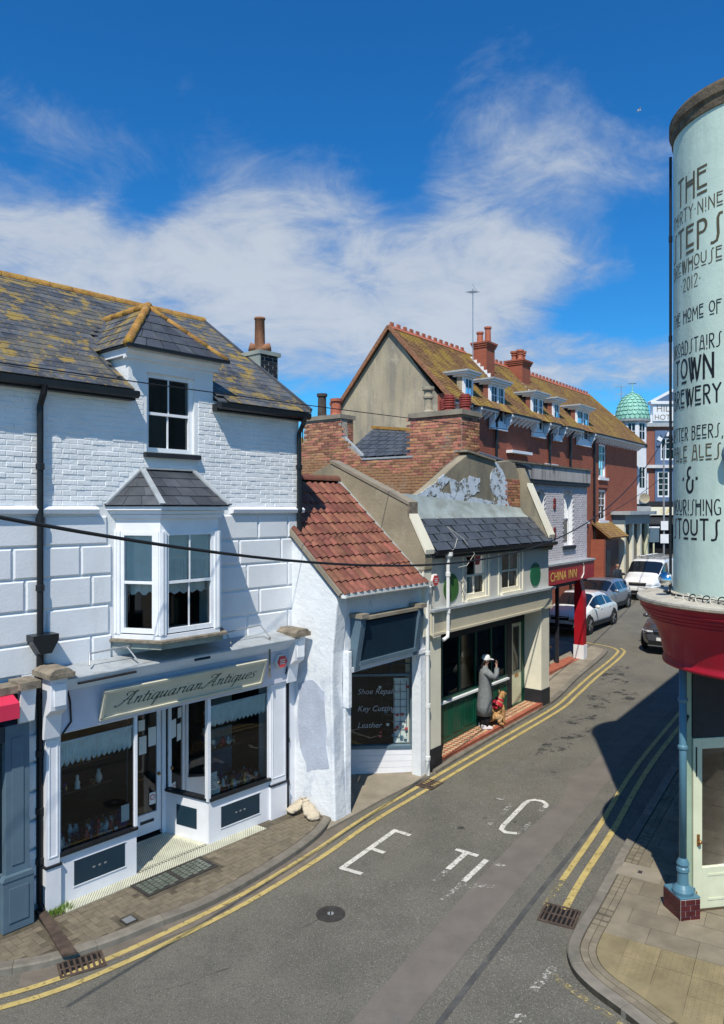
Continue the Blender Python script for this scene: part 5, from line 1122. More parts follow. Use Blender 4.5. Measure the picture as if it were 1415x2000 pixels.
# fittings
pp = pipe(pub, [(.55, -.14, 4.66), (.55, -.12, 4.4), (.55, -.12, 2.98), (.5, -.14, 2.86), (.38, -.1, 2.8)], .04, mat='pvc_white', collars=[(.55, -.12, 4.2), (.55, -.12, 3.4)])
MB().lathe([(.05, 0), (.09, .04), (.09, .12)], (.55, -.14, 4.56), 10).build('hopper', 'pvc_white', pp)
ab = MB().lathe([(.15, 0), (.15, .06), (.12, .08)], seg=6).build('alarm_box', 'alarm_white', pub); ab.matrix_local = TM(.12, -.0, 4.1, math.pi/2); MB().lathe([(.12, 0), (.12, .018)], seg=6).build('alarm_face', 'alarm_red', ab).location = (0, 0, .075)
for z in (-.035, .0, .035): MB().box(-.06, .06, z-.008, z+.008, .0935, .0955).build('alarm_lettering', 'alarm_white', ab)
MB().tube([(.12, -.03, 3.95), (.16, -.02, 3.5)], .014, 6).build('conduit', 'wire_white', pub); MB().tube([(.02, -.09, 3.4), (.02, -.09, 2.9), (.3, -.08, 2.9)], .02, 6).build('conduit', 'wire_white', pub)
MB().tube([(.9, .1, 5.2), (1.1, -.02, 4.95), (.75, -.16, 4.75), (.6, -.17, 4.7)], .008, 5).build('loose_wire', 'wire_white', pub); MB().tube([(.9, .12, 5.22), (1.3, -.05, 4.95), (1.55, -.2, 4.6), (1.3, -.15, 4.35), (.95, -.03, 4.3), (.7, -.02, 4.36)], .008, 5).build('loose_wire', 'wire_white', pub); MB().tube([(1.2, -.1, 4.85), (1.4, -.14, 4.3), (1.25, -.02, 3.9), (1.45, -.02, 3.55)], .006, 5).build('loose_wire', 'wire', pub)

# ------------------------------------------------------------------ brick house behind with the two stacks
bh_ = FC.thing('brick_house', 'old orange brick house with two chimney stacks behind the pub', 'house')
random.seed(31)
outl = [(1.02, 4), (1.02, 8.02), (2.55, 8.0), (2.55, 7.0), (4.16, 6.98), (4.94, 7.62), (5.0, 8.2), (6.4, 8.22), (6.42, 7.62), (7.3, 6.8), (7.3, 4)]
fw_ = MB().prism(outl, 'x', 3.02, 3.3).build('flank_wall', 'mortar', bh_)
def in_out(y, z): return inside((y, z), [(a+(.05 if a < 3 else -.02), b-.02) for a, b in outl])
M0 = Matrix.Translation((3.02, 0, 0)) @ Matrix(((0, 1, 0, 0), (1, 0, 0, 0), (0, 0, 1, 0), (0, 0, 0, 1)))
def bk(m): p = m.translation; return -(p.z*2-abs(p.y-2)*.3)
brickface(fw_, 1.02, 7.3, 5.3, 8.2, M0=M0, test=in_out, key=bk)
stuff(MB().prism(wiggle([(1.1, 5.4), (2.6, 5.5), (3.9, 5.6), (4.2, 6.2), (3.2, 6.35), (2.5, 6.6), (2.0, 6.3), (1.5, 6.4)], 4, .06), 'x', 3.0, 3.013).build('render_remnant', 'render_khaki', fw_)) if False else None
s1 = MB().box(3.3, 3.92, 1.03, 2.55, 5, 8.0).build('chimney_stack', 'mortar', bh_); brickface(s1, 3.04, 3.92, 6.6, 8.0, M0=Matrix.Translation((0, 1.024, 0)))
MB().box(2.96, 3.97, .96, 2.62, 8.0, 8.13).build('chimney_cap', 'concrete', s1)
s2 = MB().box(3.3, 3.6, 5.02, 6.38, 5, 8.2).build('chimney_stack', 'mortar', bh_); brickface(s2, 3.04, 3.6, 7.0, 8.2, M0=Matrix.Translation((0, 5.01, 0)), mat='brick_red'); MB().box(2.96, 3.66, 4.96, 6.46, 8.2, 8.32).build('chimney_cap', 'concrete', s2)
def pot(parent, x, y, z, kind, mat, h=.6, r=.13):
    if kind == 'plain': pf = [(r*1.1, 0), (r*1.1, .05), (r*.95, .08), (r*.85, h-.1), (r*1.1, h-.08), (r*1.12, h), (r*.8, h), (r*.75, h-.2)]
    elif kind == 'louvre':
        pf = [(r*1.05, 0), (r, .08)]
        for k in range(5): zz = .1+k*(h-.15)/5; pf += [(r*.75, zz), (r*1.15, zz+.02), (r*1.15, zz+.05), (r*.75, zz+.07)]
        pf += [(r*.9, h-.03), (r*.85, h), (r*.6, h)]
    else: pf = [(r*1.2, 0), (r*1.2, .06), (r*.9, .1), (r*.8, h*.55), (r*1.05, h*.58), (r*1.05, h*.66), (r*.85, h*.7), (r*.85, h-.12), (r*1.25, h-.09), (r*1.25, h), (r*.8, h)]
    return MB().lathe(pf, (x, y, z), 16).build('chimney_pot', mat, parent, smooth=False)
pot(s1, 3.3, 2.2, 8.12, 'tall', 'pot_stone', .72, .13); pot(s1, 3.38, 1.6, 8.12, 'louvre', 'pot_red', .46, .14); pot(s1, 3.42, 1.15, 8.12, 'louvre', 'pot_red', .44, .14); pot(s1, 3.62, 1.9, 8.12, 'louvre', 'pot_red', .4, .12)
pot(s2, 3.3, 5.95, 8.3, 'plain', 'pot_dark', .72, .14); pot(s2, 3.3, 5.4, 8.3, 'plain', 'terracotta', .52, .16); pot(s2, 3.45, 5.6, 8.3, 'plain', 'terracotta', .45, .13)
r1 = MB().slab([(3.05, 2.56, 7.0), (3.05, 5.0, 7.0), (4.6, 5.0, 8.0), (4.6, 2.56, 7.7)], .05).build('roof', 'slate_dark', bh_); tri_slates((3.02, 5.0, 7.05), (3.02, 2.57, 7.05), ((4.6, 5.0, 8.05), (4.6, 2.57, 7.75)), 7, 'slate_dark', r1); MB().bar((3.1, 4.15, 7.02), (3.1, 5.0, 7.72), .12, .06).build('lead_flashing', 'lead', r1); MB().bar((3.02, 2.5, 7.0), (3.02, 4.2, 7.0), .06, .05).build('lead_flashing', 'lead', r1)
MB().bar((4.6, 5.05, 8.08), (4.6, 2.5, 7.78), .2, .08).build('ridge', 'lichen_ridge', r1)
r2 = MB().slab([(3.93, 1.0, 6.95), (7.0, 1.0, 6.8), (7.0, 2.6, 7.2), (3.93, 2.6, 7.65)], -.05).build('roof', 'slate_dark', bh_); tri_slates((3.93, .98, 6.97), (7.0, .98, 6.82), ((3.93, 2.6, 7.66), (7.0, 2.6, 7.21)), 6, 'slate_dark', r2)
MB().bar((3.93, 2.62, 7.72), (7.0, 2.62, 7.26), .16, .08).build('ridge', 'concrete', r2)
MB().box(3.3, 8.0, 2.6, 7.0, 4, 6.9).build('main_wall', 'brick_red', bh_)
# ------------------------------------------------------------------ brick texture for walls too far to pick bricks apart
def brickmat(name, c1, c2, mortar, sx=1.0, face='xz'):
    m = M(name, c1, .9, .15, 1.2); nt = m.node_tree; N = nt.nodes; L = nt.links; b = N['Principled BSDF']
    tc = N.new('ShaderNodeTexCoord'); s = N.new('ShaderNodeSeparateXYZ'); L.new(tc.outputs['Object'], s.inputs[0]); c = N.new('ShaderNodeCombineXYZ')
    ad = N.new('ShaderNodeMath'); ad.operation = 'ADD'; L.new(s.outputs[0], ad.inputs[0]); L.new(s.outputs[1], ad.inputs[1]); L.new(ad.outputs[0], c.inputs[0]); L.new(s.outputs[2], c.inputs[1])
    t = N.new('ShaderNodeTexBrick'); t.inputs['Scale'].default_value = 1; t.inputs['Brick Width'].default_value = .225; t.inputs['Row Height'].default_value = .075; t.inputs['Mortar Size'].default_value = .006
    t.inputs['Color1'].default_value = (*c1, 1); t.inputs['Color2'].default_value = (*c2, 1); t.inputs['Mortar'].default_value = (*mortar, 1); t.inputs['Bias'].default_value = 0
    L.new(c.outputs[0], t.inputs['Vector'])
    old = b.inputs['Base Color'].links[0].from_socket; mx = N.new('ShaderNodeMix'); mx.data_type = 'RGBA'; mx.inputs[0].default_value = .5; L.new(old, mx.inputs[6]); L.new(t.outputs[0], mx.inputs[7]); L.new(mx.outputs[2], b.inputs['Base Color'])
    bp = N.new('ShaderNodeBump'); bp.inputs['Strength'].default_value = .5; bp.inputs['Distance'].default_value = .01; bp.invert = True; L.new(t.outputs['Fac'], bp.inputs['Height']); L.new(bp.outputs[0], b.inputs['Normal'])
brickmat('brick_terrace', (.33, .092, .052), (.22, .058, .036), (.26, .16, .11)); brickmat('brick_far', (.26, .09, .06), (.2, .07, .05), (.3, .22, .18))

# ------------------------------------------------------------------ restaurant with red sign
inn = FK.thing('red_sign_restaurant', 'pale lilac brick restaurant with red fascia sign and concrete parapet', 'restaurant')
random.seed(41)
hol = [(-3.35, -2.6, 4.4, 6.2), (-1.2, -.25, 4.4, 6.2)]
iw = MB().wall(-5.5, 1.0, 3.2, 6.5, hol, .0, .3).build('wall', 'grey_brick', inn); MB().box(.72, 1.0, .301, 6, 3.2, 6.5).build('side_wall', 'grey_brick', inn); MB().box(-5.5, 1, 5.7, 6, 0, 6.5).build('rear_wall', 'grey_brick', inn)
brickface(iw, -4.6, .99, 3.9, 6.38, hol, 'grey_brick', M0=Matrix.Translation((0, -.004, 0)), depth=.018, key=lambda m: -m.translation.x)
MB().box(-5.5, 1.06, -.12, .35, 6.5, 6.95).build('parapet', 'parapet', inn, bevel=.015); MB().box(-5.5, 1.10, -.16, .4, 6.95, 7.0).build('parapet_coping', 'stone_dirty', inn); MB().box(-5.5, 1.03, -.1, .0, 6.38, 6.499).build('cornice', 'plinth_black', inn); MB().box(.97, 1.06, .36, 6, 6.5, 6.95).build('parapet', 'parapet', inn)
for x0, x1, z0, z1 in hol:
    w = sash(inn, x0+.02, x1-.02, z0, z1, .14, back='dark_void', depth=.8, cols=1, rows=2, fw=.06); MB().box(x0-.05, x1+.05, -.08, .14, z0-.12, z0-.005).build('window_sill', 'plinth_black', w); MB().box(x0, x0+.02, .002, .14, z0, z1).build('reveal', 'white_trim', w); MB().box(x1-.02, x1, .002, .14, z0, z1).build('reveal', 'white_trim', w)
    scallop(w, x0+.1, x1-.1, z1-.1, .7, .3, n=3)
for z in (5.78, 4.85):
    t = MB().lathe([(.10, 0), (.10, .02), (.07, .03)], seg=14).build('tie_plate', 'rust_red', inn); t.matrix_local = TM(-1.93, -.02, z+.09, math.pi/2); t2 = MB().lathe([(.10, 0), (.10, .02), (.07, .03)], seg=14).build('tie_plate', 'rust_red', inn); t2.matrix_local = TM(-1.93, -.02, z-.09, math.pi/2)
rs = MB().box(-3.6, .85, -.32, .0, 3.26, 3.85).build('fascia_sign', 'red_sign', inn, bevel=.006, label='red fascia sign with yellow lettering'); MB().box(-3.6, .88, -.36, .02, 3.85, 3.91).build('sign_cap', 'lead', rs)
font_text('CHINA', .40, 'letter_yellow', rs, Matrix.Translation((-3.0, -.326, 3.38)) @ RX90, .12, spacing=1.05); font_text('INN', .40, 'letter_yellow', rs, Matrix.Translation((-1.55, -.326, 3.38)) @ RX90, .12, spacing=1.05); MB().tube([(-.38, -.33, 3.3), (-.2, -.335, 3.45), (-.18, -.335, 3.7), (-.28, -.33, 3.84)], .02, 6).build('swan_neck_pipe', 'pvc_white', rs)
rp = MB().prism([(-.22, .98), (-.22, 2.6), (-.1, 3.2), (.1, 3.2), (.1, .98)], 'x', .08, .36).build('pillar', 'red_sign', inn); MB().box(.06, .38, -.24, .12, .3, .98).build('pillar_base', 'white_trim', rp)
MB().box(-3.6, 1.0, .0, 5.7, 3.08, 3.2).build('porch_ceiling', 'plinth_black', inn)
MB().box(-3.4, -1.9, .15, .35, .2, 1.15).build('low_wall', 'paver', inn); MB().box(-3.4, -1.85, .1, .4, 1.15, 1.2).build('wall_coping', 'wood_dark', inn)
MB().quad((-3.4, .25, 1.2), (-1.9, .25, 1.2), (-1.9, .25, 3.08), (-3.4, .25, 3.08)).build('pane', 'glass_dark', inn); MB().box(-1.95, -1.83, .18, .32, 1.2, 3.08).build('window_post', 'plinth_black', inn); MB().box(-1.1, -1.0, .2, .3, .3, 3.08).build('window_post', 'plinth_black', inn)
MB().add([(-1.9, .35, .2), (.7, 3.4, .2), (.7, 3.4, 3.1), (-1.9, .35, 3.1)], [(0, 1, 2, 3)]).build('shop_screen', 'wood_dark', inn); MB().box(-5.5, -3.4, .1, .35, 0, 3.2).build('lower_wall', 'wood_dark', inn)
MB().prism([(-3.4, -.1), (.5, -.1), (.5, .35), (-3.4, .35)], 'z', .3, .515).build('tiled_step', 'step_red', inn)

# ------------------------------------------------------------------ red brick terrace
ter = FT.thing('brick_terrace', 'long red brick terrace with mossy tile roof and white dormers', 'terrace')
random.seed(51)
TX0, TX1, TE, TR = -5.9, 17.4, 9.9, 12.72
wins = [(10.55, 11.75, 7.35, 9.2), (10.55, 11.75, 4.98, 6.68), (7.6, 8.7, 5.0, 6.7)]
dorms = [(-4.5, -3.75), (-2.35, -1.0), (1.75, 3.0), (4.2, 4.95), (7.2, 8.95)]
holes = wins+[(a+.05, b-.05, 9.15, 9.9) for a, b in dorms]
MB().wall(TX0, TX1, .3, 9.9, holes, 0, .3).build('front_wall', 'brick_terrace', ter); MB().box(TX0+.31, TX1, 4.6, 4.9, 0, 9.9).build('rear_wall', 'brick_terrace', ter)
MB().prism([(.301, 0), (.301, 9.85), (2.43, 12.6), (4.9, 9.85), (4.9, 0)], 'x', TX0, TX0+.3).build('gable_wall', 'render_gable', ter); MB().box(TX1-.3, TX1-.002, .301, 4.6, 0, 9.88).build('end_wall', 'brick_terrace', ter)
for x0, x1, z0, z1 in wins:
    w = sash(ter, x0, x1, z0, z1, .06, back='dark_void', depth=.8, cols=2, rows=4, fw=.1, bar=.05); MB().box(x0-.12, x1+.12, -.12, .1, z0-.14, z0-.005).build('window_sill', 'white_trim', w); MB().box(x0-.1, x1+.1, -.05, -.001, z0-.55, z0-.4).build('brick_apron', 'brick_terrace', w)
# roof: courses of plain tiles in stepped rows, hip at the far end
def tiled(parent, name, p0, p1, t0, t1, courses, mat, holes=None):
    p0, p1, t0, t1 = map(Vector, (p0, p1, t0, t1)); nrm = (p1-p0).cross(t0-p0).normalized(); mb = MB()
    for r in range(courses):
        a0, a1, b0, b1 = p0.lerp(t0, r/courses), p1.lerp(t1, r/courses), p0.lerp(t0, (r+1)/courses), p1.lerp(t1, (r+1)/courses)
        L_ = (a1-a0).length; k = max(1, round(L_/.17))
        for i in range(k):
            f0, f1 = i/k, (i+1)/k; j = random.uniform(.012, .026); xc = a0.lerp(a1, (f0+f1)/2)
            if holes and holes(xc): continue
            q = [a0.lerp(a1, f0)+nrm*j, a0.lerp(a1, f1)+nrm*j, b0.lerp(b1, f1)+nrm*.004, b0.lerp(b1, f0)+nrm*.004, a0.lerp(a1, f0)-nrm*.02, a0.lerp(a1, f1)-nrm*.02]
            mb.add(q, [(0, 1, 2, 3), (4, 5, 1, 0)])
    return stuff(mb.build(name, mat, parent))
rfo = MB().add([(TX0-.12, -.4, 9.62), (TX1+.3, -.4, 9.62), (TX0-.12, 2.43, TR), (15.6, 2.43, TR), (TX0-.12, 5.1, 9.7), (TX1+.3, 5.1, 9.7)], [(0, 1, 3, 2), (2, 3, 5, 4), (1, 5, 3)]).build('roof', 'terrace_tile', ter)
def dz(p): return any(a-.02 < p.x < b+.02 and p.z < 10.95 for a, b in dorms)
tiled(rfo, 'roof_tiles', (TX0-.12, -.4, 9.63), (3.2, -.4, 9.63), (TX0-.12, 2.43, TR), (3.2, 2.43, TR), 36, 'terrace_tile', dz); tiled(rfo, 'roof_tiles', (3.2, -.4, 9.63), (TX1+.3, -.4, 9.63), (3.2, 2.43, TR), (15.6, 2.43, TR), 36, 'terrace_tile_old', dz)
def crest(x0, x1, y=2.43, z=TR):
    n = int((x1-x0)/.45)
    for k in range(n):
        xa = x0+k*(x1-x0)/n; o = MB().add([(xa, y-.14, z-.1), (xa, y, z+.06), (xa, y+.14, z-.1), (xa+.44, y-.14, z-.1), (xa+.44, y, z+.06), (xa+.44, y+.14, z-.1)], [(0, 1, 4, 3), (1, 2, 5, 4), (0, 2, 1), (3, 4, 5)]).build('ridge_tile', 'terracotta', rfo); MB().box(xa+.1, xa+.32, y-.03, y+.03, z+.04, z+.17).build('crest', 'terracotta', o)
crest(TX0-.12, .0); crest(1.1, 4.3); crest(5.3, 15.6)
MB().bar((TX1+.3, -.4, 9.66), (15.6, 2.43, TR+.02), .18, .08).build('hip_tile', 'terrace_tile_old', rfo)
for a, b in (((TX0-.14, -.42, 9.58), (TX0-.14, 2.43, TR-.02)), ((TX0-.14, 5.1, 9.64), (TX0-.14, 2.43, TR-.02))): MB().bar(a, b, .08, .14).build('verge', 'pot_rust', rfo)
# eaves: soffit, brackets, gutter
xs = [TX0]+[v for d in dorms for v in d]+[TX1+.25]
for i in range(0, len(xs), 2):
    a, b = xs[i], xs[i+1]; MB().box(a, b, -.42, -.001, 9.5, 9.6).build('soffit', 'white_trim', ter); MB().box(a, b, -.48, -.40, 9.56, 9.64).build('gutter', 'plinth_black', ter)
    x = a+.1
    while x < b-.1: MB().prism([(-.0, 9.2), (-.34, 9.46), (-.34, 9.5), (0, 9.5)], 'x', x, x+.09).build('eaves_bracket', 'white_trim', ter); x += .42
# dormers
for i, (a, b) in enumerate(dorms):
    d = MB().prism([(-.02, 9.0), (-.02, 10.78), (1.0, 10.78), (.0, 9.75)], 'x', a, a+.06).prism([(-.02, 9.0), (-.02, 10.78), (1.0, 10.78), (.0, 9.75)], 'x', b-.06, b).build('dormer', 'white_trim', ter)
    MB().prism([(.05, 9.75), (.05, 10.7), (.95, 10.7)], 'x', a-.01, a-.001).build('cheek_panel', 'brick_far' if i else 'pot_stone', d)
    MB().box(a, b, -.1, .05, 8.95, 9.18).build('apron', 'white_trim', d); MB().box(a-.04, b+.04, -.16, .05, 8.88, 8.96).build('sill', 'white_trim', d)
    sash(d, a+.06, b-.06, 9.18, 10.72, -.04, back='dark_void', depth=.7, cols=2 if b-a < 1 else 4, rows=4, fw=.08, bar=.035, glassm='glass_far')
    if b-a > 1: MB().box((a+b)/2-.07, (a+b)/2+.07, -.06, .06, 9.18, 10.72).build('centre_post', 'white_trim', d)
    MB().box(a-.06, b+.06, -.14, 1.15, 10.72, 10.80).build('cornice', 'white_trim', d); MB().box(a-.16, b+.16, -.26, 1.2, 10.80, 10.88).build('cornice', 'white_trim', d); MB().box(a-.22, b+.22, -.32, 1.3, 10.88, 10.95).build('lead_roof', 'lead', d)
    for s in (a-.12, b): MB().prism([(-.05, 8.9), (-.32, 9.3), (-.32, 9.62), (-.05, 9.62)], 'x', s, s+.12).build('console', 'white_trim', d)
# chimneys
CHIM = ((.1, .9, 1.4, 2.05, 12.85, [(.35, 1.85, 'plain', .5), (.62, 1.6, 'plain', .75)]), (4.25, 5.2, 1.6, 2.45, 12.75, [(4.45, 1.8, 'tall', .5), (4.6, 2.2, 'tall', .5), (4.85, 1.85, 'tall', .5), (5.0, 2.2, 'tall', .5)]))
for (x0, x1, y0, y1, zt, pots) in CHIM:
    c = MB().box(x0, x1, y0, y1, 9.9, zt).build('chimney_stack', 'brick_terrace', ter)
    for k in range(3): MB().box(x0-.04-.035*k, x1+.04+.035*k, y0-.04-.035*k, y1+.04+.035*k, zt+k*.085, zt+.08+k*.085).build('corbel_course', 'brick_terrace', c)
    for px, py, kd, h in pots: pot(c, px, py, zt+.25, kd, 'terracotta', h, .15)
    for k in range(10): MB().box(x0-.05, x0-.02, y0-.9+k*.17, y0-.74+k*.17, 11.3+k*.17-.55, 11.46+k*.17-.5).build('step_flashing', 'white_trim', c)
aer = thing('television_aerial', 'tall thin television aerial on the terrace roof chimney', 'aerial', FT.w(-.05, 2.0, 12.2), FT.rz)
MB().tube([(0, 0, 0), (0, 0, 3.3)], .025, 6).build('mast', 'steel', aer); MB().tube([(-.35, 0, 3.1), (.3, 0, 3.2)], .015, 5).build('boom', 'steel', aer)
for k in range(6): MB().tube([(-.3+k*.11, -.22, 3.11+k*.015), (-.3+k*.11, .22, 3.11+k*.015)], .01, 5).build('element', 'steel', aer)
MB().tube([(.2, -.1, 3.2), (.15, .1, 3.55)], .012, 5).build('element', 'steel', aer)
# downpipes, porch and grey shopfront at the far end
for x in (-1.9, 3.6, 6.2, 9.6): pipe(ter, [(x, -.3, 9.55), (x, -.1, 9.2), (x, -.1, .8)], .06, collars=[(x, -.1, 7.5), (x, -.1, 5.5)])
MB().box(3.2, 4.6, -.12, -.001, 7.6, 7.75).build('brick_hood', 'white_trim', ter); MB().box(-.8, 1.2, -.3, -.001, 8.0, 8.12).build('window_hood', 'white_trim', ter)
po = MB().slab([(9.4, -1.0, 4.05), (12.4, -1.0, 4.05), (12.4, .0, 4.85), (9.4, .0, 4.85)], .06).build('porch_roof', 'terrace_tile_old', ter); tiled(po, 'porch_tiles', (9.4, -1.05, 4.12), (12.4, -1.05, 4.12), (9.4, 0, 4.93), (12.4, 0, 4.93), 9, 'terrace_tile_old')
MB().box(9.6, 12.3, -.5, -.01, .9, 3.95).build('porch_front', 'maroon', ter); MB().box(10.2, 10.9, -.53, -.5, 2.0, 3.4).build('porch_window', 'shop_blue_dark', ter); MB().box(9.3, 9.6, -.7, -.01, .8, 4.0).build('porch_pier', 'brick_terrace', ter)
gs = MB().box(12.7, 17.5, -.75, -.01, 4.75, 5.3).build('shop_fascia', 'shop_blue', ter); MB().box(12.5, 17.7, -1.1, .0, 5.3, 5.5).build('shop_cornice', 'lead', gs)
for x in (12.7, 14.2, 15.7, 17.2): MB().box(x, x+.25, -.7, -.02, 1.0, 4.75).build('shop_column', 'cream' if x < 17 else 'door_cream', gs)
for x in (12.95, 14.45, 15.95): MB().quad((x, -.5, 1.9), (x+1.25, -.5, 1.9), (x+1.25, -.5, 4.75), (x, -.5, 4.75)).build('pane', 'glass_far', gs)
MB().box(12.9, 17.3, -.45, -.02, 1.0, 1.9).build('shop_riser', 'shop_blue', gs); MB().box(12.95, 17.2, -.12, -.05, 1.9, 4.75).build('shop_room', 'interior', gs)
# ------------------------------------------------------------------ corner brewhouse with the lettered drum
M('rim_brown', (.11, .085, .058), .95, .35, 8, .9, 22, layers=(((.2,.17,.12), 6, .52, .7, .6),))
brew = thing('corner_brewhouse', 'mint green drum shaped corner brewhouse lettered in dark paint above red fascia', 'brewery')
BC = (5.44, 9.96); BR = 1.15
SEG = 96
drum = MB().lathe([(BR, 4.35), (BR, 10.70)], (*BC, 0), SEG, cap=False).build('drum', 'mint', brew, smooth=True)
MB().lathe([(BR-.05, 10.68), (BR+.02, 10.69), (BR+.03, 10.80), (BR+.055, 10.83), (BR+.055, 10.95), (BR+.02, 11.0), (BR-.3, 11.0)], (*BC, 0), SEG, cap=False).build('parapet', 'rim_brown', brew)
MB().lathe([(0, 10.9), (BR-.25, 10.9)], (*BC, 0), 24, cap=False).build('flat_roof', 'lead', brew)
MB().lathe([(BR-.02, 4.47), (BR+.06, 4.47), (BR+.10, 4.44), (BR+.30, 4.43), (BR+.475, 4.41), (BR+.48, 4.385)], (*BC, 0), SEG, cap=False).build('ledge', 'lead_cream', brew)
MB().lathe([(BR+.475, 4.392), (BR+.485, 4.36), (BR+.47, 4.35)], (*BC, 0), SEG, cap=False).build('ledge_drip', 'stone_dirty', brew)
MB().lathe([(BR+.465, 4.352), (BR+.42, 4.26), (BR+.30, 4.10), (BR+.22, 3.95), (BR+.17, 3.80), (BR+.13, 3.62), (BR+.12, 3.56), (BR+.145, 3.545), (BR+.145, 3.50), (BR+.08, 3.48), (.1, 3.48)], (*BC, 0), SEG, cap=False).build('red_fascia', 'red_fascia', brew, smooth=True, label='flared glossy red fascia under the mint drum')
for k in range(4): MB().lathe([(BR+.43-.035*k, 4.27-.05*k), (BR+.435-.035*k, 4.262-.05*k), (BR+.425-.035*k, 4.254-.05*k)], (*BC, 0), SEG, cap=False).build('fascia_bead', 'red_fascia', brew, smooth=True)
def onb(phi, r, z): return (BC[0]+r*math.cos(R(phi)), BC[1]+r*math.sin(R(phi)), z)
pipe(brew, [onb(158.5, BR+.035, 10.55), onb(158.5, BR+.035, 4.5)], .019, collars=[onb(158.5, BR+.035, z) for z in (9.4, 8.0, 6.6, 5.2)])
# lettering wrapped round the drum: stroke letters with raised bowls and underlines
LT = {'T': (.62, [[(0, 1), (.62, 1)], [(.31, 1), (.31, 0)]]), 'H': (.62, [[(.04, 1), (.04, 0)], [(.58, 1), (.58, 0)], [(.04, .70), (.58, .70)], [(.04, .58), (.58, .58)]]),
 'E': (.58, [[(.05, 1), (.05, .26)], [(.0, .97), (.55, .97)], [(.05, .78), (.50, .78)], [(.0, .28), (.55, .28)], [(.0, .06), (.55, .06)]]), 'I': (.2, [[(.1, 1), (.1, .28)], [(.1, .1), (.1, .0)]]),
 'R': (.58, [[(.05, 1), (.05, 0)], [(.05, .97), (.3, .97)]+arc(.3, .75, .2, .22, 90, -90)+[(.05, .53)], [(.2, .53), (.56, 0)]]), 'Y': (.6, [[(0, 1), (.3, .6), (.3, 0)], [(.6, 1), (.3, .6)]]),
 'N': (.64, [[(.04, 0), (.04, 1), (.58, .1)], [(.58, 1), (.58, 0)]]), 'S': (.56, [[(.56, .97), (.42, .97), (.34, .85), (.34, .6), (.36, .3), (.3, .08), (.12, .03), (0, .05)]]), 'P': (.56, [[(.05, 1), (.05, 0)], [(.05, .97), (.3, .97)]+arc(.3, .76, .2, .21, 90, -90)+[(.05, .55)]]),
 'B': (.58, [[(.05, 1), (.05, 0)], [(.05, .97), (.3, .97)]+arc(.3, .79, .17, .18, 90, -90)+[(.05, .61)], [(.05, .61), (.3, .61)]+arc(.3, .32, .22, .29, 90, -90)+[(.05, .03)]]),
 'W': (.86, [[(0, 1), (.2, 0), (.43, .95)], [(.43, .95), (.62, 0), (.86, 1)], [(.2, 1), (.36, .1)]]), 'O': (.62, [arc(.31, .62, .29, .36, 0, 360, 24), [(.06, .06), (.56, .06)]]),
 'U': (.6, [[(.05, 1), (.05, .5)]+arc(.3, .48, .25, .22, 180, 360)+[(.55, 1)], [(.06, .06), (.54, .06)]]), '0': (.5, [arc(.25, .5, .21, .5, 0, 360, 22)]), '1': (.2, [[(.1, 1), (.1, 0)]]),
 '2': (.5, [arc(.24, .78, .2, .22, 170, -20, 10)+[(.02, .02), (.5, .02)]]), 'M': (.8, [[(.04, 0), (.1, 1), (.4, .35), (.7, 1), (.76, 0)]]), 'F': (.54, [[(.05, 1), (.05, 0)], [(.05, .97), (.54, .97)], [(.05, .76), (.45, .76)]]),
 'A': (.6, [[(0, 0), (.22, 1), (.4, 1), (.58, 0)], [(.1, .62), (.5, .62)], [(.12, .12), (.46, .12)]]), 'D': (.58, [[(.05, 1), (.05, 0)], [(.05, .97), (.2, .97)]+arc(.2, .5, .33, .47, 90, -90)+[(.05, .03)]]),
 'L': (.5, [[(.05, 1), (.05, .22), (.5, .22)], [(.05, .05), (.45, .05)]]), 'G': (.62, [arc(.33, .52, .29, .46, 50, 290, 16)+[(.58, .12), (.58, .48), (.38, .48)]]), ' ': (.3, []), '.': (.25, [[(.1, .48), (.1, .60)]]), ',': (.22, [[(.12, .1), (.05, -.12)]]),
 '&': (.6, [arc(.32, .77, .2, .2, 60, 270, 12)+[(.34, .56)], arc(.32, .3, .27, .28, 95, 330, 14)+[(.56, .45), (.6, .5)]])}
def bigtext(txt, z0, z1, width, mat, wgt=.095, phi0=191.5):
    tot = sum(LT[c][0]+.16 for c in txt)-.16; h = z1-z0; sx = width/tot; x = 0; mb = MB()
    for c in txt:
        w, st = LT[c]
        for i, s in enumerate(st):
            pts = []
            for a, b in zip(s, s[1:]):
                n = max(1, int(math.dist((a[0]*sx, a[1]*h), (b[0]*sx, b[1]*h))/.04)); pts += [(a[0]+(b[0]-a[0])*k/n, a[1]+(b[1]-a[1])*k/n) for k in range(n)]
            pts.append(s[-1]); P = [((x+q[0])*sx-width/2, z0+q[1]*h) for q in pts]
            stroke2d(mb, P, wgt*h*.85, lambda a, z, i=i: onb(phi0+math.degrees(a/BR), BR+.002+.0006*i, z))
        x += w+.16
    mb.build('lettering', mat, drum)
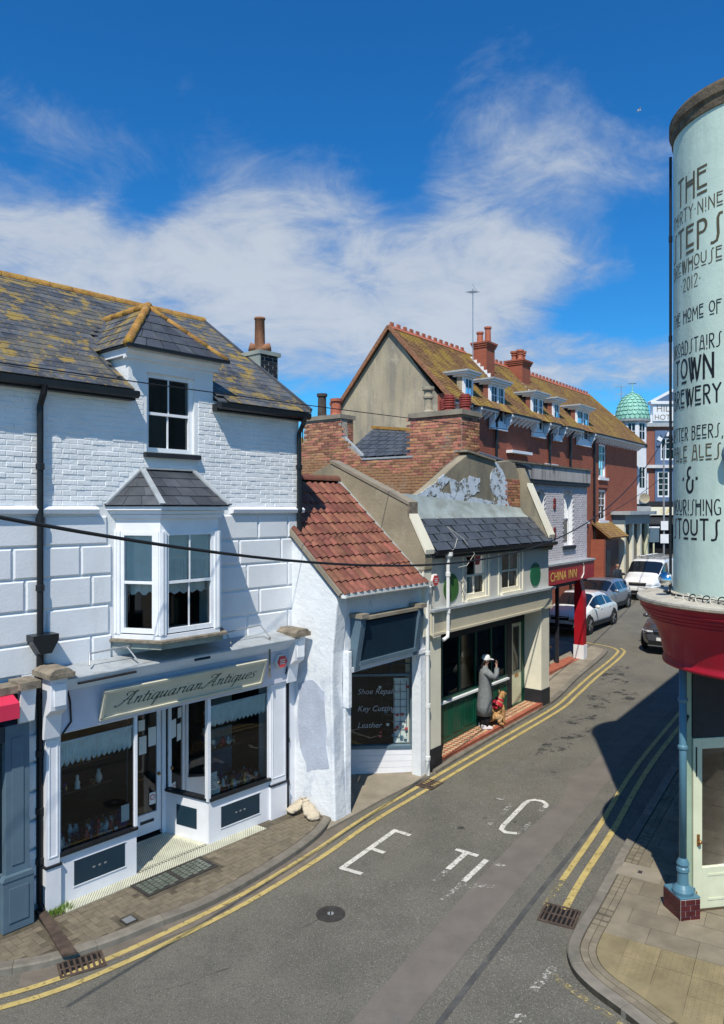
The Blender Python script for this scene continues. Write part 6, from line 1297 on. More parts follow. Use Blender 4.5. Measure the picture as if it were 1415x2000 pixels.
for args in (('THE', 9.66, 10.02, .62, 'letter_gold', .11), ('THIRTY.NINE', 9.42, 9.60, 1.04, 'letter_gold', .10), ('STEPS', 8.97, 9.34, 1.03, 'letter_gold', .12), ('BREWHOUSE', 8.73, 8.92, 1.02, 'letter_gold', .10), ('.2012.', 8.50, 8.67, .42, 'letter_gold', .10),
             ('THE HOME OF', 8.07, 8.25, 1.0, 'letter_black', .10), ('BROADSTAIRS', 7.65, 7.84, 1.0, 'letter_black', .10), ('TOWN', 7.27, 7.60, .80, 'letter_black', .125), ('BREWERY', 6.95, 7.20, .98, 'letter_black', .12), ('BITTER BEERS,', 6.51, 6.69, 1.05, 'letter_black', .10),
             ('PALE ALES', 6.23, 6.44, .98, 'letter_gold', .11), ('.&.', 5.82, 6.16, .34, 'letter_black', .13), ('NOURISHING', 5.52, 5.73, .98, 'letter_black', .10), ('STOUTS', 5.20, 5.47, .96, 'letter_black', .125)): bigtext(*args)
t = thing('wall_lamp', 'round grey bulkhead lamp on the mint drum by right edge', 'lamp', onb(226, BR+.05, 6.28)); o = MB().lathe([(.16, 0), (.16, .05), (.12, .1), (.05, .12)], seg=20).build('housing', 'shop_blue', t, smooth=True); o.rotation_euler = (0, R(90), R(226)); o2 = MB().lathe([(.06, 0), (.06, .05)], seg=12).build('bracket', 'black_iron', t); o2.rotation_euler = (0, R(-90), R(220))
t = thing('floodlight', 'small chrome floodlight standing on the lead ledge', 'floodlight', onb(176, BR+.14, 4.44)); d = Vector((-.5, -.86, 0))
MB().lathe([(.04, 0), (.075, .03), (.095, .1), (.09, .12), (.0, .125)], seg=18, cap=False).build('reflector', 'chrome', t, smooth=True).matrix_local = Matrix.Translation((0, 0, .2)) @ Vector((-.6, -.8, .25)).to_track_quat('Z', 'Y').to_matrix().to_4x4(); MB().tube([(.06, .05, 0), (.04, .03, .12), (.0, .0, .2)], .012, 6).build('stem', 'black_iron', t)
MB().tube([onb(a, BR+.10+.03*math.sin(a*.7), 4.46) for a in range(160, 232, 4)], .012, 6).build('ledge_cable', 'wire', brew); MB().tube([onb(a, BR+.16+.05*math.sin(a*.4), 4.455) for a in range(185, 232, 3)], .009, 6).build('ledge_cable', 'wire_white', brew)
for k in range(7):
    a = 200+k*4.2; MB().lathe([(.05, 0), (.058, .01), (.05, .02), (.042, .01), (.05, 0)], seg=14, cap=False).build('cable_loop', 'black_iron' if k % 2 else 'wire_white', brew).matrix_local = Matrix.Translation(onb(a, BR+.2, 4.47)) @ Matrix.Rotation(R(a), 4, 'Z') @ Matrix.Rotation(R(70), 4, 'Y')
# body along the street and towards the camera's right
foot = [(4.50, 10.38), (12.9, 21.55), (24, 17), (16, 6.4), (6.6, 9.2)]
MB().prism(foot, 'z', 3.5, 10.4).build('upper_walls', 'mint', brew); MB().prism([(4.47, 10.4), (12.87, 21.57), (24.1, 17), (16, 6.3), (6.6, 9.16)], 'z', 10.4, 10.6).build('parapet_wall', 'stone_dirty', brew)
FB = Frame(12.9, 21.5, 217); fbz = bpy.data.objects.new('street_side', None)
bpy.data.objects.remove(fbz)
Mfb = Matrix.Translation((FB.o[0], FB.o[1], 0)) @ Matrix.Rotation(FB.rz, 4, 'Z')
for x in (2.0, 5.5, 9.0):
    for z in (4.6, 7.6):
        w = sash(brew, x, x+1.1, z, z+1.9, -.06, back=None); w.matrix_local = Mfb; MB().box(x, x+1.1, .045, .05, z, z+1.9).build('dark_room', 'dark_void', w)
sfb = MB().box(0, 12.6, .25, .45, .0, 3.5).build('street_shopfront', 'shop_blue_dark', brew); sfb.matrix_local = Mfb
for k in range(6): MB().box(.3+k*2.05, .5+k*2.05, .05, .25, .0, 3.45).build('shopfront_pilaster', 'mint_dark', sfb)
sfs = MB().prism([(-.35, 4.35), (.0, 4.35), (.0, 3.5), (-.05, 3.5), (-.1, 3.8), (-.28, 4.25)], 'x', 0, 13.2).build('street_fascia', 'red_fascia', brew); sfs.matrix_local = Mfb
# entrance under the drum
FD = Frame(4.40, 10.22, 80.2); Md = Matrix.Translation((FD.o[0], FD.o[1], 0)) @ Matrix.Rotation(FD.rz, 4, 'Z')
dz0 = .03
MB().box(-.13, .17, -.205, .2, .31, .335).build('plinth_cap', 'column_blue', brew, bevel=.008).matrix_local = Md
col = MB().lathe([(.05, .80), (.05, 3.5)], (0, -.06, 0), 18).build('column', 'column_blue', brew, smooth=True); col.matrix_local = Md
MB().lathe([(.135, .335), (.14, .38), (.115, .42), (.075, .46), (.07, .62), (.085, .64), (.085, .68), (.07, .70), (.085, .74), (.07, .78), (.05, .82)], (0, -.06, 0), 20).build('column_base', 'column_blue', col, smooth=False)
for z in (2.3, 2.95): MB().lathe([(.05, 0), (.068, .02), (.068, .05), (.05, .07)], (0, -.06, z), 16).build('column_ring', 'column_blue', col)
MB().box(-.125, .165, -.20, .2, -.02, .31).build('plinth', 'grout', brew).matrix_local = Md
pl_ = []
for r in range(4):
    for c in range(2):
        off = .07 if r % 2 else 0
        for (x0, x1) in ([(-.122+c*.145, -.122+c*.145+.138)] if not off else ([(-.122, -.056), (-.049, .09)] if c == 0 else [(.097, .162)])):
            o = MB().box(x0, x1, -.207, -.199, .01+r*.075, .078+r*.075).build('glazed_brick', 'tile_maroon', brew); o.matrix_local = Md
    for y0, y1 in (((-.198, -.06), (-.053, .085), (.092, .198)) if r % 2 else ((-.198, -.13), (-.123, .015), (.022, .198))):
        o = MB().box(-.132, -.1245, y0, y1, .01+r*.075, .078+r*.075).build('glazed_brick', 'tile_maroon', brew); o.matrix_local = Md
MB().box(.10, .185, .02, .14, .31, 3.4).build('door_pilaster', 'mint_dark', brew).matrix_local = Md; MB().box(-.02, .21, -.03, .16, .31, .36).build('pilaster_foot', 'column_blue', brew).matrix_local = Md
door = MB().box(.20, .335, .0, .06, .05, 2.42).box(.335, 1.2, .0, .06, 2.27, 2.42).box(.335, 1.2, .0, .06, .05, .62).box(1.07, 1.2, .0, .06, .62, 2.27).build('entrance_door', 'door_cream', brew, bevel=.005, label='cream glazed entrance door with brass handle under the red fascia'); door.matrix_local = Md
MB().quad((.335, .03, .62), (1.07, .03, .62), (1.07, .03, 2.27), (.335, .03, 2.27)).build('pane', 'glass', door); MB().box(.42, 1.05, -.008, .0, .16, .19).box(.42, 1.05, -.008, .0, .5, .53).build('panel_moulding', 'door_cream', door)
MB().ell((.27, -.05, 1.0), (.028, .03, .028)).build('door_knob', 'brass', door, smooth=True); MB().box(.25, .29, -.012, .0, .93, 1.09).build('knob_plate', 'brass', door); MB().box(.235, .25, -.012, -.001, .12, .3).build('hinge', 'brass', door); MB().box(.235, .25, -.012, -.001, 1.9, 2.3).build('door_bolt', 'black_iron', door)
MB().box(.19, 2.4, .0, .1, 2.44, 3.5).build('transom_light', 'plinth_black', brew).matrix_local = Md; MB().box(.18, 1.3, -.04, .08, .0, .05).build('threshold', 'wood_dark', brew).matrix_local = Md
MB().box(1.22, 2.6, .0, .08, .05, 2.44).build('side_screen', 'mint_dark', brew).matrix_local = Md
MB().box(1.6, 2.6, 1.55, 1.6, 0, 3.4).quad((.12, .12, 0), (1.62, 1.56, 0), (1.62, 1.56, 3.4), (.12, .12, 3.4)).quad((.12, .1, .04), (2.6, .1, .04), (2.6, 1.56, .04), (1.62, 1.56, .04)).build('tap_room', 'interior_mid', brew).matrix_local = Md
sx_ = MB().tube([(.12, .0, 2.75), (.05, -.02, 2.62), (.0, -.04, 2.6)], .02, 8).build('scroll_bracket', 'black_iron', brew); sx_.matrix_local = Md
mm = MB().box(.25, 1.6, -.75, -.12, -.02, .012).build('mosaic_threshold', 'alarm_white', brew); mm.matrix_local = Md
bord = MB()
for k in range(13): bord.box(.30+k*.09, .34+k*.09, -.20, -.17, .012, .0138).box(.28, .31, -.72+k*.04, -.70+k*.04, .012, .0138)
bord.box(.36, 1.6, -.26, -.245, .012, .0138).box(.36, .375, -.72, -.26, .012, .0138).box(.40, 1.6, -.30, -.29, .012, .0138); stuff(bord.build('mosaic_border', 'letter_black', mm)); font_text('Lo', .26, 'letter_black', mm, Matrix.Translation((.46, -.58, .0125)))
# ------------------------------------------------------------------ far end of the street
tur = thing('turret_house', 'white corner turret with green scaled dome at street end', 'turret', (17.55, 48.0, 0))
MB().lathe([(.92, 5.9), (.92, 11.3)], seg=8).build('shaft', 'far_white', tur); MB().lathe([(1.0, 5.8), (1.0, 5.95)], seg=8).build('band', 'plinth_black', tur); MB().lathe([(.98, 9.6), (1.0, 9.75), (.93, 9.8)], seg=8).build('band', 'plinth_black', tur)
for a in (225, 270, 315, 0):
    for z0, z1 in ((7.0, 8.3), (10.1, 11.1)):
        M0 = Matrix.Rotation(R(a+22.5), 4, 'Z') @ Matrix.Translation((.92*math.cos(R(22.5)), 0, 0)) @ Matrix.Rotation(R(90), 4, 'Z')
        o = MB().box(-.2, .2, -.012, .0, z0, z1).build('window', 'glass_far', tur); o.matrix_local = M0; MB().box(-.02, .02, -.02, -.012, z0, z1).build('glazing_bar', 'far_white', o); MB().box(-.2, .2, -.02, -.012, (z0+z1)/2-.02, (z0+z1)/2+.02).build('glazing_bar', 'far_white', o); MB().box(-.2, .2, .001, .003, z0, z1).build('dark_room', 'dark_void', o)
MB().lathe([(1.1, 11.25), (1.12, 11.38), (.95, 11.42)], seg=24).build('eaves', 'lead', tur)
dome = MB().lathe([(1.05*math.cos(R(a)), 11.38+1.75*math.sin(R(a))) for a in range(0, 86, 8)]+[(.05, 13.2)], seg=24).build('dome', 'dome_green', tur, smooth=True)
sc = []
for r in range(9):
    a = R(4+r*9); rr = 1.06*math.cos(a)+.012; n = max(6, int(24*math.cos(a)))
    for k in range(n):
        t = 2*math.pi*(k+.5*(r % 2))/n; sc.append((math.sin(t), Matrix.Rotation(t, 4, 'Z') @ Matrix.Translation((rr, 0, 11.38+1.76*math.sin(a))) @ Matrix.Rotation(-a*.85, 4, 'Y')))
sc.sort(key=lambda q: q[0]); pieces('scale', [m for _, m in sc], MB().add([(0.0, -.13, .12), (.0, .13, .12), (.016, .12, -.06), (.02, 0, -.12), (.016, -.12, -.06)], [(0, 1, 2, 3, 4)]), 'dome_green', dome)
MB().lathe([(.05, 13.1), (.12, 13.2), (.03, 13.3), (.02, 13.9)], seg=10).build('finial', 'dome_green', tur); MB().tube([(-.25, 0, 13.75), (.25, 0, 13.78)], .02, 6).build('weather_vane', 'black_iron', tur)
a2 = thing('television_aerial', 'television aerial beside the green dome', 'aerial', (16.9, 48.2, 11.4)); MB().tube([(0, 0, 0), (0, 0, 2.3)], .025, 6).build('mast', 'steel', a2); MB().tube([(-.4, 0, 2.2), (.3, 0, 2.2)], .02, 5).build('boom', 'steel', a2); MB().tube([(-.3, 0, 1.7), (.2, 0, 1.75)], .015, 5).build('boom', 'steel', a2)
MB().box(-1.6, .6, -.9, 1.5, 1.2, 5.9).build('lower_wall', 'shop_blue_dark', tur); MB().box(-.2, .7, -1.3, .6, 5.2, 5.8).build('canopy', 'lead', tur)
sd2 = thing('satellite_dish', 'round satellite dish on the white turret', 'dish', (17.95, 47.05, 6.3)); MB().lathe([(.0, 0), (.2, .03), (.33, .1)], seg=16, cap=False).build('bowl', 'pot_stone', sd2, smooth=True).rotation_euler = (R(80), 0, 0); MB().tube([(0, 0, 0), (0, .3, -.1)], .02, 6).build('arm', 'steel', sd2)
hot = thing('corner_hotel', 'brick and blue hotel with white pedimented parapet closing the street', 'hotel', (20, 60, 0))
MB().wall(-4, 12, 1.0, 12.5, [(2.55, 3.25, 6.6, 8.6), (3.95, 4.9, 6.6, 8.7), (4.2, 5.4, 9.6, 11.6)], 0, .4).build('wall', 'brick_far', hot)
MB().wall(3.75, 8, 6.2, 12.0, [(3.95, 4.9, 6.6, 8.7), (4.2, 5.4, 9.6, 11.6)], -.1, -.01).build('blue_front', 'hotel_blue', hot)
sash(hot, 2.55, 3.25, 6.6, 8.6, .02, back='dark_void', cols=2, rows=4, bar=.06, fw=.09); sash(hot, 3.95, 4.9, 6.6, 8.7, -.06, back='dark_void', cols=2, rows=4, bar=.06, fw=.1); sash(hot, 4.2, 5.4, 9.6, 11.4, -.06, back='dark_void', cols=3, rows=2, bar=.06, fw=.1)
for k in range(7):
    a = R(180-k*30); MB().box(-.16, .16, -.2, -.101, .62, .98).build('arch_stone', 'far_white' if k % 2 else 'hotel_blue', hot).matrix_local = Matrix.Translation((4.8, 0, 10.9)) @ Matrix.Rotation(R(-90+k*30), 4, 'Y')
MB().box(-4, 8, -.25, .1, 12.3, 12.6).build('cornice', 'lead', hot); MB().box(-4, 8, -.15, .3, 12.6, 13.25).build('parapet', 'far_white', hot); MB().box(3.5, 7, -.3, .3, 12.75, 14.1).build('attic', 'far_white', hot); MB().box(3.3, 7.2, -.45, .35, 14.1, 14.3).build('cornice', 'far_white', hot); MB().prism([(3.2, 14.3), (7.3, 14.3), (5.25, 15.4)], 'y', -.4, .3).build('pediment', 'far_white', hot); MB().prism([(3.7, 14.36), (6.8, 14.36), (5.25, 15.2)], 'y', -.42, -.401).build('tympanum', 'hotel_blue', hot)
font_text('HIL', .75, 'stone_dirty', hot, Matrix.Translation((3.75, -.31, 13.5)) @ RX90); font_text('HOT', .6, 'stone_dirty', hot, Matrix.Translation((3.6, -.31, 12.85)) @ RX90)
MB().box(-4, 8, -.3, .05, 8.95, 9.2).build('string_course', 'stone_pale', hot); MB().box(1.5, 8, -.5, .05, 5.9, 6.25).build('balcony_band', 'plinth_black', hot)
sgn_ = MB().box(.2, 8, -.62, -.0, 5.15, 5.8).build('shop_sign', 'cream', hot, label='cream shop sign with yellow lettering'); font_text('CA', .6, 'letter_yellow', sgn_, Matrix.Translation((3.95, -.63, 5.25)) @ RX90, spacing=1.1); MB().box(2.1, 2.75, -.64, -.62, 5.25, 5.7).build('yellow_panel', 'letter_yellow', sgn_)
MB().box(-4, 8, -.2, -.01, 1.0, 5.15).build('dark_shopfront', 'dark_void', hot); MB().prism([(-.2, 5.1), (-1.6, 4.5), (-1.6, 4.4), (-.2, 4.9)], 'x', .2, 8).build('awning', 'plinth_black', hot)
# lamp post, sign poles
lp = thing('street_lamp', 'tall slim pale lamp post before the far hotel', 'street lamp', (18.45, 45.2, G(18.45, 45.2))); MB().tube([(0, 0, 0), (0, 0, 1.2), (0, 0, 1.2), (0, 0, 8.0)], [.09, .09, .06, .05], 10).build('post', 'steel', lp); MB().tube([(0, 0, 7.9), (.1, -.05, 8.2), (.5, -.2, 8.3)], .04, 8).build('arm', 'steel', lp); MB().ell((.65, -.25, 8.28), (.25, .12, .07)).build('lantern', 'steel', lp, smooth=True)
for z, w in ((2.9, .45), (2.1, .5)): MB().box(-w/2, w/2, -.12, -.1, z, z+.55).build('sign_plate', 'far_white', lp)
spo = thing('sign_pole', 'short yellowish pole with grey back plate beside the lamp post', 'sign', (17.75, 45.0, G(17.75, 45.0))); MB().tube([(0, 0, 0), (0, 0, 2.9)], .05, 8).build('pole', 'door_cream', spo); MB().box(-.3, .3, -.1, -.06, 2.2, 3.1).build('plate', 'shop_blue', spo); MB().box(-.32, .32, -.12, -.1, 3.05, 3.15).build('plate_rim', 'far_white', spo)
# glimpse of a white house and roofs in the gap behind the antiques shop
fh = thing('far_white_house', 'small white house glimpsed in the gap beside antiques shop', 'house', (-3.4, 40, 0), 0); MB().box(-4, 1.05, 0, 5, 0, 8.7).build('wall', 'far_white', fh); MB().prism([(-4.3, 8.7), (1.3, 8.7), (-1.5, 10.6)], 'y', -.3, 5.3).build('roof', 'terrace_tile', fh); sash(fh, .15, .85, 7.2, 8.5, -.08, back=None)
a3 = thing('television_aerial', 'small dark aerial on the roof behind the black downpipe', 'aerial', (-3.05, 38, 9.0)); MB().tube([(0, 0, 0), (0, 0, 1.9)], .03, 6).build('mast', 'black_iron', a3); MB().tube([(-.5, 0, 1.4), (.3, 0, 1.5)], .03, 6).build('boom', 'black_iron', a3)
for dx, h in ((-.4, .35), (0, .5), (.25, .4)): MB().tube([(dx, 0, 1.3), (dx, 0, 1.35+h)], .03, 5).build('element', 'black_iron', a3)
# ------------------------------------------------------------------ vehicles
def paint(name, col, metal=0): M(name, col, .3, .02, 1, coat=.8, metal=metal, spec=.5)
paint('car_white', (.72, .73, .72)); paint('car_silver', (.27, .31, .37), .5); paint('car_grey', (.10, .105, .115), .5); M('car_black', (.012, .012, .014), .5, 0); M('tyre', (.018, .018, .018), .85, .1, 20); M('car_glass', (.008, .011, .015), .05, 0, spec=.9, coat=.5); M('lamp_lens', (.6, .62, .65), .08, 0, spec=.8, coat=1); M('plate_white', (.7, .7, .68), .5, 0); M('alloy', (.35, .36, .37), .35, 0, metal=.7)
def lerp_tab(tab, x):
    for (a, b), (c, d) in zip(tab, tab[1:]):
        if x <= c: return b+(d-b)*max(0, min(1, (x-a)/(c-a)))
    return tab[-1][1]
def car(name, label, loc, heading, L_, W, top, belt, width, roofw, wheels, wr, mat, glassx, screen, rear_screen, cat='car', grille='car', lights_z=.68, van=False):
    t = thing(name, label, cat, loc, heading)
    n = 44; xs = [-L_/2+L_*k/n for k in range(n+1)]; rings = []
    for x in xs:
        zt = lerp_tab(top, x); zb = min(lerp_tab(belt, x), zt-.015); w = lerp_tab(width, x)*W/2; wrf = min(w*.96, lerp_tab(roofw, x)*W/2); zf = .22+.10*max(0, abs(x)/(L_/2)-.8)/.2
        if zt-zb < .08: wrf = w*.93
        rings.append([(0, zf), (w*.82, zf), (w*.95, zf+.10), (w, zf+.28), (w*.995, zb-.12), (w*.965, zb), (wrf+(w*.965-wrf)*.08, zt-.10*min(1, (zt-zb)/.3)-.01), (wrf*.9, zt-.025), (wrf*.5, zt-.004), (0, zt)])
    def S(i, j, side): y, z = rings[i][j]; return Vector((xs[i], side*y, z))
    mb = MB(); m = 10
    for side in (1, -1):
        b = len(mb.v)
        for i in range(n+1): mb.v += [tuple(S(i, j, side)) for j in range(m)]
        mb.f += [(b+i*m+j, b+(i+1)*m+j, b+(i+1)*m+j+1, b+i*m+j+1) for i in range(n) for j in range(m-1)]
        mb.f += [tuple(b+j for j in range(m)), tuple(b+n*m+j for j in range(m))]
    body = mb.build('body', mat, t, smooth=True, merge=True)
    md = body.modifiers.new('edge', 'EDGE_SPLIT'); md.split_angle = R(38)
    def patch(nm, i0, i1, f, mat_, parent, off=.008):
        g = MB(); k = 0
        for i in range(i0, i1+1): g.v += [tuple(p) for p in f(i)]
        c = len(f(i0)); g.f = [(i*c+j, (i+1)*c+j, (i+1)*c+j+1, i*c+j+1) for i in range(i1-i0) for j in range(c-1)]
        return g.build(nm, mat_, parent, smooth=True)
    idx = lambda x: max(0, min(n, round((x+L_/2)/L_*n)))
    for side in (1, -1):
        for a, b in glassx:
            def f(i, side=side):
                p, q = S(i, 5, side), S(i, 6, side); o = Vector((0, side*.010, .004)); return [p.lerp(q, .10)+o, p.lerp(q, .5)+o, p.lerp(q, .92)+o]
            patch('side_window', idx(a), idx(b), f, 'car_glass', t)
    def ftop(i): return [S(i, j, 1)+Vector((0, 0, .012)) for j in (6, 7, 8, 9)]+[S(i, j, -1)+Vector((0, 0, .012)) for j in (8, 7, 6)]
    ws = patch('windscreen', idx(screen[0]), idx(screen[1]), ftop, 'car_glass', t)
    if rear_screen: patch('rear_window', idx(rear_screen[0]), idx(rear_screen[1]), ftop, 'car_glass', t)
    # wheels in dark arches
    for wx in wheels:
        w2 = lerp_tab(width, wx)*W/2
        for side in (1, -1):
            o = MB().lathe([(wr*1.16, -.02), (wr*1.16, .012), (0, .012)], seg=28, cap=False).build('wheel_arch', 'car_black', t); o.matrix_local = Matrix.Translation((wx, side*w2*.99, wr)) @ Matrix.Rotation(-side*math.pi/2, 4, 'X')
            wh = MB().lathe([(wr*.62, -.10), (wr*.95, -.10), (wr, -.07), (wr, .04), (wr*.96, .065), (wr*.66, .06), (wr*.64, .03)], seg=28, cap=False).build('wheel', 'tyre', t, smooth=False); wh.matrix_local = Matrix.Translation((wx, side*w2*.97, wr)) @ Matrix.Rotation(-side*math.pi/2, 4, 'X')
            MB().lathe([(wr*.66, .058), (wr*.60, .02), (0, .02)], seg=28, cap=False).build('rim', 'car_black', wh)
            for k in range(5):
                a = 2*math.pi*k/5; MB().bar((0, 0, .035), (wr*.62*math.cos(a), wr*.62*math.sin(a), .045), wr*.16, .02).build('spoke', 'alloy', wh)
            MB().lathe([(wr*.14, .03), (wr*.14, .055), (0, .055)], seg=12, cap=False).build('hub', 'alloy', wh)
    xf = L_/2; wf = lerp_tab(width, xf-.1)*W/2
    for side in (1, -1):
        # headlamp wrapped round the corner, mirror, sill
        i1 = n; zl = lights_z
        g = MB(); pts = []
        for k in range(5):
            x = xf-.42+k*.095; w = lerp_tab(width, min(x, xf))*W/2; pts += [(x+.02, side*(w+.008), zl-.06+.01*k), (x+.02, side*(w*.985+.008), zl+.05-.012*k)]
        pts += [(xf+.022, side*wf*.82, zl-.05), (xf+.012, side*wf*.82, zl+.02), (xf+.026, side*wf*.55, zl-.04), (xf+.018, side*wf*.55, zl)]
        g.add(pts, [(2*k, 2*k+1, 2*k+3, 2*k+2) for k in range(6)]); g.build('headlamp', 'lamp_lens', t)
        mx = screen[1]-.25 if not van else screen[1]-.2; zb = lerp_tab(belt, mx); wm_ = lerp_tab(width, mx)*W/2
        mi = MB().ell((mx, side*(wm_+.12), zb+.08), (.07, .11, .075), 10, 8).build('wing_mirror', mat if not van else 'car_black', t, smooth=True); MB().bar((mx+.02, side*(wm_-.04), zb+.03), (mx, side*(wm_+.05), zb+.05), .04, .03).build('mirror_stalk', 'car_black', mi)
        MB().box(wheels[0]+wr*1.2, wheels[1]-wr*1.2, min(side*W/2*.95, side*W/2*1.003), max(side*W/2*.95, side*W/2*1.003), .24, .40).build('sill', 'car_black', t)
        for hx in (.1, -.85):
            if not van: MB().box(hx-.1, hx+.08, min(side*(W/2*.975), side*(W/2*1.012)), max(side*(W/2*.975), side*(W/2*1.012)), .86, .89).build('door_handle', mat, t)
        MB().box(xf*.99-.02, xf*.99-.01, 0, .01, .5, .51).build('badge', 'chrome', t) if False else None
    MB().add([(xf+.012, -wf*.5, lights_z-.12), (xf+.012, wf*.5, lights_z-.12), (xf+.004, wf*.55, lights_z+.03), (xf+.004, -wf*.55, lights_z+.03)], [(0, 1, 2, 3)]).build('grille', 'car_black', t)
    MB().add([(xf+.016, -wf*.75, .26), (xf+.016, wf*.75, .26), (xf+.018, wf*.8, .42), (xf+.018, -wf*.8, .42)], [(0, 1, 2, 3)]).build('lower_intake', 'car_black', t); MB().box(xf+.018, xf+.03, -.26, .26, .43, .54).build('number_plate', 'plate_white', t); MB().box(xf-.02, xf+.026, -wf*.8, wf*.8, .235, .262).build('splitter', 'alloy', t)
    MB().tube([(xf+.014, -wf*.5, lights_z+.0), (xf+.022, 0, lights_z-.03), (xf+.014, wf*.5, lights_z+.0)], .012, 6).build('grille_bar', 'chrome', t)
    return t
hd = math.atan2(-.785, -.62)
def gl(x, y): return (x, y, G(x, y)-.09)
wtab = [(-2.2, .84), (-1.9, .95), (-1.2, 1.0), (1.2, 1.0), (1.7, .96), (2.0, .86), (2.2, .66)]
rtab = [(-2.2, .66), (-1.4, .68), (.2, .72), (.8, .70), (1.3, .72), (2.2, .6)]
car('white_crossover_car', 'white crossover car parked behind the red restaurant pillar', gl(9.17, 30.96), hd, 4.36, 1.83, [(-2.18, .86), (-2.05, 1.02), (-1.3, 1.36), (-.5, 1.52), (.2, 1.52), (.5, 1.44), (1.12, 1.03), (1.9, .90), (2.1, .78), (2.18, .62)], [(-2.18, .82), (-1.2, .99), (1.1, .93), (2.18, .6)], wtab, rtab, (-1.32, 1.34), .35, 'car_white', [(-1.5, -.62), (-.52, .15), (.22, .85)], (.42, 1.08), (-1.9, -1.2))
car('silver_hatchback', 'silver blue hatchback parked between white crossover and van', gl(11.35, 35.1), hd, 4.05, 1.76, [(-2.02, .8), (-1.95, 1.0), (-1.65, 1.38), (-.6, 1.49), (.1, 1.48), (.4, 1.40), (1.0, 1.02), (1.75, .87), (1.95, .75), (2.02, .6)], [(-2.02, .85), (-1.2, .98), (1.0, .92), (2.02, .6)], [(a*.92, b) for a, b in wtab], [(a*.92, b) for a, b in rtab], (-1.22, 1.25), .32, 'car_silver', [(-1.5, -.6), (-.5, .12), (.2, .75)], (.35, .98), (-1.9, -1.6))
car('grey_suv', 'dark grey sport utility car facing the camera under red fascia', gl(11.75, 27.25), math.atan2(-.8, -.6), 4.42, 1.84, [(-2.21, .9), (-2.1, 1.1), (-1.75, 1.45), (-.7, 1.60), (.0, 1.6), (.35, 1.5), (1.0, 1.12), (1.85, .98), (2.12, .86), (2.21, .62)], [(-2.21, .9), (-1.2, 1.06), (1.0, 1.0), (2.21, .62)], wtab, rtab, (-1.32, 1.35), .36, 'car_grey', [(-1.7, -.7), (-.6, .1), (.18, .8)], (.33, .98), (-2.05, -1.7), lights_z=.76)
vn = car('white_van', 'white panel van with roof ladders coming down the far street', gl(15.4, 39.2), hd, 4.9, 1.93, [(-2.45, 1.86), (-2.35, 1.9), (.6, 1.92), (.85, 1.84), (1.62, 1.24), (2.2, 1.05), (2.38, .9), (2.45, .6)], [(-2.45, 1.0), (1.5, 1.05), (2.45, .65)], [(-2.45, .96), (-2, 1.0), (1.6, 1.0), (2.1, .95), (2.45, .8)], [(-2.45, .86), (.8, .84), (1.5, .8), (2.45, .7)], (-1.6, 1.55), .34, 'car_white', [(.35, 1.35)], (.85, 1.58), None, 'van', lights_z=.8, van=True)
MB().box(-2.2, .5, -.75, -.71, 1.97, 2.01).build('roof_rail', 'steel', vn); MB().box(-2.2, .5, .71, .75, 1.97, 2.01).build('roof_rail', 'steel', vn)
for x in (-1.8, -.6, .4): MB().box(x-.02, x+.02, -.8, .8, 1.93, 1.97).build('roof_bar', 'steel', vn)
ld = thing('ladder', 'aluminium ladder lying on the white van roof', 'ladder', gl(15.4, 39.2), hd)
for y in (-.45, -.08): MB().box(-2.3, .7, y-.025, y+.025, 2.02, 2.09).build('stile', 'alloy', ld)
for k in range(10): MB().tube([(-2.2+k*.3, -.43, 2.055), (-2.2+k*.3, -.10, 2.055)], .016, 6).build('rung', 'alloy', ld)
# ------------------------------------------------------------------ people and dog
M('skin', (.42, .24, .17), .6, .06, 10); M('coat_grey', (.19, .205, .21), .85, .12, 14, .3, 120); M('cloth_black', (.012, .012, .015), .85, .1, 10); M('cap_white', (.7, .7, .7), .7, .03); M('shoe_white', (.72, .70, .72), .6, .03); M('hair_dark', (.02, .014, .01), .6, .2, 20); M('cloth_navy', (.02, .028, .04), .85, .1, 10); M('cloth_white', (.6, .6, .6), .8, .05); M('fur', (.46, .25, .10), .9, .3, 22, .8, 60, layers=(((.55, .40, .24), 7, .5, .7, .7),)); M('harness_red', (.5, .02, .05), .6, .08); M('eye', (.01, .008, .006), .2, 0)
def skinned(name, verts, edges, radii, mat, parent, root=0, sub=2):
    me = bpy.data.meshes.new(name); me.from_pydata(verts, edges, []); me.materials.append(MAT[mat]); o = bpy.data.objects.new(name, me); COL.objects.link(o); o.parent = parent
    m = o.modifiers.new('skin', 'SKIN'); m.use_smooth_shade = True; m.branch_smoothing = .6
    lay = me.skin_vertices[0] if me.skin_vertices else None
    if lay is None:
        bm = bmesh.new(); bm.from_mesh(me); bm.verts.layers.skin.verify(); bm.to_mesh(me); bm.free(); lay = me.skin_vertices[0]
    for i, r in enumerate(radii): lay.data[i].radius = r if isinstance(r, tuple) else (r, r); lay.data[i].use_root = (i == root)
    s = o.modifiers.new('sub', 'SUBSURF'); s.levels = sub; s.render_levels = sub
    return o
def chain(V, E, Rr, start, pts):
    """append joints [(pos, radius)...] from vertex index start; returns the last index"""
    k = start
    for p, r in pts: V.append(p); Rr.append(r); E.append((k, len(V)-1)); k = len(V)-1
    return k
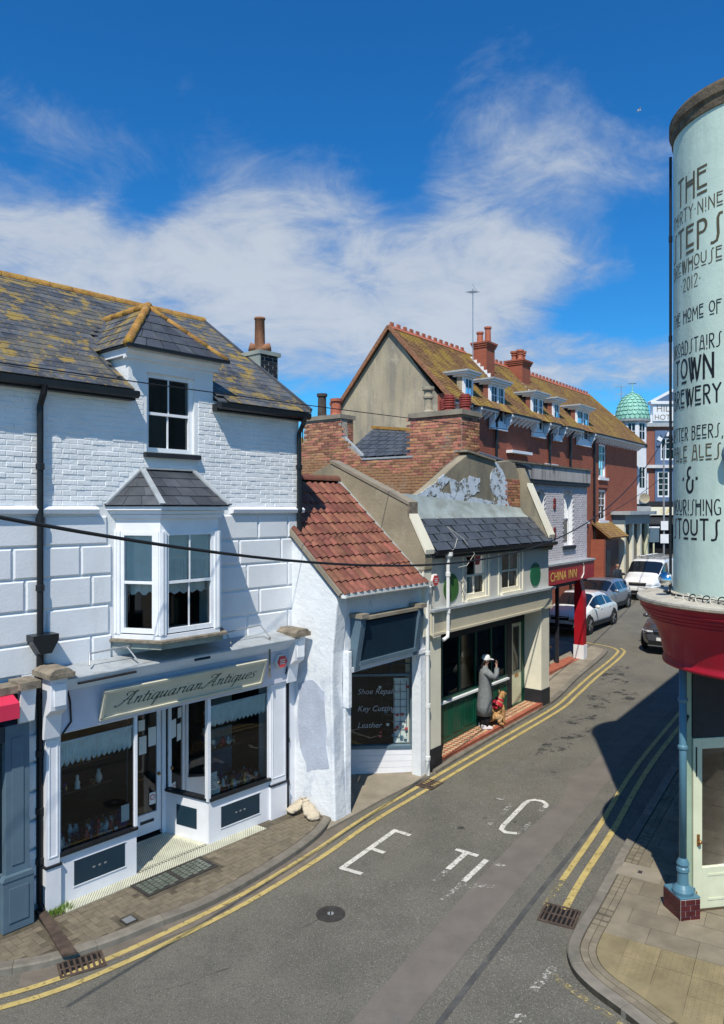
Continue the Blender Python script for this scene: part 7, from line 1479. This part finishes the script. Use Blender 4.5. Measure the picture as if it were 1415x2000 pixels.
def hand(V, E, Rr, wrist, d, up, side):
    """palm and five fingers from wrist vertex along d, slightly curled towards up"""
    d = Vector(d).normalized(); up = Vector(up).normalized(); s = d.cross(up)*side; w = Vector(V[wrist]); k = chain(V, E, Rr, wrist, [(tuple(w+d*.05), (.036, .016))])
    for i, (off, ln) in enumerate(((-.03, .062), (-.01, .075), (.01, .072), (.028, .055))):
        b = w+d*.085+s*off; chain(V, E, Rr, k, [(tuple(b), .009), (tuple(b+d*ln*.5+up*.012), .0085), (tuple(b+d*ln*.8+up*.035), .007)])
    b = w+d*.035-s*.04; chain(V, E, Rr, k, [(tuple(b), .011), (tuple(b+d*.03-s*.012+up*.015), .009), (tuple(b+d*.055-s*.008+up*.03), .008)])
def body(parent, h, arms, stride=0, mat='skin', lean=0):
    """standing figure facing +y; arms = two lists of (elbow, wrist, hand direction, palm up)"""
    k = h/1.72; V = [(0, 0, .93*k)]; E = []; Rr = [(.15*k, .11*k)]
    ch_ = chain(V, E, Rr, 0, [((0, .01, 1.05*k), (.135*k, .10*k)), ((0, .0, 1.22*k), (.15*k, .105*k)), ((0, -.01, 1.36*k), (.15*k, .09*k))]); nk = chain(V, E, Rr, ch_, [((0, .0, 1.45*k), .055*k), ((0, .015, 1.52*k), .055*k)])
    chain(V, E, Rr, nk, [((0, .03, 1.57*k), (.068*k, .085*k)), ((0, .035, 1.63*k), (.076*k, .098*k)), ((0, .025, 1.69*k), (.06*k, .075*k))])
    for s, (el, wr_, hd_, up_) in zip((-1, 1), arms):
        a = chain(V, E, Rr, ch_, [((s*.155*k, -.01, 1.37*k), .045*k), (tuple(Vector(el)*k), .043*k), (tuple(Vector(wr_)*k), .029*k)]); hand(V, E, Rr, a, hd_, up_, s)
    for s in (-1, 1):
        y = s*stride; a = chain(V, E, Rr, 0, [((s*.095*k, 0, .86*k), .10*k), ((s*.10*k, y*.4+.02, .48*k), .062*k), ((s*.10*k, y*.8-.01, .28*k), .055*k), ((s*.10*k, y-.02, .085*k), .038*k), ((s*.105*k, y+.03, .045*k), (.042*k, .038*k)), ((s*.11*k, y+.13*k, .03*k), (.042*k, .026*k))])
    return skinned('body', V, E, Rr, mat, parent)
def face(parent, k, hz=1.62):
    MB().ell((0, .135*k, hz*k-.01), (.014*k, .022*k, .022*k), 8, 6).build('nose', 'skin', parent, smooth=True)
    for s in (-1, 1): MB().ell((s*.033*k, .118*k, hz*k+.015), (.011*k, .008*k, .007*k), 8, 6).build('eye', 'eye', parent, smooth=True); MB().ell((s*.083*k, .02*k, hz*k), (.012*k, .022*k, .032*k), 8, 6).build('ear', 'skin', parent, smooth=True)
    MB().ell((0, .122*k, hz*k-.05), (.024*k, .008*k, .006*k), 8, 6).build('mouth', 'porcelain_red', parent, smooth=True)
def loft(rings, name, mat, parent, seg=20, closed_top=False):
    mb = MB()
    for (cx, cy, z, rx, ry, wv) in rings:
        for k in range(seg):
            t = 2*math.pi*k/seg; f = 1+wv*math.sin(5*t+z*9)+wv*.6*math.sin(3*t-z*5); mb.v.append((cx+rx*f*math.cos(t), cy+ry*f*math.sin(t), z))
    n = len(rings); mb.f = [(i*seg+k, i*seg+(k+1) % seg, (i+1)*seg+(k+1) % seg, (i+1)*seg+k) for i in range(n-1) for k in range(seg)]
    if closed_top: mb.f.append(tuple(range((n-1)*seg, n*seg)))
    o = mb.build(name, mat, parent, smooth=True); s = o.modifiers.new('thick', 'SOLIDIFY'); s.thickness = .008; return o
# woman in a long grey coat on the pub step, facing along the street, right hand raised to her face
wx_, wy_ = FC.w(2.86, .27)[:2]
wom = thing('person', 'person in long grey coat and white cap standing on pub step, hand raised', 'person', (wx_, wy_, PZ(2.86)+.0), R(-82))
b = body(wom, 1.74, [((-.25, .0, 1.10), (-.20, .12, .92), (.1, .3, -1), (.5, .6, 0)), ((.20, .22, 1.24), (.07, .27, 1.47), (-.1, .15, 1), (0, -1, .3))]); face(wom, 1.74/1.72)
loft([(0, -.01, .32, .225, .20, .05), (0, -.01, .55, .215, .185, .045), (0, 0, .85, .20, .165, .03), (0, 0, 1.05, .178, .135, .015), (0, 0, 1.22, .19, .138, .01), (0, -.01, 1.36, .205, .125, 0), (0, -.01, 1.43, .17, .10, 0), (0, 0, 1.475, .085, .075, 0), (0, 0, 1.52, .075, .072, 0)], 'coat', 'coat_grey', wom)
MB().tube([(.17, -.01, 1.40), (.225, .09, 1.30), (.20, .22, 1.25), (.15, .25, 1.36), (.09, .275, 1.45)], [.088, .084, .074, .064, .058], 12).build('sleeve', 'coat_grey', wom, smooth=True); MB().tube([(-.17, -.01, 1.40), (-.23, .0, 1.25), (-.255, .0, 1.10), (-.235, .06, 1.0), (-.205, .12, .935)], [.088, .08, .07, .062, .055], 12).build('sleeve', 'coat_grey', wom, smooth=True)
loft([(0, 0, .06, .16, .12, .02), (0, 0, .2, .165, .12, .02), (0, 0, .36, .18, .14, .02)], 'trousers', 'cloth_black', wom)
MB().lathe([(.108, 0), (.106, .05), (.085, .1), (.04, .125), (0, .128)], (0, .03, 1.66), 18, cap=False).build('cap', 'cap_white', wom, smooth=True); MB().add([(-.075, .11, 1.668), (.075, .11, 1.668), (.06, .21, 1.65), (.0, .225, 1.648), (-.06, .21, 1.65), (-.075, .11, 1.678), (.075, .11, 1.678), (.06, .21, 1.66), (0, .225, 1.658), (-.06, .21, 1.66)], [(0, 1, 2, 3, 4), (5, 9, 8, 7, 6), (1, 6, 7, 2), (2, 7, 8, 3), (3, 8, 9, 4), (4, 9, 5, 0)]).build('cap_peak', 'cap_white', wom)
MB().ell((0, -.045, 1.60), (.09, .075, .10), 14, 10).build('hair', 'hair_dark', wom, smooth=True); MB().tube([(.02, -.08, 1.58), (.03, -.1, 1.5), (.02, -.09, 1.44)], [.05, .045, .02], 10).build('hair', 'hair_dark', wom, smooth=True)
for s in (-1, 1): MB().add([(s*.11+x*.055, y, z) for x, y, z in [(-1, -.12, 0), (1, -.12, 0), (1, .16, 0), (-1, .16, 0), (-.9, -.11, .1), (.9, -.11, .1), (.75, .02, .1), (-.75, .02, .1), (.8, .15, .05), (-.8, .15, .05)]], [(0, 3, 2, 1), (4, 5, 6, 7), (7, 6, 8, 9), (0, 1, 5, 4), (1, 2, 8, 6, 5), (3, 0, 4, 7, 9), (2, 3, 9, 8)]).build('shoe', 'shoe_white', wom, bevel=.015)
MB().tube([(.2, .06, 1.3), (.1, .16, 1.15), (-.1, .15, .98), (-.19, .05, .93)], .015, 8).build('bag_strap', 'cloth_black', wom)
ph = tag(MB().box(-.036, .036, -.006, .006, -.07, .07).build('phone', 'car_black', None), 'small dark phone held up to the face of the grey coated person', 'phone'); ph.matrix_world = Matrix.Translation((wx_, wy_, PZ(2.86))) @ Matrix.Rotation(R(-82), 4, 'Z') @ TM(.03, .30, 1.57, R(-15), 0, .3)
# dog sitting beside her, looking the same way
dx_, dy_ = FC.w(3.28, .16)[:2]
dog = thing('dog', 'golden curly dog in red harness sitting on the pub step', 'dog', (dx_, dy_, PZ(3.3)), R(-62)); dog.scale = (1.08, 1.08, 1.08)
V = [(0, -.16, .15)]; E = []; Rr = [(.125, .12)]
sh = chain(V, E, Rr, 0, [((0, -.10, .28), (.13, .125)), ((0, -.02, .40), (.12, .13)), ((0, .05, .49), (.10, .115))]); nk = chain(V, E, Rr, sh, [((0, .075, .58), .078), ((0, .10, .65), (.08, .085)), ((0, .15, .68), (.08, .075))]); chain(V, E, Rr, nk, [((0, .21, .66), (.045, .042)), ((0, .27, .645), (.036, .034))])
for s in (-1, 1):
    chain(V, E, Rr, sh, [((s*.075, .09, .42), .058), ((s*.08, .115, .26), .040), ((s*.08, .12, .10), .034), ((s*.08, .14, .04), (.04, .034)), ((s*.08, .18, .025), (.036, .022))])
    chain(V, E, Rr, 0, [((s*.10, -.12, .19), .095), ((s*.15, .03, .19), .062), ((s*.155, -.08, .08), .042), ((s*.155, -.02, .035), (.04, .032)), ((s*.155, .07, .025), (.036, .022))])
chain(V, E, Rr, 0, [((0, -.26, .08), .045), ((.05, -.36, .05), .04), ((.13, -.42, .05), .03)])
db = skinned('body', V, E, Rr, 'fur', dog); tx = bpy.data.textures.new('fur_clumps', 'CLOUDS'); tx.noise_scale = .045; dm_ = db.modifiers.new('fur', 'DISPLACE'); dm_.texture = tx; dm_.strength = .035; dm_.mid_level = .5
for s in (-1, 1): MB().ell((s*.085, .12, .655), (.022, .04, .085), 10, 8).build('ear', 'fur', dog, smooth=True); MB().ell((s*.035, .215, .70), (.012, .01, .012), 8, 6).build('eye', 'eye', dog, smooth=True)
MB().ell((0, .305, .655), (.02, .016, .016), 8, 6).build('nose', 'eye', dog, smooth=True)
MB().lathe([(.128, -.03), (.136, 0), (.128, .03)], seg=22, cap=False).build('harness', 'harness_red', dog, smooth=True).matrix_local = Matrix.Translation((0, .01, .455)) @ Matrix.Rotation(R(-38), 4, 'X') @ Matrix.Diagonal((1, 1.06, 1.3, 1)); MB().lathe([(.10, -.02), (.106, 0), (.10, .02)], seg=20, cap=False).build('collar', 'harness_red', dog, smooth=True).matrix_local = Matrix.Translation((0, .07, .545)) @ Matrix.Rotation(R(-25), 4, 'X')
MB().box(-.075, .075, -.14, -.10, .34, .46).build('harness_back', 'harness_red', dog, bevel=.015).matrix_local = TM(0, -.0, 0, R(-10))
# passers-by further up the street
def passer(label, x, y, rz, h, top, legs, bald=False, dz=0):
    p = thing('person', label, 'person', (x, y, G(x, y)-.03+dz), rz); k = h/1.72
    body(p, h, [((-.25, .0, 1.10), (-.24, .08, .86), (0, .2, -1), (1, 0, 0)), ((.25, -.02, 1.10), (.24, .06, .86), (0, .2, -1), (-1, 0, 0))], .10); face(p, k)
    loft([(0, 0, .80*k, .18*k, .135*k, .02), (0, 0, 1.05*k, .17*k, .13*k, .01), (0, 0, 1.25*k, .19*k, .14*k, 0), (0, -.01, 1.38*k, .20*k, .12*k, 0), (0, -.01, 1.46*k, .09*k, .08*k, 0)], 'jacket', top, p)
    for s in (-1, 1): MB().tube([(s*.18*k, -.01, 1.40*k), (s*.25*k, 0, 1.10*k), (s*.24*k, .07, .90*k)], [.075*k, .062*k, .052*k], 10).build('sleeve', top, p, smooth=True); MB().tube([(s*.09*k, 0, .88*k), (s*.10*k, s*.04+.02, .48*k), (s*.10*k, s*.1-.02, .07*k)], [.11*k, .08*k, .06*k], 10).build('trouser_leg', legs, p, smooth=True); MB().ell((s*.105*k, s*.1+.05, .045), (.05, .13, .045), 10, 6).build('shoe', 'cloth_black', p, smooth=True)
    if not bald: MB().ell((0, -.005, 1.655*k), (.088*k, .10*k, .075*k), 12, 8).build('hair', 'hair_dark', p, smooth=True)
passer('bald person in dark jacket standing behind the silver hatchback', 13.15, 38.1, R(200), 1.76, 'cloth_navy', 'cloth_black', True)
passer('person in white top walking by the grey far shopfront', 19.1, 51.5, R(150), 1.72, 'cloth_white', 'cloth_navy')
passer('person in dark coat walking under the far dark awning', 20.6, 54, R(190), 1.72, 'cloth_black', 'cloth_black')
# ------------------------------------------------------------------ cables, sacks and small things
def cable(label, a, b, sag_fn, r, n=60, mat='wire'):
    pts = []
    for k in range(n+1):
        t = k/n; pts.append((a[0]+(b[0]-a[0])*t, a[1]+(b[1]-a[1])*t, sag_fn(t)))
    return tag(MB().tube(pts, r, 8).build('overhead_cable', mat, None, smooth=True), label, 'cable')
cable('thick black cable sagging across the whole street to the far lamp', (-4.1, 4.1), (14.7, 35), lambda t: 4.6+10.5*((t*1.064-.064)-.3)**2, .017)
cable('thin telephone wire running past the dormer towards the brick terrace', (-5.5, 5.5), (8.77, 28), lambda t: 7.1+1.25*t-.25*t*(1-t)*2, .008)
cable('thin wire rising from the terrace downpipe to far right building', (9.4, 29.5), (22.5, 52), lambda t: 5.2+4.0*t-1.2*t*(1-t), .014)
def sack(label, pts, parent_loc, flat=.75):
    """filled sack swept along pts [(x, y, z, radius)], lumpy, tied at the end"""
    t = thing('sandbag', label, 'sack', parent_loc, 0, 'sacks by the white pilaster'); n = 20; mb = MB(); P = [Vector(p[:3]) for p in pts]
    fine_ = []
    for i in range(len(pts)-1):
        for k in range(6): f = k/6; fine_.append((P[i].lerp(P[i+1], f), pts[i][3]*(1-f)+pts[i+1][3]*f))
    fine_.append((P[-1], pts[-1][3])); m = len(fine_)
    for i, (p, r) in enumerate(fine_):
        d = (fine_[min(i+1, m-1)][0]-fine_[max(i-1, 0)][0]).normalized(); a = d.cross(Vector((0, 0, 1)) if abs(d.z) < .8 else Vector((0, 1, 0))).normalized(); b_ = a.cross(d)
        for k in range(n):
            th = 2*math.pi*k/n; f = 1+.09*math.sin(3*th+i*.7)+.06*math.sin(5*th-i*1.1)+.03*math.sin(9*th+i*2.3); mb.v.append(tuple(p+a*math.cos(th)*r*f*1.15+b_*math.sin(th)*r*f*flat))
    mb.f = [(i*n+k, i*n+(k+1) % n, (i+1)*n+(k+1) % n, (i+1)*n+k) for i in range(m-1) for k in range(n)]+[tuple(range(n)), tuple(range((m-1)*n, m*n))]
    o = mb.build('bag', 'sack', t, smooth=True); q = fine_[-3]; MB().lathe([(q[1]*.9, -.012), (q[1]*1.15, 0), (q[1]*.9, .012)], (0, 0, 0), 12).build('tie', 'wire_white', o).matrix_local = Matrix.Translation(q[0]) @ (fine_[-1][0]-fine_[-4][0]).normalized().to_track_quat('Z', 'Y').to_matrix().to_4x4()
sack('pale sack slumped down over the kerb against the white flank wall', [(.16, -.30, .03, .05), (.15, -.27, .05, .09), (.10, -.16, .08, .12), (.02, -.03, .14, .10), (-.03, .03, .22, .07), (-.05, .06, .27, .03), (-.06, .08, .29, .035)], (-1.0, 13.5, G(-1.0, 13.5)), .6)
sack('pale folded sack lying behind the slumped one by shop drainpipe', [(-.13, -.12, .05, .06), (-.11, -.10, .07, .09), (-.03, -.03, .10, .10), (.05, .04, .16, .085), (.09, .07, .22, .05), (.10, .08, .25, .03)], (-1.2, 13.6, G(-1.2, 13.6)), .55)
bd = thing('seagull', 'tiny white seagull high in the blue sky', 'bird', (15.0, 40.0, 27.2)); bd.scale = (.5, .5, .5); MB().ell((0, 0, 0), (.22, .07, .07), 10, 6).build('body', 'far_white', bd, smooth=True)
for s in (-1, 1): MB().add([(-.05, 0, .03), (.08, 0, .03), (.05, s*.35, .12), (-.06, s*.6, .04), (-.08, s*.3, .1)], [(0, 1, 2, 3, 4)]).build('wing', 'far_white', bd)
